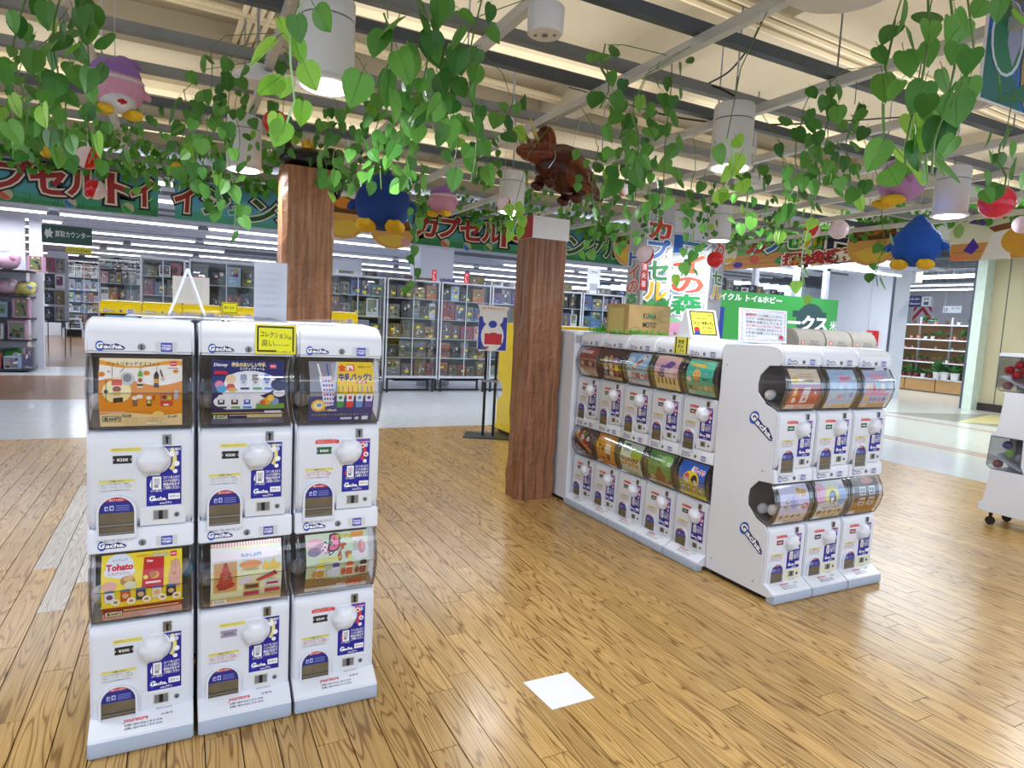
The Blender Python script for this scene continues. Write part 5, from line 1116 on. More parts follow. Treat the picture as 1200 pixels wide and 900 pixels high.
RED3 = [(.145, '17183c'), (.085, 'e6dccb'), (.035, '9e2430')]; GRN3 = [(.145, '17183c'), (.085, 'e6e9dc'), (.04, '24583c')]; BLU3 = [(.14, '2a2a78'), (.085, 'c9dce8'), (.04, '2f9a80')]
BH, BZ, BY = .43, 2.425, 8.2
def letters(W_, items): return [('ot', x / W_ * 100, y, h, s, L, dict(w=ww / W_ * 100, slant=sl)) for s, x, y, h, L, ww, sl in items]
WA = 1.78
banner('jungle banner with red capsule-toy lettering at the far left above the aisle', WA, BH, (-2.02, BY, BZ), 0, jungle_bg(3) + balls([(25, 16, 'c8563a'), (55, 12, '2a7ab8'), (84, 14, '2f9a4a')], .62) + letters(WA, [('カ', .04, 28, 78, RED3, .27, .1), ('プ', .35, 34, 74, RED3, .28, .1), ('セ', .66, 30, 78, RED3, .28, -.05), ('ル', .97, 34, 74, RED3, .28, 0), ('ト', 1.32, 26, 84, RED3, .22, 0), ('イ', 1.53, 26, 74, RED3, .2, 0)]))
WB = 1.62
banner('jungle banner with green and blue lettering left of the left pillar', WB, BH, (-.08, BY, BZ), 0, [('r', 0, 0, 100, 100, '5aa8e0'), ('wave', 0, 44, 8, 0, '58acd0'), ('wave', 0, 18, 5, 1, '4aa69a')] + letters(WB, [('イ', .0, 24, 78, RED3, .2, .05), ('ジ', .28, 26, 72, GRN3, .26, .1), ('ャ', .56, 10, 60, BLU3, .2, 0), ('ン', .78, 18, 72, GRN3, .27, .1), ('グ', 1.06, 24, 70, GRN3, .25, .1), ('ル', 1.34, 24, 70, GRN3, .25, 0)]))
WC = 3.5
banner('jungle banner with red and green lettering between and beyond the two wooden pillars', WC, BH, (2.58, BY, BZ + .0), 0, jungle_bg(5) + balls([(15, 12, 'c8563a'), (24, 8, '2a7ad8'), (33, 12, '2f9a4a'), (49, 12, 'c8563a')], .34) + letters(WC, [('カ', .10, 28, 74, RED3, .28, .1), ('プ', .42, 32, 72, RED3, .28, .1), ('セ', .74, 30, 74, RED3, .28, 0), ('ル', 1.06, 32, 72, RED3, .28, 0), ('ト', 1.36, 24, 80, RED3, .24, 0), ('イ', 1.66, 24, 74, RED3, .24, 0), ('ジ', 1.98, 26, 70, GRN3, .26, .1), ('ャ', 2.24, 12, 56, BLU3, .22, 0), ('ン', 2.42, 22, 72, GRN3, .28, .1), ('グ', 2.74, 26, 74, GRN3, .3, .1), ('ル', 3.08, 24, 72, GRN3, .28, 0)]))
def cutout(label, loc, rotz, W_, H_, art, outline, th=.012, name='cutout_sign', m='print'):
    """board cut to an outline (0..100), printed on its front"""
    t = thing(name, label, 'sign', loc, rotz); pts = [(x * W_ / 100, y * H_ / 100) for x, y in outline]
    MB().prism(pts, 'y', 0, th).obj('board', M['paper'], t)
    p = Print(W_, H_, flat(0, -.001, 0, (1, 0, 0), (0, 0, 1), (0, -1, 0)), eps=.0003); p.art(art); put('print', p.mesh('print', M[m]), t)
    MB().tube([(W_ * .5, .006, H_ * .8), (W_ * .5, .006, H_ + .3)], .003, 4).obj('hanging_string', M['cord'], t)
    return t
def oval(cx, cy, rx, ry, n=24): return [(cx + rx * math.cos(2 * PI * i / n), cy + ry * math.sin(2 * PI * i / n)) for i in range(n)]
hill = lambda: [('poly', oval(50, 45, 49, 44), 'd8a45a'), ('poly', [(4, 60), (96, 60), (88, 82), (60, 92), (30, 88), (10, 76)], '7a4a26'), ('e', 50, 78, 18, 12, 'd88a2a'), ('r', 6, 56, 94, 64, '5a3418'), ('poly', [(10, 30), (40, 8), (70, 10), (94, 34), (60, 44)], 'e0c048')]
cutout('brown and orange oval sign at the left pillar, partly behind it', (1.42, 8.12, 2.38), 0, .62, .56, hill(), oval(50, 50, 50, 50))
cutout('brown and orange oval sign beneath the blue plush', (2.08, 8.12, 2.32), 0, .56, .44, hill() + [('e', 82, 24, 12, 12, 'd8a0a8')], oval(50, 50, 50, 50))
cutout('brown and orange oval sign in front of the tall letter panels', (5.75, 8.1, 2.40), 0, .62, .60, hill() + [('poly', [(70, 20), (96, 10), (96, 70), (80, 60)], '3a8ac0')], oval(50, 50, 50, 50))
# right-hand sign run along the hall
HX = 7.8
wood = [('r', 0, 0, 100, 38, 'd69a58'), ('r', 0, 12, 100, 14, 'b87a3c'), ('r', 0, 26, 100, 27.5, 'b87a3c')]
WR = 3.25
def col3(c): return [(.17, '20302a'), (.125, 'f2f4f0'), (.05, c)]
banner('multicoloured capsule-toy expedition sign hung along the hall side', WR, .56, (HX, 8.28, 2.48), -PI / 2, [('r', 0, 0, 100, 100, 'dfe6e0'), ('wave', 30, 70, 12, .5, 'a9d09a'), ('wave', 30, 56, 8, 2, '7ab86a')] + wood + [('e', 6, 60, 5, 22, 'e9dcc8'), ('e', 13, 46, 7, 30, 'efe9d8'), ('poly', [(2, 60), (5, 54), (8, 66), (5, 74)], '5a3ab0'), ('poly', [(8, 24), (14, 20), (20, 26), (16, 36)], 'e0c040'), ('e', 11, 66, 8, 4, 'c89a4a'), ('e', 4, 20, 3, 9, '5a3ab0'), ('e', 21, 12, 3, 8, '4a2ab0'), ('e', 31, 24, 3, 10, 'e0604a'), ('e', 47, 16, 4, 10, '2aa06a'), ('e', 78, 24, 4.5, 14, 'c9b83a')]
       + letters(WR, [('カ', .85, 44, 54, col3('d83a48'), .34, .05), ('プ', 1.2, 44, 54, col3('2a7ad8'), .34, .1), ('セ', 1.54, 48, 52, col3('1f8a4a'), .34, 0), ('ル', 1.88, 46, 52, col3('e0c02a'), .34, 0), ('ト', 2.28, 34, 54, col3('24244a'), .3, 0), ('イ', 2.62, 36, 54, col3('c8402a'), .3, 0), ('探検隊', 1.55, 6, 32, [(.16, '3a1a1a'), (.12, 'f4efe6'), (.04, 'b8242c')], 1.05, 0)]))
cutout('brown and orange oval sign at the end of the hall sign, beside the blue plush', (HX - .02, 5.72, 2.42), -PI / 2, .72, .58, hill(), oval(50, 50, 50, 50))
rr = lambda: [(12, 0), (100, 0), (100, 78), (92, 96), (60, 100), (20, 94), (4, 80), (0, 60), (2, 12)]
cutout('white cutout sign with violet drops and a brown brim at the right edge', (HX, 4.44, 2.42), -PI / 2, 1.15, .56, [('poly', rr(), 'e9ead8'), ('poly', [(2, 12), (12, 0), (100, 0), (100, 34), (2, 34)], 'd69a58'), ('r', 4, 16, 100, 18, 'b87a3c'), ('poly', [(16, 74), (30, 66), (38, 78), (28, 90)], '6a4ab8'), ('poly', [(14, 20), (22, 12), (28, 26), (22, 44)], '4a2ab0'), ('poly', [(30, 0), (56, 0), (50, 60), (40, 60)], 'f2f2f6'), ('e', 72, 34, 26, 32, 'dfa83a'), ('poly', [(34, 62), (96, 84), (100, 74), (40, 52)], '8a5028'), ('poly', [(60, 72), (70, 92), (90, 94), (96, 80)], '7a4622'), ('e', 78, 84, 7, 10, 'd89a2a'), ('e', 8, 60, 5, 14, '9ac87a'), ('e', 10, 6, 8, 6, 'e88a5a')], rr())
# tall letter panels round a square post
def vpanel(label, W_, H_, loc, rotz, txt, y0, dy, tint, extra, em):  # tint paints the bright and shaded faces into the sheet colour
    colr = {'カ': 'd8302c', 'プ': '2a6ac8', 'セ': '1f7a3a', 'ル': 'd8b020', 'ト': '2a6ac8', 'イ': 'c8502a', 'の': 'd8503c', '森': '1f9a4e'}
    a = [('r', 0, 0, 100, 100, tint)] + extra
    r_ = random.Random(len(txt) + int(W_ * 100)); cc = ['d8503c', '4a8ad8', 'e0c030', '3aa05a', 'e89ab8']
    for i in range(22): a.append(('e', r_.uniform(4, 96), r_.uniform(8, 98), 2.6, .9, cc[i % 5]))
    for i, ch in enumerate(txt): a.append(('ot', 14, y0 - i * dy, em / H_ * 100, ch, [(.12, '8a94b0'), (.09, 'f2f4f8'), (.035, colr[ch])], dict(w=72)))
    return banner(label, W_, H_, loc, rotz, a, name='letter_banner')
bush = [('wave', 0, 46, 3, .4, '2f8a3e'), ('e', 30, 44, 18, 5, '3a9a48'), ('e', 74, 42, 20, 6, '2a7a38')]
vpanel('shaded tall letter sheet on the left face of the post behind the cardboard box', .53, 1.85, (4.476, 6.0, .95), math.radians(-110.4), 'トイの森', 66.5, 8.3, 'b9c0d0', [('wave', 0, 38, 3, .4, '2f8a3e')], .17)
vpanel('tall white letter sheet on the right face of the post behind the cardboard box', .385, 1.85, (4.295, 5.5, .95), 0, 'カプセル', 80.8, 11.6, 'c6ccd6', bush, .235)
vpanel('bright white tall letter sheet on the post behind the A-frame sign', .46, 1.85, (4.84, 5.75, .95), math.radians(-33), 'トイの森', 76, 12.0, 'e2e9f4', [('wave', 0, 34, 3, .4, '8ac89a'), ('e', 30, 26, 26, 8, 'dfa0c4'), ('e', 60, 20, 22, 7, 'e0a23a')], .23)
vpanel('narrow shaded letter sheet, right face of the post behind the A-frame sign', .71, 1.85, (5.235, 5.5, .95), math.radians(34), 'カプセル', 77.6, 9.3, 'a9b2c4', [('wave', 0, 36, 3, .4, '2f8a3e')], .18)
for nm, x, y, d in (('letter_post', 4.50, 5.60, .16), ('letter_post', 5.18, 5.75, .12)):
    o = MB().box((x, y, 0), (x + d, y + d, 2.79)).obj(nm, M['paper']); tag(o, 'plain white post carrying the %s pair of letter panels' % ('first' if x < 5 else 'second'), 'post')
board('fire_extinguisher_sign', 'dark red fire extinguisher sign standing before the letter panels', 'sign', .13, .30, .006, (4.10, 5.28, 1.87), .3, [('r', 0, 0, 100, 100, '9a1c2c'), ('r', 4, 2, 96, 98, 'b02434'), ('t', 22, 70, 22, '消', 'f0dfe0', dict(w=56)), ('t', 22, 42, 22, '火', 'f0dfe0', dict(w=56)), ('t', 22, 14, 22, '器', 'f0dfe0', dict(w=56))])
o = MB().tube([(4.17, 5.32, 0), (4.17, 5.32, 1.88)], .012, 8).obj('sign_pole', M['lamp_white']); tag(o, 'thin pale pole holding the red fire extinguisher sign', 'pole')
# jungle picture at the top right
r_ = random.Random(9)
art = [('r', 0, 0, 100, 100, '2a6ab8'), ('poly', [(0, 0), (34, 0), (20, 30), (0, 42)], '1f6a6a')]
for i in range(26):
    x, y, an = r_.uniform(-5, 100), r_.uniform(10, 104), r_.uniform(-1, 1); L_ = r_.uniform(14, 26); c_ = ('1f5a4a', '2a7a5a', '24684e', '3a8a5e')[i % 4]
    if y > 60 or x > 70: art.append(('poly', [(x, y), (x + L_ * .4 * math.cos(an + .5), y + L_ * math.sin(an + .5) * .6 + 4), (x + L_ * math.cos(an), y + L_ * math.sin(an)), (x + L_ * .5 * math.cos(an - .5), y + L_ * .6 * math.sin(an - .5) - 4)], c_))
art += [('e', 16, 44, 14, 26, 'c9d4e8'), ('e', 16, 44, 12, 24, '2a7a5a'), ('poly', [(16, 68), (24, 62), (28, 44), (22, 26), (16, 40)], '9aa0c0'), ('e', 52, 30, 22, 40, 'a88a5a'), ('e', 74, 36, 20, 24, 'c87ab0'), ('e', 84, 52, 20, 12, 'd0b83a'), ('poly', [(10, 0), (44, 26), (74, 34), (60, 12)], '1f6a4c'), ('e', 64, 12, 8, 16, '1c2450'), ('r', 46, 20, 47, 66, '1a1a28')]
t = thing('jungle_picture', 'blue and green jungle picture board hung at the top right corner', 'picture', (2.905, 1.6, 2.50), .0)
MB().box((0, .002, 0), (.9, .012, .62)).obj('board', M['paper'], t); p = Print(.9, .62, flat(.006, 0, .008, (1, 0, 0), (0, 0, 1), (0, -1, 0)), eps=.0002)
p.W, p.H = .888, .606
clip = []
for it in art:
    if it[0] == 'poly': clip.append(('poly', [(min(100, max(0, a)), min(100, max(0, b))) for a, b in it[1]], it[2]))
    else: clip.append(it)
p.art(clip); put('print', p.mesh('print', M['banner']), t)
# mascot-shaped stand sign (plain board) on two black poles
t = thing('stand_sign', 'white and blue board with red patch on twin black poles and a black base plate', 'sign', (3.50, 7.42, 0), -.5)
MB().box((-.30, -.22, 0), (.30, .22, .012)).obj('base_plate', M['black'], t)
for x in (-.065, .065): MB().tube([(x, 0, .01), (x, 0, 1.12)], .018, 10).obj('pole', M['black'], t)
MB().box((-.1, -.02, .70), (.1, .02, .73)).obj('clamp', M['steel'], t)
MB().prism([(-.17, 1.10), (.17, 1.10), (.19, 1.14), (.18, 1.5), (.17, 1.6), (.2, 1.66), (-.2, 1.68), (-.17, 1.6), (-.18, 1.5), (-.19, 1.14)], 'y', -.03, -.018).obj('board', M['paper'], t)
p = Print(.38, .58, flat(-.19, -.0305, 1.10, (1, 0, 0), (0, 0, 1), (0, -1, 0)), eps=.0003)
p.art([('r', 3, 2, 97, 74, '2a3ab8'), ('e', 50, 32, 38, 32, 'e9ebf2'), ('e', 50, 72, 34, 20, 'e4e8f0'), ('r', 24, 14, 82, 38, 'c82a3a'), ('r', 44, 30, 64, 40, 'c82a3a'), ('r', 14, 5, 40, 9, '8a5a2a'), ('e', 50, 58, 14, 8, '2a3ab8'), ('poly', [(6, 96), (96, 94), (90, 86), (10, 88)], 'e6e2da'), ('t', 14, 90, 6, 'カプセルトイ', 'c8403a', dict(w=72))])
put('print', p.mesh('print', M['print']), t)

# ================================================================== IVY
def leaf_mat(name, c, c2, trans=.35):
    m = bpy.data.materials.new(name); nt, b = nodes_of(m); N = nt.nodes.new; K = nt.links.new
    o = N('ShaderNodeObjectInfo'); r = N('ShaderNodeValToRGB'); K(o.outputs['Random'], r.inputs['Fac'])
    r.color_ramp.elements[0].color = (*lin(c), 1); r.color_ramp.elements[1].color = (*lin(c2), 1)
    tc = N('ShaderNodeTexCoord'); w_ = N('ShaderNodeTexNoise'); w_.inputs['Scale'].default_value = 45; K(tc.outputs['Object'], w_.inputs['Vector'])
    mr = N('ShaderNodeMapRange'); mr.inputs['From Min'].default_value = .3; mr.inputs['From Max'].default_value = .7; mr.inputs['To Min'].default_value = .86; mr.inputs['To Max'].default_value = 1.1; K(w_.outputs['Fac'], mr.inputs['Value'])
    mx = N('ShaderNodeVectorMath'); mx.operation = 'SCALE'; K(r.outputs[0], mx.inputs[0]); K(mr.outputs[0], mx.inputs['Scale'])
    K(mx.outputs[0], b.inputs['Base Color']); b.inputs['Roughness'].default_value = .38
    tr = N('ShaderNodeBsdfTranslucent'); K(mx.outputs[0], tr.inputs['Color'])
    ms = N('ShaderNodeMixShader'); ms.inputs[0].default_value = trans; K(b.outputs[0], ms.inputs[1]); K(tr.outputs[0], ms.inputs[2])
    K(ms.outputs[0], nt.nodes['Material Output'].inputs['Surface'])
    return m
M['leaf'] = leaf_mat('ivy_leaf', '35702a', '69a647', .3); M['leaf_lit_lime'] = leaf_mat('lit_lime_leaf', '78b83c', 'a2d058', .5)  # lime copy has lamp light painted into the leaf colour
M['stem'] = mat('ivy_stem', '5a7a3a', .6); M['stem_pale'] = mat('pale_stem', 'a9d09a', .6)
M['vein'] = mat('leaf_vein', '3c7a2a', .5)
def leaf_mesh(k, m):
    """heart-shaped leaf, tip down along -z, about one unit long, creased at the midrib"""
    half = [(0, .0), (.15, .07), (.32, .03), (.44, -.13), (.46, -.34), (.37, -.58), (.20, -.81), (0, -1.0)]
    w_ = (1.0, .86, 1.08, .78)[k]; cup = (.12, .2, .05, -.12)[k]; curl = (.10, .25, -.1, .2)[k]
    mid = [(0, .0), (0, -.12), (0, -.3), (0, -.5), (0, -.72), (0, -1.0)]
    vs = []; fs = []
    def P(x, z): return (x * w_, cup * abs(x) * 1.3 + curl * (z + .5) ** 2 * .6, z)
    for s in (1, -1):
        o = len(vs); h = [P(s * x, z) for x, z in half]; c = [P(0, z) for _, z in mid]; vs += h + c
        q = [(0, 1, 8), (1, 2, 9), (1, 9, 8), (2, 3, 9), (3, 10, 9), (3, 4, 10), (4, 11, 10), (4, 5, 11), (5, 12, 11), (5, 6, 12), (6, 7, 12)]
        for f in q: fs.append([i + o for i in (f if s > 0 else f[::-1])])
    mb = MB().add(vs, fs, 0)
    mb.tube([(0, -.012, -1.0), (0, curl * .25 * .6 - .004, -.0), (.02, -.02, .12), (.03, .03, .30)], [.004, .014, .014, .012], 4, 1)
    return mb.mesh('leaf', [m, M['vein']], smooth=True)
LM = [leaf_mesh(k, M['leaf']) for k in range(4)]; LL = [leaf_mesh(k, M['leaf_lit_lime']) for k in range(4)]
vr = random.Random(21)
def vine(label, x, y, z0, ln, n, size, spread=.05, lime=False, group=None, dx=0, dy=0):
    t = thing('ivy_vine', label, 'ivy', (x, y, z0), 0, group)
    pts = []
    k = max(4, int(ln / .08))
    for i in range(k + 1):
        f = i / k
        pts.append(Vector((dx * f + math.sin(f * 7 + x * 9) * .018, dy * f + math.cos(f * 6 + y * 7) * .018, -ln * f)))
    MB().tube(pts, .0028 if size < .085 else .0035, 4).obj('stem', M['stem_pale' if lime else 'stem'], t)
    if z0 < 2.84:
        xb = min(YB, key=lambda q: abs(q - x)) - x; MB().tube([(0, 0, -.01), (xb * .25, 0, (2.83 - z0) * .5), (xb, 0, 2.83 - z0)], .0022, 4).obj('upper_stem', M['stem'], t)
    for i in range(n):
        f = min(1, (i + .5 + vr.uniform(-.3, .3)) / n); q = f * k; a = min(k - 1, int(q)); p = pts[a].lerp(pts[a + 1], q - a)
        an = i * 2.4 + vr.uniform(-.6, .6); s = size * vr.uniform(.72, 1.15)
        out = Vector((math.cos(an), math.sin(an), 0)) * spread * vr.uniform(.5, 1.3)
        yaw = vr.uniform(-1.1, 1.1) - .35 + (PI if vr.random() < .25 else 0)
        o = put('leaf', (LL if (lime and vr.random() < .8) or vr.random() < .05 else LM)[vr.randrange(4)], t, p + out + Vector((0, 0, s * .1)), rot=(vr.uniform(-.75, .35), vr.uniform(-.65, .65), yaw), scale=(s, s, s))
    return t
HERO = [
    ('vine of pale lime leaves hanging in front of the left downlight', 0.279, 1.926, 2.335, 0.350, 11, 0.088, dict(spread=0.045, lime=True, dx=-0.03, dy=0.00)),
    ('thick ivy strand with large leaves between the left downlight and the drum lamp', 0.761, 2.216, 2.590, 0.452, 24, 0.092, dict(spread=0.075, lime=False, dx=0.00, dy=0.00)),
    ('short ivy strand with one big glossy leaf left of the thick ivy strand', 0.567, 2.071, 2.421, 0.255, 6, 0.110, dict(spread=0.050, lime=False, dx=0.00, dy=0.00)),
    ('long loose ivy strand between the thick strand and the drum lamp', 0.977, 2.340, 2.679, 0.663, 15, 0.085, dict(spread=0.060, lime=False, dx=0.00, dy=0.00)),
    ('ivy strand of medium leaves right beside the thick strand', 0.945, 2.453, 2.526, 0.428, 16, 0.076, dict(spread=0.070, lime=False, dx=0.00, dy=0.00)),
    ('ivy strand over the blue plush, left of the thick strand', 0.932, 3.028, 2.562, 0.454, 24, 0.080, dict(spread=0.090, lime=False, dx=0.00, dy=0.00)),
    ('ivy strand over the blue plush, further left', 0.843, 3.186, 2.550, 0.449, 24, 0.080, dict(spread=0.090, lime=False, dx=0.00, dy=0.00)),
    ('short ivy sprig at the bar above the dinosaur balloon', 1.760, 2.630, 2.807, 0.296, 9, 0.085, dict(spread=0.060, lime=False, dx=0.00, dy=0.00)),
    ('short ivy sprig on the bar left of the dinosaur balloon', 1.492, 3.089, 2.652, 0.239, 8, 0.085, dict(spread=0.060, lime=False, dx=0.00, dy=0.00)),
    ('dense ivy strand hanging right of the dinosaur balloon', 2.164, 2.655, 2.868, 0.737, 24, 0.078, dict(spread=0.080, lime=False, dx=0.00, dy=0.00)),
    ('ivy strand between the dinosaur balloon and the dense strand', 1.887, 2.539, 2.577, 0.415, 18, 0.076, dict(spread=0.070, lime=False, dx=0.00, dy=0.00)),
    ('thin ivy strand passing before the dinosaur tail', 1.780, 2.466, 2.443, 0.343, 10, 0.085, dict(spread=0.060, lime=False, dx=0.00, dy=0.00)),
    ('ivy strand of lime leaves under the middle downlight', 1.955, 2.020, 2.281, 0.246, 8, 0.085, dict(spread=0.045, lime=True, dx=0.06, dy=0.00)),
    ('dense ivy strand between the middle downlight and the purple plush', 2.680, 2.144, 2.682, 0.474, 24, 0.076, dict(spread=0.070, lime=False, dx=0.00, dy=0.00)),
    ('ivy strand right of the dense strand by the purple plush', 3.064, 2.287, 2.699, 0.478, 22, 0.080, dict(spread=0.080, lime=False, dx=0.00, dy=0.00)),
    ('ivy strand left of the dense strand, below the large white dish', 2.909, 2.477, 2.676, 0.492, 20, 0.080, dict(spread=0.080, lime=False, dx=0.00, dy=0.00)),
    ('short ivy sprig beside the large white ceiling dish', 1.863, 1.292, 2.426, 0.160, 4, 0.085, dict(spread=0.040, lime=False, dx=0.00, dy=0.00)),
    ('ivy strand with very large leaves, just left of the jungle picture', 1.854, 1.188, 2.463, 0.500, 15, 0.088, dict(spread=0.075, lime=False, dx=0.00, dy=0.00)),
    ('ivy strand with very large leaves beside the jungle picture', 1.832, 1.104, 2.419, 0.462, 13, 0.088, dict(spread=0.070, lime=False, dx=0.02, dy=0.00)),
    ('ivy strand of large leaves across the jungle picture corner', 1.746, 1.007, 2.366, 0.270, 8, 0.076, dict(spread=0.070, lime=False, dx=0.00, dy=0.00)),
    ('lime ivy strand in front of the purple plush', 2.022, 1.302, 2.236, 0.211, 6, 0.090, dict(spread=0.050, lime=True, dx=0.00, dy=0.00)),
    ('ivy strand at the right edge below the jungle picture', 2.960, 1.513, 2.373, 0.257, 10, 0.085, dict(spread=0.060, lime=False, dx=0.00, dy=0.00)),
    ('ivy strand at the top left corner', -0.500, 2.855, 2.512, 0.446, 13, 0.088, dict(spread=0.060, lime=False, dx=0.00, dy=0.00)),
    ('ivy strand at the top left by the black cable', -0.406, 2.985, 2.588, 0.554, 20, 0.088, dict(spread=0.080, lime=False, dx=0.00, dy=0.00)),
    ('ivy strand above the lilac and pink plush', -0.316, 2.879, 2.558, 0.288, 12, 0.090, dict(spread=0.060, lime=False, dx=0.00, dy=0.00)),
    ('ivy strand right below the lilac and pink plush', -0.374, 3.566, 2.377, 0.267, 18, 0.075, dict(spread=0.090, lime=False, dx=0.00, dy=0.00)),
    ('ivy strand left of the lilac and pink plush', -0.580, 3.679, 2.441, 0.305, 18, 0.075, dict(spread=0.090, lime=False, dx=0.00, dy=0.00)),
    ('ivy strand at the left edge below the corner strand', -0.731, 3.864, 2.387, 0.229, 12, 0.075, dict(spread=0.080, lime=False, dx=0.00, dy=0.00)),
    ('dense ivy strand before the left jungle banner, by the shallow dish', 0.101, 3.470, 2.692, 0.730, 26, 0.072, dict(spread=0.075, lime=False, dx=0.03, dy=0.00)),
    ('ivy strand beside the dense strand under the shallow dish', 0.195, 3.533, 2.676, 0.816, 20, 0.080, dict(spread=0.070, lime=False, dx=0.02, dy=0.00)),
    ('ivy strand over the left downlight by the wooden pillar', 0.002, 3.848, 2.588, 0.478, 18, 0.080, dict(spread=0.080, lime=False, dx=0.00, dy=0.00)),
    ('ivy strand hanging low between the two wooden pillars', 1.506, 4.544, 2.588, 0.938, 13, 0.085, dict(spread=0.050, lime=False, dx=-0.02, dy=0.00)),
    ('ivy strand hanging low in front of the green shop sign', 3.633, 2.975, 2.374, 0.636, 11, 0.085, dict(spread=0.050, lime=True, dx=0.02, dy=0.00)),
    ('ivy sprig hanging low by the white pier, under the bright blue plush', 4.258, 2.865, 2.239, 0.376, 6, 0.085, dict(spread=0.050, lime=False, dx=0.00, dy=0.00)),
    ('ivy strand hanging before the tall letter panels', 3.116, 3.490, 2.579, 0.724, 20, 0.080, dict(spread=0.070, lime=False, dx=0.00, dy=0.00)),
    ('ivy strand right of the middle pillar top', 2.290, 3.465, 2.608, 0.684, 26, 0.070, dict(spread=0.100, lime=False, dx=0.00, dy=0.00)),
    ('ivy strand above the letter panels, left of the middle downlight', 2.627, 3.525, 2.676, 0.663, 26, 0.070, dict(spread=0.100, lime=False, dx=0.00, dy=0.00)),
    ('ivy strand over the hall sign, left part', 3.139, 3.023, 2.551, 0.447, 20, 0.080, dict(spread=0.090, lime=False, dx=0.00, dy=0.00)),
    ('ivy strand over the hall sign, right part', 3.328, 2.921, 2.509, 0.447, 20, 0.080, dict(spread=0.090, lime=False, dx=0.00, dy=0.00)),
    ('pale sprig of ivy with white-green leaves by the middle pillar', 1.842, 3.655, 2.240, 0.211, 7, 0.080, dict(spread=0.050, lime=True, dx=0.00, dy=0.00)),
    ('ivy strand before the left pillar top', 0.724, 3.591, 2.595, 0.470, 20, 0.080, dict(spread=0.080, lime=False, dx=0.00, dy=0.00)),
    ('ivy strand behind the lime vine', 0.490, 3.974, 2.928, 0.568, 14, 0.080, dict(spread=0.080, lime=False, dx=0.00, dy=0.00)),
]
BALLS = [
    ('red and white ball hanging left of the lime vine, by the shallow dish', (0.461, 3.945, 2.528), 0.0691, 'ball_white', 'ball_red', 0.90),
    ('red and pink ball hanging over the left jungle banner, upper of two', (-0.631, 5.863, 2.540), 0.0826, 'ball_red', 'ball_white', 0.10),
    ('red ball hanging over the left jungle banner, lower of two', (-0.628, 6.295, 2.377), 0.0792, 'ball_white', 'ball_red', 0.20),
    ('pink and red ball left of the middle wooden pillar', (2.037, 4.242, 2.328), 0.0518, 'ball_red', 'ball_white', 0.30),
    ('small red ball in the ivy below the dinosaur balloon', (2.437, 3.361, 2.342), 0.0371, 'ball_red', 'ball_white', 1.60),
    ('pale pink and red ball in front of the tall letter panels', (3.321, 4.233, 2.084), 0.0723, 'ball_red', 'ball_white', 0.20),
    ('pink and red ball over the hall sign, left of the pair', (4.349, 3.504, 2.312), 0.0596, 'ball_white', 'ball_red', -0.20),
    ('pale pink ball over the hall sign, right of the pair', (4.441, 3.344, 2.313), 0.0714, 'ball_white', 'ball_white', 0.20),
    ('large glossy pink-red ball at the right edge', (4.948, 2.536, 2.470), 0.1107, 'ball_pink', 'ball_pink', 0.20),
    ('dark red ball before the left end of the hall sign', (4.118, 4.279, 2.116), 0.0704, 'ball_red', 'ball_red', 0.20),
    ('small yellow ball in the ivy at the left', (-0.870, 5.758, 2.524), 0.0396, 'yellow_fur', 'yellow_fur', 0.20),
    ('small yellow ball in the ivy over the banner gap', (-0.044, 5.788, 2.546), 0.0397, 'yellow_fur', 'yellow_fur', 0.20),
    ('pale pink ball partly cut by the right edge, beside the cutout sign', (5.219, 2.496, 2.347), 0.0596, 'ball_white', 'ball_white', 0.20),
]
DINO = (2.066, 3.921, 2.623)
for args in HERO: vine(*args[:7], **args[7])
# strands in rows along the ceiling bars
cnt = {}
for i, yy in enumerate(XB):
    if yy < 4.5 or yy > 7: continue
    n = int(5 + (yy - 3) * 2.0)
    for j in range(n):
        x = -1.3 + (j + vr.uniform(.1, .9)) / n * (4.2 + yy * .62)
        f = .457 * x + .889 * yy; r = .889 * x - .457 * yy
        if abs(r) > f * .84: continue
        c = cnt.get(i, 0); cnt[i] = c + 1
        lim = 2.86 - (1.5 + .172 * yy) + .06
        ln = max(.12, lim * vr.uniform(.35, 1.0)) + (.12 if vr.random() < .12 else 0)
        vine('ivy strand on the %s cross bar, %s from the left' % (ORD[min(11, i)], ORD[min(c, 19)]), x, yy, 2.86, ln, int(9 + ln * 34), .062, .10, group='ivy strands hanging from the ceiling bars')
# thick leafy garlands over the banners
def garland(label, a, b, n, size=.085, r=.10):
    mb = MB(); a, b = Vector(a), Vector(b); g = random.Random(n)
    half = [(0, .0), (.34, -.1), (.46, -.35), (.25, -.75), (0, -1), (-.25, -.75), (-.46, -.35), (-.34, -.1)]
    for i in range(n):
        f = g.random(); p = a.lerp(b, f) + Vector((g.gauss(0, r * .6), g.gauss(0, r * .6), g.gauss(0, r * .7) - .06 * math.sin(f * PI * 6) ** 2))
        R = Matrix.Rotation(g.uniform(-PI, PI), 3, 'Z') @ Matrix.Rotation(g.uniform(-.9, .6), 3, 'X') @ Matrix.Rotation(g.uniform(-.7, .7), 3, 'Y'); s = size * g.uniform(.7, 1.15)
        mb.add([p + R @ Vector((x * s, .1 * abs(x) * s, z * s)) for x, z in half], [(0, 1, 2, 3, 4), (0, 4, 5, 6, 7)])
    o = mb.obj('ivy_garland', M['garland']); tag(o, label, 'ivy garland', kind='stuff')
M['garland'] = mat('garland_leaf', '4f9a30', .45, var=.3, scale=16)
garland('dense leafy garland along the top of the left jungle banners', (-2.1, 8.1, 2.97), (1.6, 8.1, 2.97), 620)
garland('dense leafy garland along the top of the banner behind the pillars', (2.4, 8.1, 2.96), (6.2, 8.1, 2.96), 560)
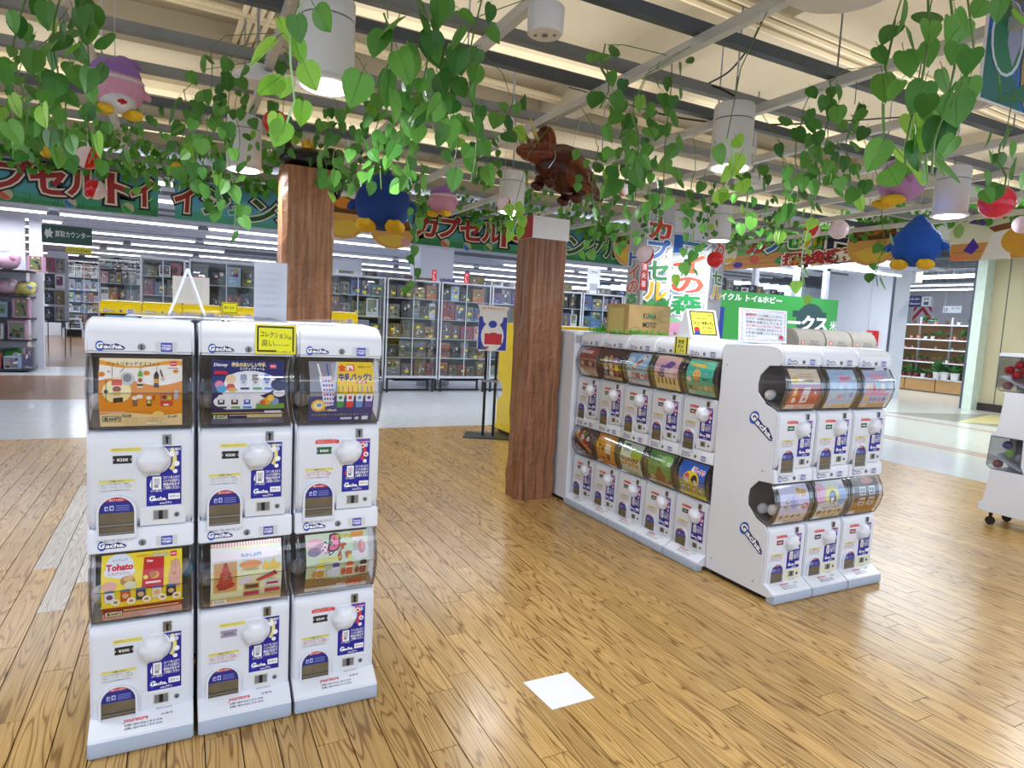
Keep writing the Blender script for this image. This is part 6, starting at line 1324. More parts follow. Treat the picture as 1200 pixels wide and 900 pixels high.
garland('dense leafy garland along the top of the hall-side signs', (7.7, 8.2, 3.0), (7.7, 3.4, 3.0), 640)
garland('loose leafy garland over the left aisle', (-1.7, 6.3, 2.80), (2.0, 6.3, 2.78), 420, .08, .12)

# ================================================================== PLUSH TOYS, BALLS, BALLOONS
def fur(name, c): return mat(name, c, .85, var=.07, scale=60, bump=.5, bscale=420)
M['blue_fur'] = fur('blue_fur', '16408f'); M['bright_blue'] = fur('bright_blue_fur', '0d4fb0'); M['pink_fur'] = fur('pink_fur', 'dc9fbe'); M['lilac_fur'] = fur('lilac_fur', '9a70c0'); M['mauve_fur'] = fur('mauve_fur', 'b586bc')
M['yellow_fur'] = fur('yellow_fur', 'e2b420'); M['white_fur'] = fur('white_fur', 'dcd9de'); M['black_foil'] = mat('black_foil', '0a0a0c', .25); M['red_fur'] = fur('red_fur', 'b81c2e')
M['brown_foil'] = mat('brown_foil', '472015', .2, .35, var=.2, scale=7, bump=.25, bscale=14); M['copper_foil'] = mat('copper_foil', '6a3824', .16, .45, var=.15, scale=8, bump=.25, bscale=14); M['gold'] = mat('gold_foil', 'd8a02a', .2, .8)
def blob(name, balls_, m, parent, vox=.012, smooth=8, loc=None):
    """ellipsoids (centre, radii, rotation) fused into one continuous skin"""
    mb = MB()
    for c, r, *e in balls_: mb.ball(c, r, nu=20, nv=12, M=(e[0] if e else None))
    o = put('tmp', mb.mesh('tmp', m)); o.modifiers.new('r', 'REMESH').mode = 'VOXEL'; o.modifiers['r'].voxel_size = vox
    s = o.modifiers.new('s', 'SMOOTH'); s.iterations = smooth; s.factor = .5
    me = bpy.data.meshes.new_from_object(o.evaluated_get(bpy.context.evaluated_depsgraph_get())); bpy.data.objects.remove(o)
    me.name = name; me.materials.clear(); me.materials.append(m); me.polygons.foreach_set('use_smooth', [True] * len(me.polygons))
    return put(name, me, parent, loc)
def RX(a): return Matrix.Rotation(a, 4, 'X')
def RY(a): return Matrix.Rotation(a, 4, 'Y')
def plush(label, loc, yaw, r, body, crown, tilt=0, peak=False, belly=None):
    """plain round soft toy: body, top panel, two feet, two flippers; no face"""
    t = thing('plush_toy', label, 'plush toy', loc); t.rotation_euler = (tilt, 0, yaw)
    bl = [((0, 0, 0), (r, r * .95, r * .92))]
    if peak: bl += [((0, .0, r * .62), (r * .62, r * .6, r * .5)), ((0, 0, r * 1.0), (r * .3, r * .3, r * .34)), ((0, 0, r * 1.25), (r * .1, r * .1, r * .16))]
    blob('body', bl, M[body], t, r * .07)
    if crown: blob('top_panel', [((0, .02 * r, r * .42), (r * .88, r * .86, r * .60)), ((r * .25, .1 * r, r * .86), (r * .38, r * .36, r * .34)), ((r * .62, .15 * r, r * 1.02), (r * .20, r * .16, r * .14)), ((r * .86, .18 * r, r * .92), (r * .11, r * .1, r * .09))], M[crown], t, r * .06); MB().lathe([(r * .93, r * .24), (r * .97, r * .29), (r * .93, r * .35)], 26).obj('trim_band', M['white_fur'], t, smooth=True)
    if belly: MB().ball((0, -r * .24, -r * .46), (r * .66, r * .70, r * .50), nu=18, nv=10).obj('belly_patch', M['white_fur'], t, smooth=True); MB().ball((0, -r * .52, -r * .52), (r * .34, r * .44, r * .22), nu=16, nv=10).obj('red_patch', M['red_fur'], t, smooth=True)
    for s in (-1, 1):
        blob('foot', [((s * r * .50, -r * .42, -r * .90), (r * .36, r * .46, r * .22)), ((s * r * .38, -r * .76, -r * .88), (r * .15, r * .18, r * .15)), ((s * r * .62, -r * .76, -r * .88), (r * .15, r * .18, r * .15))], M['yellow_fur'], t, r * .05)
        blob('flipper', [((s * r * 1.0, -.05 * r, -r * .05), (r * .30, r * .14, r * .18), RY(s * .6))], M[body], t, r * .05)
    th = put('hanging_thread', MB().tube([(0, 0, 0), (0, 0, 2.86 - loc[2])], .002, 4).mesh('hanging_thread', M['cord']), t)
    th.rotation_euler = Matrix.Rotation(yaw, 4, 'Z').to_3x3().inverted().to_euler(); th.matrix_local = (Matrix.Rotation(yaw, 4, 'Z') @ Matrix.Rotation(tilt, 4, 'X')).inverted()
    return t
plush('pink round plush toy with lilac top and yellow feet at the upper left', (-0.281, 3.644, 2.484), 0.35, 0.1231, 'pink_fur', 'lilac_fur', 0.15, False, True)
plush('dark blue drop-shaped plush toy with yellow feet between the pillars', (1.466, 5.333, 2.389), -0.40, 0.2316, 'blue_fur', None, -0.15, True, False)
plush('small pink plush toy with a lilac top, right of the dark blue one', (2.083, 5.597, 2.531), -0.90, 0.1306, 'pink_fur', 'lilac_fur', 0.00, False, False)
plush('mauve plush toy with yellow feet, turned away at the right', (4.173, 2.715, 2.533), -2.20, 0.1502, 'mauve_fur', None, 0.00, False, False)
plush('bright blue drop-shaped plush toy with yellow feet before the hall', (4.663, 2.876, 2.176), -1.20, 0.1645, 'bright_blue', None, -0.10, True, False)
M['ball_red'] = mat('glossy_red', 'c81822', .1, var=.03); M['ball_white'] = mat('glossy_pale_pink', 'e0ccd8', .12, var=.03); M['ball_pink'] = mat('glossy_pink_red', 'e0304a', .08, var=.03)
def hball(label, loc, r, a, b, R=None, zt=.35):
    t = thing('capsule_ball', label, 'ball', loc, 0, 'glossy hanging balls')
    R = R or Matrix.Rotation(.3, 4, 'Z') @ RY(.35)
    MB().ball((0, 0, 0), r, 0, nu=24, nv=14, M=R, split=1).obj('shell', [M[a], M[b]], t, smooth=True)
    MB().tube([(0, 0, r * .95), (0, 0, 2.86 - loc[2])], .0015, 4).obj('hanging_thread', M['cord'], t)
for l, loc, r, a, b, q in BALLS: hball(l, loc, r, a, b, Matrix.Rotation(q, 4, 'Z') @ RY(.3))
# foil dinosaur
t = thing('foil_balloon', 'brown foil three-horned dinosaur balloon facing left above the middle wooden pillar', 'balloon', DINO, .12)
t.rotation_euler = (0, .30, .10)
blob('body', [((.30, 0, .02), (.20, .13, .165)), ((.42, 0, .0), (.16, .11, .125)), ((.18, 0, .0), (.12, .11, .12)), ((.54, 0, -.02), (.10, .07, .06)), ((.63, .0, -.03), (.06, .035, .03))], M['brown_foil'], t, .010)
h = blob('head', [((.05, 0, .02), (.085, .09, .085)), ((-.02, 0, -.015), (.07, .06, .055)), ((-.07, 0, -.03), (.04, .035, .035)), ((.085, 0, .085), (.042, .13, .135), RY(-.35))], M['copper_foil'], t, .009)
for y, z, x in ((-.05, .07, .0), (.05, .07, .0), (0, .01, -.07)):
    L_ = .11 if y else .06
    MB().tube([(x, y, z), (x - L_ * .6, y * 1.1, z + L_ * .45), (x - L_, y * 1.1, z + L_ * .95)], [.016, .011, .002], 8).obj('horn', mat('horn_foil', 'b9b46a', .25, .4), h, smooth=True)
for s in (-1, 1):
    MB().ball((-.0, s * .062, .03), (.012, .008, .014), nu=10, nv=7).obj('eye', M['black_foil'], h, smooth=True)
    blob('haunch', [((.34, s * .095, -.005), (.13, .05, .10), RY(.35)), ((.45, s * .085, -.05), (.10, .04, .055))], M['copper_foil'], t, .009)
    for x in (.18, .42): blob('leg', [((x, s * .07, -.10), (.045, .04, .06)), ((x - .012, s * .075, -.155), (.05, .042, .03))], M['brown_foil'], t, .008)
MB().tube([(.115, -.1, .06), (.125, -.118, -.01), (.11, -.10, -.08)], .004, 5).obj('foil_seam', M['chrome'], t)
MB().tube([(.30, 0, .18), (.30, 0, .42)], .0015, 4).obj('hanging_thread', M['cord'], t)
# black cat balloon with a crown, on the left pillar
t = thing('foil_balloon', 'black cat head balloon with a gold crown resting on the left wooden pillar', 'balloon', (.78, 4.80, 2.462), -.2)
blob('head', [((0, 0, .07), (.20, .14, .085)), ((-.15, 0, .14), (.055, .05, .075), RY(-.35)), ((.15, 0, .12), (.055, .05, .06), RY(.4)), ((-.165, 0, .19), (.03, .03, .045)), ((.2, .0, -.06), (.035, .06, .12))], M['black_foil'], t, .011)
mb = MB(); n = 10
for i in range(n):
    a0, a1, am = 2 * PI * i / n, 2 * PI * (i + 1) / n, 2 * PI * (i + .5) / n
    P_ = lambda a, r, z: (r * math.cos(a), r * math.sin(a), .15 + z)
    mb.add([P_(a0, .045, 0), P_(a1, .045, 0), P_(a1, .048, .03), P_(am, .053, .07), P_(a0, .048, .03)], [(0, 1, 2, 3, 4)])
mb.obj('crown', M['gold'], t)

# ================================================================== THE SHOP BEYOND
br = random.Random(31)
BOXC = {'blue': ('44659a', '8aa4c4'), 'pale blue': ('8fa8c4', 'c4d2e0'), 'violet': ('564a86', 'a89cc4'), 'pink': ('b88aa4', 'd8c0cc'), 'white': ('c4c8d0', 'a4aab8'), 'black': ('26282e', '54565e'), 'red': ('8e3e42', 'c4a49c'), 'olive': ('5e5c48', '9c9474'), 'brown': ('64503f', 'a4907c'), 'grey': ('6e727c', 'b0b4be'), 'teal': ('44757e', '9cbcbe'), 'orange': ('a8663e', 'd0b48e')}
FIG = ['d8b8a0', '3a3a4a', 'c85a5a', 'e6e2da', '6a86c0', 'c8a040', '8a5a8a', '4a7a5a']
def box_mesh(c, k):
    """unit figure box: printed front, mostly with a deep window and small figures behind it"""
    a, b = BOXC[c]; mb = MB(); L = lin(a); g = random.Random(k * 7 + len(c) * 3 + ord(c[0]))
    mb.box((0, .012, 0), (1, 1, 1), 0, L)
    w0, w1 = g.uniform(.03, .16), g.uniform(.80, .97); h0, h1 = g.uniform(.05, .25), g.uniform(.82, .97)
    if k == 2: h0 = .5
    for x0, z0, x1, z1 in ((0, 0, 1, h0), (0, h1, 1, 1), (0, h0, w0, h1), (w1, h0, 1, h1)): mb.box((x0, -.02, z0), (x1, .012, z1), 0, L)
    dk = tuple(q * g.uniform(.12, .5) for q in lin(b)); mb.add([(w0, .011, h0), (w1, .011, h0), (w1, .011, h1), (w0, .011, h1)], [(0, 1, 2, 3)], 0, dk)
    for i in range(7 if k < 3 else 11):
        cx, cz = g.uniform(w0 + .1, w1 - .1), g.uniform(h0 + .08, h1 - .08); q = g.uniform(.35, .9); fc = tuple(v * q for v in lin(FIG[g.randrange(8)]))
        mb.ball((cx, .0, cz), (g.uniform(.05, .17), .05, g.uniform(.04, .15)), 0, fc, 6, 5)
    for i in range(3): x0 = g.uniform(.04, .5); z0 = .03 + (h0 - .06) * g.random(); mb.box((x0, -.024, z0), (x0 + g.uniform(.1, .45), -.019, z0 + .04), 0, lin(b))
    return mb.mesh('box', M['print'])
BM = {(c, k): box_mesh(c, k) for c in BOXC for k in range(4)}
tagm = MB().box((0, 0, 0), (.07, .004, .045)).mesh('price_tag', mat('yellow_price_tag', 'e9d92a', .5))
M['frame'] = mat('silver_cabinet_frame', 'b9bcc6', .35, .2); M['shelf'] = mat('glass_shelf_edge', 'a9b4b8', .3); M['cab_back'] = mat('cabinet_back', '50545c', .6); M['shelf_white'] = mat('white_shelf', 'd4d6de', .5)
CID = {}
def showcase(name, x, y, w_, z0, z1, levels, label, gname, depth=.42, legs=True, seed=0, posn='', closed=True, tone=None):
    t = thing('showcase', label, 'display case', (x, y, 0))
    f = .028; fr = MB()
    for xx in (0, w_ - f):
        for yy in (0, depth - f): fr.box((xx, yy, z0), (xx + f, yy + f, z1))
    for zz in (z0, z1 - f):
        for yy in (0, depth - f): fr.box((f, yy, zz), (w_ - f, yy + f, zz + f))
        for xx in (0, w_ - f): fr.box((xx, f, zz), (xx + f, depth - f, zz + f))
    fr.box((f, 0, z0), (w_ - f, .02, z0 + .075)); fr.box((w_ / 2 - .008, .002, z0 + .075), (w_ / 2 + .008, .016, z1 - f))
    fr.obj('frame', M['frame'], t)
    MB().box((f, depth - .014, z0 + .04), (w_ - f, depth - .008, z1 - f)).obj('back_panel', M['cab_back'], t)
    for i, zz in enumerate(levels): MB().box((f, .03, zz - .012), (w_ - f, depth - .015, zz)).obj('shelf', M['shelf_white'] if i == 0 or (seed + i) % 4 == 0 else M['shelf'], t)
    if closed:
        for a, b in ((f, w_ / 2 - .008), (w_ / 2 + .008, w_ - f)): MB().box((a, .006, z0 + .075), (b, .011, z1 - f)).obj('glass_pane', M['glass'], t)
        MB().box((.006, f, z0 + .04), (.011, depth - f, z1 - f)).obj('glass_pane', M['glass'], t)
    if not legs and z0 < .6: MB().box((.02, .03, 0), (w_ - .02, depth - .02, z0)).obj('plinth', M['black'], t)
    if legs:
        for xx in (.05, w_ - .09):
            for yy in (.04, depth - .08): MB().box((xx, yy, 0), (xx + .035, yy + .035, z0)).obj('leg', M['black'], t)
        MB().box((.03, depth - .1, .0), (w_ - .03, depth - .07, .03)).obj('floor_rail', M['black'], t); MB().box((.2, .04, z0 - .03), (w_ - .2, depth - .05, z0 - .004)).obj('under_rail', M['black'], t)
    g = random.Random(seed); cl = list(BOXC)
    for si, zz in enumerate(levels):
        top = (levels[si + 1] if si + 1 < len(levels) else z1 - .02) - .03
        xx = f + .02; bi = 0
        while xx < w_ - f - .12:
            bw = g.uniform(.15, .30); bw = min(bw, w_ - f - .02 - xx); bh = min(top - zz, g.uniform(.62, 1.0) * (top - zz)); c = tone[g.randrange(len(tone))] if tone and g.random() < .7 else cl[g.randrange(len(cl))]
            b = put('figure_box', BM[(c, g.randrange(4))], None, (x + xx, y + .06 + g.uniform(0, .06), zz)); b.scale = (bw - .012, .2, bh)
            tag(b, '%s figure box, %s on the %s shelf of %s' % (c, ORD[bi], ORD[si], gname), 'box', 'boxes in ' + gname)
            if g.random() < .4: put('price_tag', tagm, b, (g.uniform(.1, .6), -.06, g.uniform(.05, .7)), scale=(1 / (bw - .012), 5, 1 / bh))
            xx += bw + .008; bi += 1
    return t
lv = [.30, .68, 1.06, 1.44, 1.82]
cool, warm = ['blue', 'pale blue', 'grey', 'violet', 'olive'], ['grey', 'white', 'black', 'olive', 'brown']
showcase('a', 2.36, 12, 1.04, .25, 2.18, lv, 'glass showcase of mostly blue boxes, just right of the left pillar', 'the blue-filled showcase', seed=1, tone=cool)
showcase('b', 3.43, 12, 1.06, .25, 2.18, lv, 'glass showcase of boxes on black legs, under the pale square column', 'the showcase under the pale column', seed=2, tone=warm)
showcase('c', 4.52, 12, 1.07, .25, 2.18, lv, 'glass showcase of boxes with dark figures, left of the mascot-shaped stand sign', 'the showcase by the stand sign', seed=3, tone=['black', 'brown', 'grey', 'red', 'orange'])
showcase('d', 5.62, 12, 1.07, .25, 2.18, lv, 'glass showcase behind the middle wooden pillar', 'the showcase behind the middle pillar', seed=4, tone=warm)
showcase('e', 6.72, 12, 1.07, .25, 2.18, lv, 'glass showcase right of the middle wooden pillar', 'the showcase right of the middle pillar', seed=5, tone=warm)
showcase('f', 7.82, 12, 1.07, .25, 2.18, lv, 'glass showcase behind the cardboard box', 'the showcase behind the cardboard box', seed=6, tone=['grey', 'white', 'blue', 'black'])
showcase('g', 8.92, 12, 1.07, .25, 2.18, lv, 'glass showcase behind the tall letter panels', 'the showcase behind the letter panels', seed=7, tone=warm)
showcase('h', -.66, 13, .70, .9, 2.28, [.95, 1.30, 1.62, 1.95], 'narrow glass showcase with a broad silver frame, left of the easel stand', 'the narrow silver-framed showcase', legs=False, seed=8, tone=['brown', 'white', 'red'])
showcase('i', .10, 13, 1.22, .9, 2.30, [.95, 1.42, 1.86], 'wide glass showcase of large dark boxes behind the easel stand', 'the wide showcase behind the easel', legs=False, seed=9, tone=['black', 'brown', 'olive', 'red'])
for (x0, x1, nm) in ((-.66, 1.32, 'low_counter'),):
    o = MB().box((x0, 13.0, 0), (x1, 13.42, .898)).obj(nm, M['shelf_white']); tag(o, 'white base counter under the two silver showcases behind the yellow machines', 'counter')
# taller, further cases at the back left
showcase('j', -4.05, 30.2, 1.25, .35, 2.95, [.5, .95, 1.35, 1.8, 2.3], 'brightly lit tall showcase at the far back left by the step stool', 'the lit tall showcase', depth=.5, legs=False, seed=11, tone=['white', 'pale blue', 'blue', 'orange'])
showcase('k', -2.55, 26, 1.9, .3, 3.0, [.4, .95, 1.5, 2.05, 2.55], 'tall crowded case in the middle of the back left', 'the crowded tall case', depth=.5, legs=False, seed=12, tone=['white', 'black', 'pink', 'grey'])
showcase('l', -.55, 24, 1.9, .3, 2.9, [.4, .95, 1.5, 2.05, 2.5], 'tall crowded case behind the silver-framed showcase', 'the tall case behind the silver-framed one', depth=.5, legs=False, seed=13, tone=['white', 'blue', 'grey'])
# pale column and small red sale tags
o = MB().box((4.50, 13.3, 0), (5.26, 14.0, 2.95)).obj('square_column', M['wall']); o['kind'] = 'structure'; o.name = 'wall_column'
o = MB().box((2.5, 14.3, 0), (3.5, 14.9, 2.62)).obj('wall_column', M['wall']); o['kind'] = 'structure'
for i, (x, lab) in enumerate(((4.32, 'left'), (5.00, 'right'))):
    board('sale_tag', 'small red sale tag on the showcases, %s of the pale column' % lab, 'tag', .10, .22, .004, (x, 12.05, 2.182), 0, [('r', 0, 0, 100, 100, 'd0283a'), ('t', 26, 66, 26, 'セ', 'f4e4e4', dict(w=50)), ('t', 26, 38, 24, '|', 'f4e4e4', dict(w=10)), ('t', 26, 10, 26, 'ル', 'f4e4e4', dict(w=50))])
hb = random.Random(77)
for i in range(14):
    x = 2.5 + i * .52; w_ = hb.uniform(.18, .42); c = hb.choice(['black', 'grey', 'white', 'violet', 'brown'])
    b = put('figure_box', BM[(c, i % 2)], None, (x, 12.1, 2.182)); b.scale = (w_, .22, hb.uniform(.05, .16)); tag(b, '%s flat box lying on top of the showcases, %s from the left pillar' % (c, ORD[i] if i < 12 else ('thirteenth', 'fourteenth')[i - 12]), 'box', 'boxes on top of the showcases')
o = board('wall_notice', 'white notice board with a dark square code panel over the showcases right of the pillar', 'notice', .34, .55, .01, (7.95, 12.1, 2.182), 0, [('r', 0, 0, 100, 100, 'dfe3ec'), ('t', 14, 80, 12, 'ご案内', '4a4e60', dict(w=60)), ('r', 22, 12, 84, 40, 'a9aebb')])
# green counter sign and yellow tag
board('hanging_sign', 'dark green hanging sign with a white leaf for the buying counter', 'sign', .80, .33, .015, (-2.36, 15.0, 2.51), 0, [('r', 0, 0, 100, 100, '1f5240'), ('poly', [(5, 50), (9, 80), (12, 68), (17, 86), (18, 66), (23, 60), (18, 44), (22, 30), (13, 34), (10, 20), (8, 36)], 'e6ede8'), ('t', 26, 40, 38, '買取カウンター', 'e9eeea', dict(w=70, bold=.015))])
def wires(t, xs, z0, z1):
    for x in xs: MB().tube([(x, .006, z0), (x, .006, z1)], .004, 4).obj('hanging_wire', M['cord'], t)
wires(bpy.data.objects['hanging_sign'], (.06, .74), .33, .66)
wires(board('aisle_tag', 'yellow handwritten tag hanging below the green counter sign', 'tag', .42, .12, .004, (-1.99, 15.02, 2.352), 0, [('r', 0, 0, 100, 100, 'e9de2a'), ('t', 8, 26, 60, 'トミカコレクション', '1a1a14', dict(w=84, bold=.03))]), (.05, .37), .12, .17)
# step stool
t = thing('step_stool', 'grey two-step plastic stool before the lit showcase at the far back left', 'stool', (-4.05, 29.4, 0))
for z, d in ((.36, 0), (.72, .28)): MB().box((.12 if d else .04, d, z - .06), (.58 if d else .66, d + .3, z)).obj('step', M['grey_cap'], t, bevel=.01)
for x in (.0, .62): MB().prism([(x, 0), (x + .08, 0), (.14 + (.36 if x else 0) + .06, .70), (.14 + (.36 if x else 0), .70)], 'y', .3, .36).obj('leg', M['grey_cap'], t); MB().box((x, 0, 0), (x + .08, .06, .34)).obj('leg', M['grey_cap'], t)
# far white partition with picture
struct(MB().box((-5.9, 30.4, 0), (-4.22, 30.55, 3.7)).obj('wall_far', M['wall']))
board('wall_picture', 'small brown picture on the far white wall', 'picture', .36, .46, .02, (-4.98, 30.37, 1.62), 0, [('r', 0, 0, 100, 100, '4a3a30'), ('r', 5, 4, 95, 96, '8a6a4a'), ('r', 5, 4, 95, 34, '5a5a64'), ('r', 8, 70, 92, 74, 'c8a878')])
t = thing('spot_lamp', 'small glowing spot lamp by the far white wall', 'lamp', (-5.2, 29.0, 3.15))
MB().ball((0, 0, 0), .10, nu=12, nv=8).obj('bulb', glow('warm_bulb', (1, .8, .55), 14), t, smooth=True); MB().tube([(0, 0, .08), (0, 0, .5)], .02, 6).obj('stem', M['lamp_white'], t)
# plush rack at the far left
RXc, RY0 = -3.16, 15.9
t = thing('display_rack', 'white display rack of bagged plush toys at the left edge', 'rack', (RXc, RY0, 0))
MB().box((-.8, .5, 0), (.30, .56, 3.32)).obj('end_panel', M['wall'], t); MB().box((.38, .42, 0), (.60, .5, 3.12)).obj('upright', M['wall'], t)
for z in (.06, .62, 1.05, 1.48, 1.98): MB().box((-.8, -.25 if z > .1 else -.45, z - .03), (.48, .5, z)).obj('shelf', M['black'], t)
fur2 = {'pink': fur('bag_pink', 'e08ab0'), 'pale pink': fur('bag_pale_pink', 'e6bcd0'), 'tan': fur('bag_tan', 'c89a7a'), 'white': fur('bag_white', 'e4e2e6'), 'yellow': fur('bag_yellow', 'e6d878'), 'pale blue': fur('bag_blue', 'a4c8e0'), 'green': fur('bag_green', '3a8a3a')}
def bagged(label, x, y, z, s, c, c2):
    q = thing('bagged_plush', label, 'plush toy', (x, y, z), 0, 'bagged plush toys on the left rack')
    blob('body', [((0, 0, s * .8), (s, s * .8, s * .8)), ((s * .5, -.02, s * 1.25), (s * .6, s * .55, s * .5)), ((-s * .7, 0, s * .6), (s * .5, s * .5, s * .5))], fur2[c], q, s * .09)
    MB().ball((s * .5, -s * .6, s * 1.1), (s * .3, s * .2, s * .28), nu=12, nv=8).obj('patch', fur2[c2], q, smooth=True)
    MB().ball((0, 0, s * .9), (s * 1.25, s * 1.0, s * .92), nu=14, nv=9).obj('bag', M['clear'], q, smooth=True)
for i, (x, z, s, c, c2) in enumerate(((-.35, 1.98, .2, 'pink', 'white'), (.08, 1.98, .21, 'pale pink', 'pink'), (-.3, 1.48, .2, 'tan', 'pale pink'), (.05, 1.48, .19, 'pale pink', 'white'), (.36, 1.48, .17, 'yellow', 'pale blue'), (-.35, .06, .24, 'white', 'pale pink'), (.1, .06, .22, 'green', 'white'))):
    bagged('%s plush in a clear bag, %s shelf of the left rack, %s along' % (c, {1.98: 'top', 1.48: 'second', .06: 'bottom'}[z], ('nearer' if x < 0 else 'further' if x < .3 else 'furthest')), RXc + x, RY0 + .1, z, s, c, c2)
for i, (x, z, w_, h_, c) in enumerate(((-.55, 1.05, .26, .36, 'white'), (-.2, 1.05, .3, .3, 'pale blue'), (.18, 1.05, .26, .38, 'pink'), (-.6, .62, .3, .36, 'brown'), (-.22, .62, .25, .3, 'white'), (.1, .62, .28, .38, 'pink'), (.42, 1.98, .26, .30, 'pink'))):
    b = put('toy_box', BM[(c, i % 2)], None, (RXc + x, RY0 - .1 + (.06 if z > 1.5 else 0), z)); b.scale = (w_, .3, h_); tag(b, '%s toy box on the left rack, %s' % (c, ('middle shelf, first', 'middle shelf, second', 'middle shelf, third', 'lower shelf, first', 'lower shelf, second', 'lower shelf, third', 'top shelf at the end')[i]), 'box', 'toy boxes on the left rack')
for i, (x, y, w_, h_, c) in enumerate(((-.62, -.40, .34, .22, 'white'), (-.24, -.42, .30, .30, 'red'), (.10, -.40, .26, .24, 'pale blue'), (.36, -.30, .2, .42, 'grey'))):
    b = put('toy_package', BM[(c, 3)], None, (RXc + x - .02, RY0 + y, .062)); b.scale = (w_, .16, h_); tag(b, '%s toy package at the foot of the left rack, %s along' % (c, ORD[i]), 'package', 'packages at the foot of the left rack')
# hook stand further back at the left
t = thing('wire_stand', 'black wire stand hung with dark goods, behind the left rack', 'rack', (-3.22, 20.2, 0))
for x in (0, .5):
    for y in (0, .9): MB().tube([(x, y, 0), (x, y, .85)], .012, 5).obj('leg', M['black'], t)
MB().box((0, 0, .84), (.5, .9, .87)).obj('tray', M['black'], t); MB().box((.02, .85, .87), (.48, .9, 2.7)).obj('back_board', M['frame'], t)
for i in range(9):
    c = ('black', 'grey', 'black', 'brown', 'black', 'white', 'red', 'grey', 'white')[i]; b = put('hook_pack', BM[(c, i % 2)], None, (-3.22 + .05 + (i % 2) * .22, 20.3 + .08 * (i // 2), .88 + .42 * (i // 2 if i < 8 else 0))); b.scale = (.2, .08, .36); tag(b, '%s hanging pack on the wire stand, %s from the tray' % (c, ORD[i]), 'package', 'packs on the wire stand')

# ---- green shop sign and things over it
t = thing('shop_sign', 'green recycle toy and hobby shop sign with a dark round emblem', 'sign', (10.78, 11.0, 1.30))
MB().box((0, .01, 0), (4.1, .08, 1.13)).obj('sign_box', mat('green_sign', '2f8a3c', .5), t)
p = Print(4.1, 1.13, flat(0, .009, 0, (1, 0, 0), (0, 0, 1), (0, -1, 0)), eps=.001)
p.art([('r', 0, 0, 100, 100, '3c9a48'), ('t', -8 + 4, 82, 15, 'サイクル トイ&ホビー', 'f2f6f2', dict(w=54, bold=.04)), ('e', 76, 50, 12.5, 38, '2f4a4c'), ('r', 60, 56, 90, 70, '2f4a4c'), ('t', 46, 32, 32, 'ロ', 'e9eef0', dict(w=9, bold=.05)), ('t', 57, 32, 32, 'ー', 'e9eef0', dict(w=10, bold=.05)), ('t', 69, 32, 34, 'ク', 'e9eef0', dict(w=10, bold=.05)), ('t', 81, 32, 34, 'ス', 'e9eef0', dict(w=10, bold=.05)), ('t', 94, 34, 22, '米', 'e9eef0', dict(w=6, bold=.03)),
       ('r', 71, 3, 90, 26, 'e4e8f0'), ('r', 72, 5, 89, 24, '2a3a9a'), ('t', 75, 9, 14, '販売', 'f2f4f8', dict(w=11, bold=.04)), ('r', 92, 3, 100, 26, 'e4e8f0'), ('r', 93, 5, 100, 24, '2a3a9a'), ('t', 94.5, 9, 14, '買', 'f2f4f8', dict(w=5, bold=.04)), ('r', 0, 0, 5, 66, '2a3a9a')])
put('print', p.mesh('print', M['print']), t)
o = MB().box((10.0, 11.1, 0), (15.0, 11.2, 1.55)).obj('wall_shopfront', M['wall']); struct(o)
for i in range(9):
    c = ('black', 'grey', 'black', 'white', 'black', 'brown', 'grey', 'black', 'black')[i]; b = put('figure_box', BM[(c, i % 2)], None, (10.85 + i * .24, 11.1, 2.434)); b.scale = (.22, .25, (.28, .24, .14, .1, .18, .16, .1, .12, .08)[i]); tag(b, '%s box on the top edge of the green shop sign, %s from the left' % (c, ORD[i]), 'box', 'boxes on the green shop sign')
MB().box((10.8, 11.08, 2.43), (13.1, 11.36, 2.434)).obj('shelf', M['black'], t, (-10.78, -11.0, -1.30))
for x in (12.1, 13.5, 14.6): struct(MB().box((x, 11.2, 0), (x + .12, 11.32, 3.75)).obj('trim_6', M['shop_bar']))

# ---- hydrant box on the pier
t = thing('hydrant_box', 'red fire hydrant box with a grey panel on the white pier', 'fire box', (15.86, 10.84, 1.31))
MB().box((0, -.26, 0), (.138, 0, .40)).obj('case', M['red'], t, bevel=.01); MB().box((-.012, -.17, .04), (.0, -.02, .36)).obj('panel', M['grey_cap'], t); MB().box((-.02, -.13, .22), (-.012, -.06, .30)).obj('lamp', M['ball_white'], t); MB().box((-.02, -.13, .08), (-.012, -.06, .15)).obj('button', M['red'], t)

# ---- garden shop
t = thing('garden_shelf', 'white-framed garden shop shelf of potted plants on wooden plinths', 'shelf', (20.0, 10.3, 0))
LEV = [.42, .90, 1.29, 1.58, 2.02]
for i, z in enumerate(LEV): MB().box((-.05 if i else -.2, 0, z - .035), (.45, 2.75, z)).obj('shelf', M['shelf_white'], t)
wd = mat('plinth_wood', 'b08a5a', .6, var=.08)
for i in range(3): MB().box((-.18, .02 + .91 * i, .03), (.44, .90 + .91 * i, .382)).obj('plinth', wd, t)
MB().box((.42, 0, .42), (.46, 2.75, 2.0)).obj('back_panel', mat('back_board_wood', '9a7a52', .7), t)
for y in (.0, .92, 1.84, 2.72): MB().box((.36, y, .4), (.42, y + .04, 2.25)).obj('upright', M['shelf_white'], t)
def pot_mesh(k):
    g = random.Random(k + 50); mb = MB(); c = (0, 1, 0, 2, 1, 0)[k]
    mb.lathe([(.045, 0), (.058, .09), (.064, .095), (.064, .105), (.05, .105)], 12, c)
    return mb.mesh('pot', [mat('terracotta_pot', '6a3a30', .6), mat('white_pot', 'dcdfe2', .4), mat('pink_pot', 'c08078', .5)])
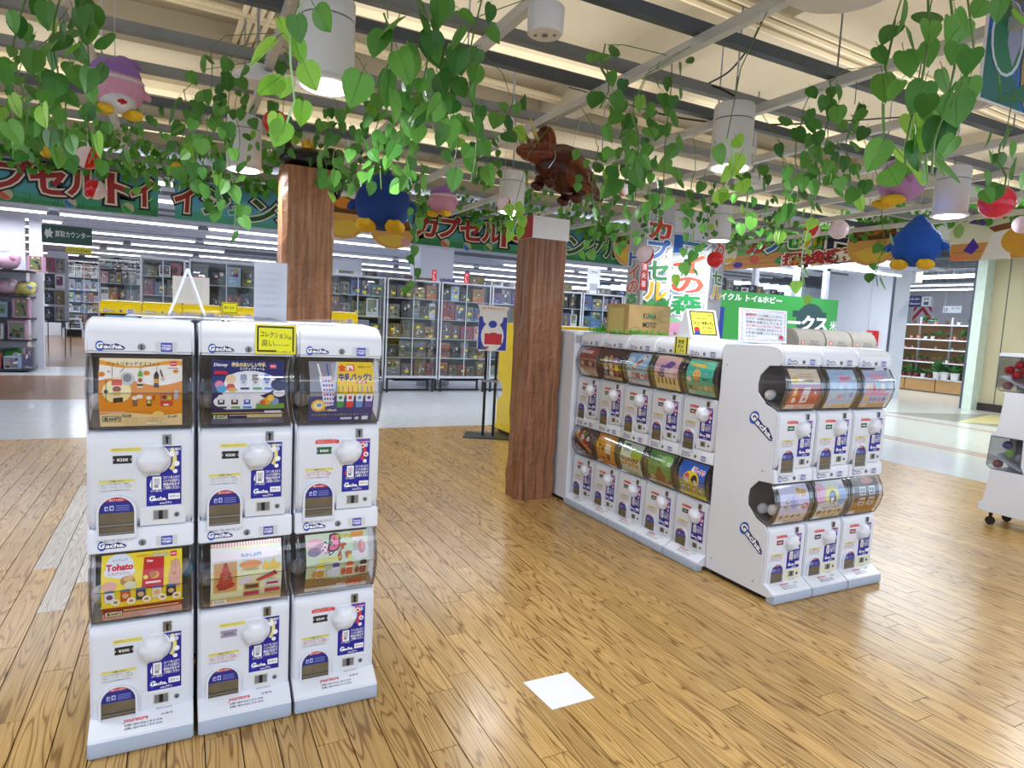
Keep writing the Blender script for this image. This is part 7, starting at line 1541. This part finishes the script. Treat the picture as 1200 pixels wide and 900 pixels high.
def fol_mesh(k):
    g = random.Random(k + 90); mb = MB(); tall = (1.0, .7, 1.5, .5, 1.1, .8)[k]
    for i in range(26):
        a, el = g.uniform(0, 2 * PI), g.uniform(.3, 1.45); L_ = .16 * tall * g.uniform(.6, 1.1); w_ = .018 if k % 2 else .034
        d = Vector((math.cos(a) * math.cos(el), math.sin(a) * math.cos(el), math.sin(el))); s_ = Vector((-math.sin(a), math.cos(a), 0)) * w_
        p0 = Vector((0, 0, .09)); p1 = p0 + d * L_ * .55; p2 = p0 + d * L_ + Vector((0, 0, -.02))
        mb.add([p0, p1 - s_, p1 + s_, p2], [(0, 1, 3), (0, 3, 2)])
    return mb.mesh('foliage', mat('pot_foliage', ('2f6a2a', '5a8a3a', '3a7034', '74983c', '24542a', '8a9a5a')[k], .6, var=.2, scale=40))
PTM = [pot_mesh(k) for k in range(6)]; FLM = [fol_mesh(k) for k in range(6)]
pr = random.Random(12)
for i, z in enumerate(LEV):
    n = (13, 13, 11, 12, 8)[i]
    for j in range(n):
        if i == 2 and j in (5, 6): continue
        k = pr.randrange(6) if i != 0 else (0, 4, 0, 2, 1, 0, 4, 0, 2, 0, 1, 1, 4)[j]; s = (1.25, .85, .55, .9, .9)[i] * pr.uniform(.85, 1.15)
        q = thing('potted_plant', 'small potted plant, %s garden shelf from the floor, %s from the right' % (ORD[i], ORD[j] if j < 12 else 'thirteenth'), 'plant', (20.08 if i else 19.98, 10.42 + 2.55 * (j + .5) / n, z), 0, 'potted plants on the garden shelf')
        put('pot', PTM[k], q, scale=(s, s, s)); put('foliage', FLM[k], q, scale=(s, s, s * (1 if i != 2 else .6)))
for j, (y, s) in enumerate(((10.72, 2.0), (11.0, 2.1), (11.22, 1.9))):
    q = thing('potted_plant', 'large plant in a white pot before the garden shelf, %s from the right' % ORD[j], 'plant', (19.86, y, .421), 0, 'white pots before the garden shelf')
    put('pot', PTM[1], q, scale=(s, s, s)); put('foliage', FLM[(0, 4, 2)[j]], q, scale=(s, s, s))
def pan(label, cat, name, y0, z0, w_, h_, x, art):
    t = board(name, label, cat, w_, h_, .02, (x, y0, z0), -PI / 2, art)
    if x < 18: wires(t, (.08 * w_, .92 * w_), h_, 3.52 - z0)
    return t
pan('navy elevator direction sign with a pale panel', 'sign', 'direction_sign', 10.64, 2.38, .70, .29, 17.0, [('r', 0, 0, 100, 100, '24305a'), ('r', 64, 6, 98, 94, 'c4c8d0'), ('t', 6, 62, 24, 'エレベーター', 'e9ecf4', dict(w=52)), ('e', 12, 32, 7, 13, 'd8d24a'), ('t', 24, 24, 20, 'Elevator', 'd4d8e6', dict(w=36)), ('r', 72, 18, 90, 48, '4a5468'), ('e', 76, 72, 3, 9, '2a3040'), ('e', 86, 72, 3, 9, '2a3040')])
pan('white aisle sign numbered 13', 'sign', 'aisle_sign', 9.64, 2.24, .43, .17, 17.0, [('r', 0, 0, 100, 100, 'dde2f0'), ('t', 6, 20, 74, '13', '2a2e3a', dict(w=20)), ('t', 46, 56, 24, '園 芸', '8a90a4', dict(w=44))])
pan('white wall notice in the garden shop', 'notice', 'wall_notice', 11.9, 2.55, .75, .5, 24.47, [('r', 0, 0, 100, 100, 'e6e8f4')])
pan('red double chevron poster in the garden shop', 'poster', 'chevron_poster', 15.0, 2.1, .8, 1.0, 24.47, [('r', 0, 0, 100, 100, 'dfe0ea'), ('poly', [(8, 46), (50, 92), (92, 46), (92, 62), (50, 100), (8, 62)], 'd0304a'), ('poly', [(8, 12), (50, 54), (92, 12), (92, 30), (50, 72), (8, 30)], 'd0304a')])
pan('dark green label board over the garden shelf', 'sign', 'shelf_sign', 11.95, 2.10, .40, .10, 20.2, [('r', 0, 0, 100, 100, '24583c'), ('t', 10, 24, 50, '観葉植物コーナー', 'cfe0d4', dict(w=80))])
t = thing('garden_lamp', 'white square lamp hanging in the garden shop', 'lamp', (18, 11.1, 3.10)); MB().box((-.17, -.17, 0), (.17, .17, .34)).obj('shade', M['lamp_white'], t, bevel=.02); MB().tube([(0, 0, .34), (0, 0, 1.0)], .02, 6).obj('stem', M['lamp_white'], t)
o = MB().box((23.9, 9.9, 0), (24.3, 10.1, 2.6)).obj('display_post', M['black']); tag(o, 'dark narrow post behind the garden shelf', 'post')
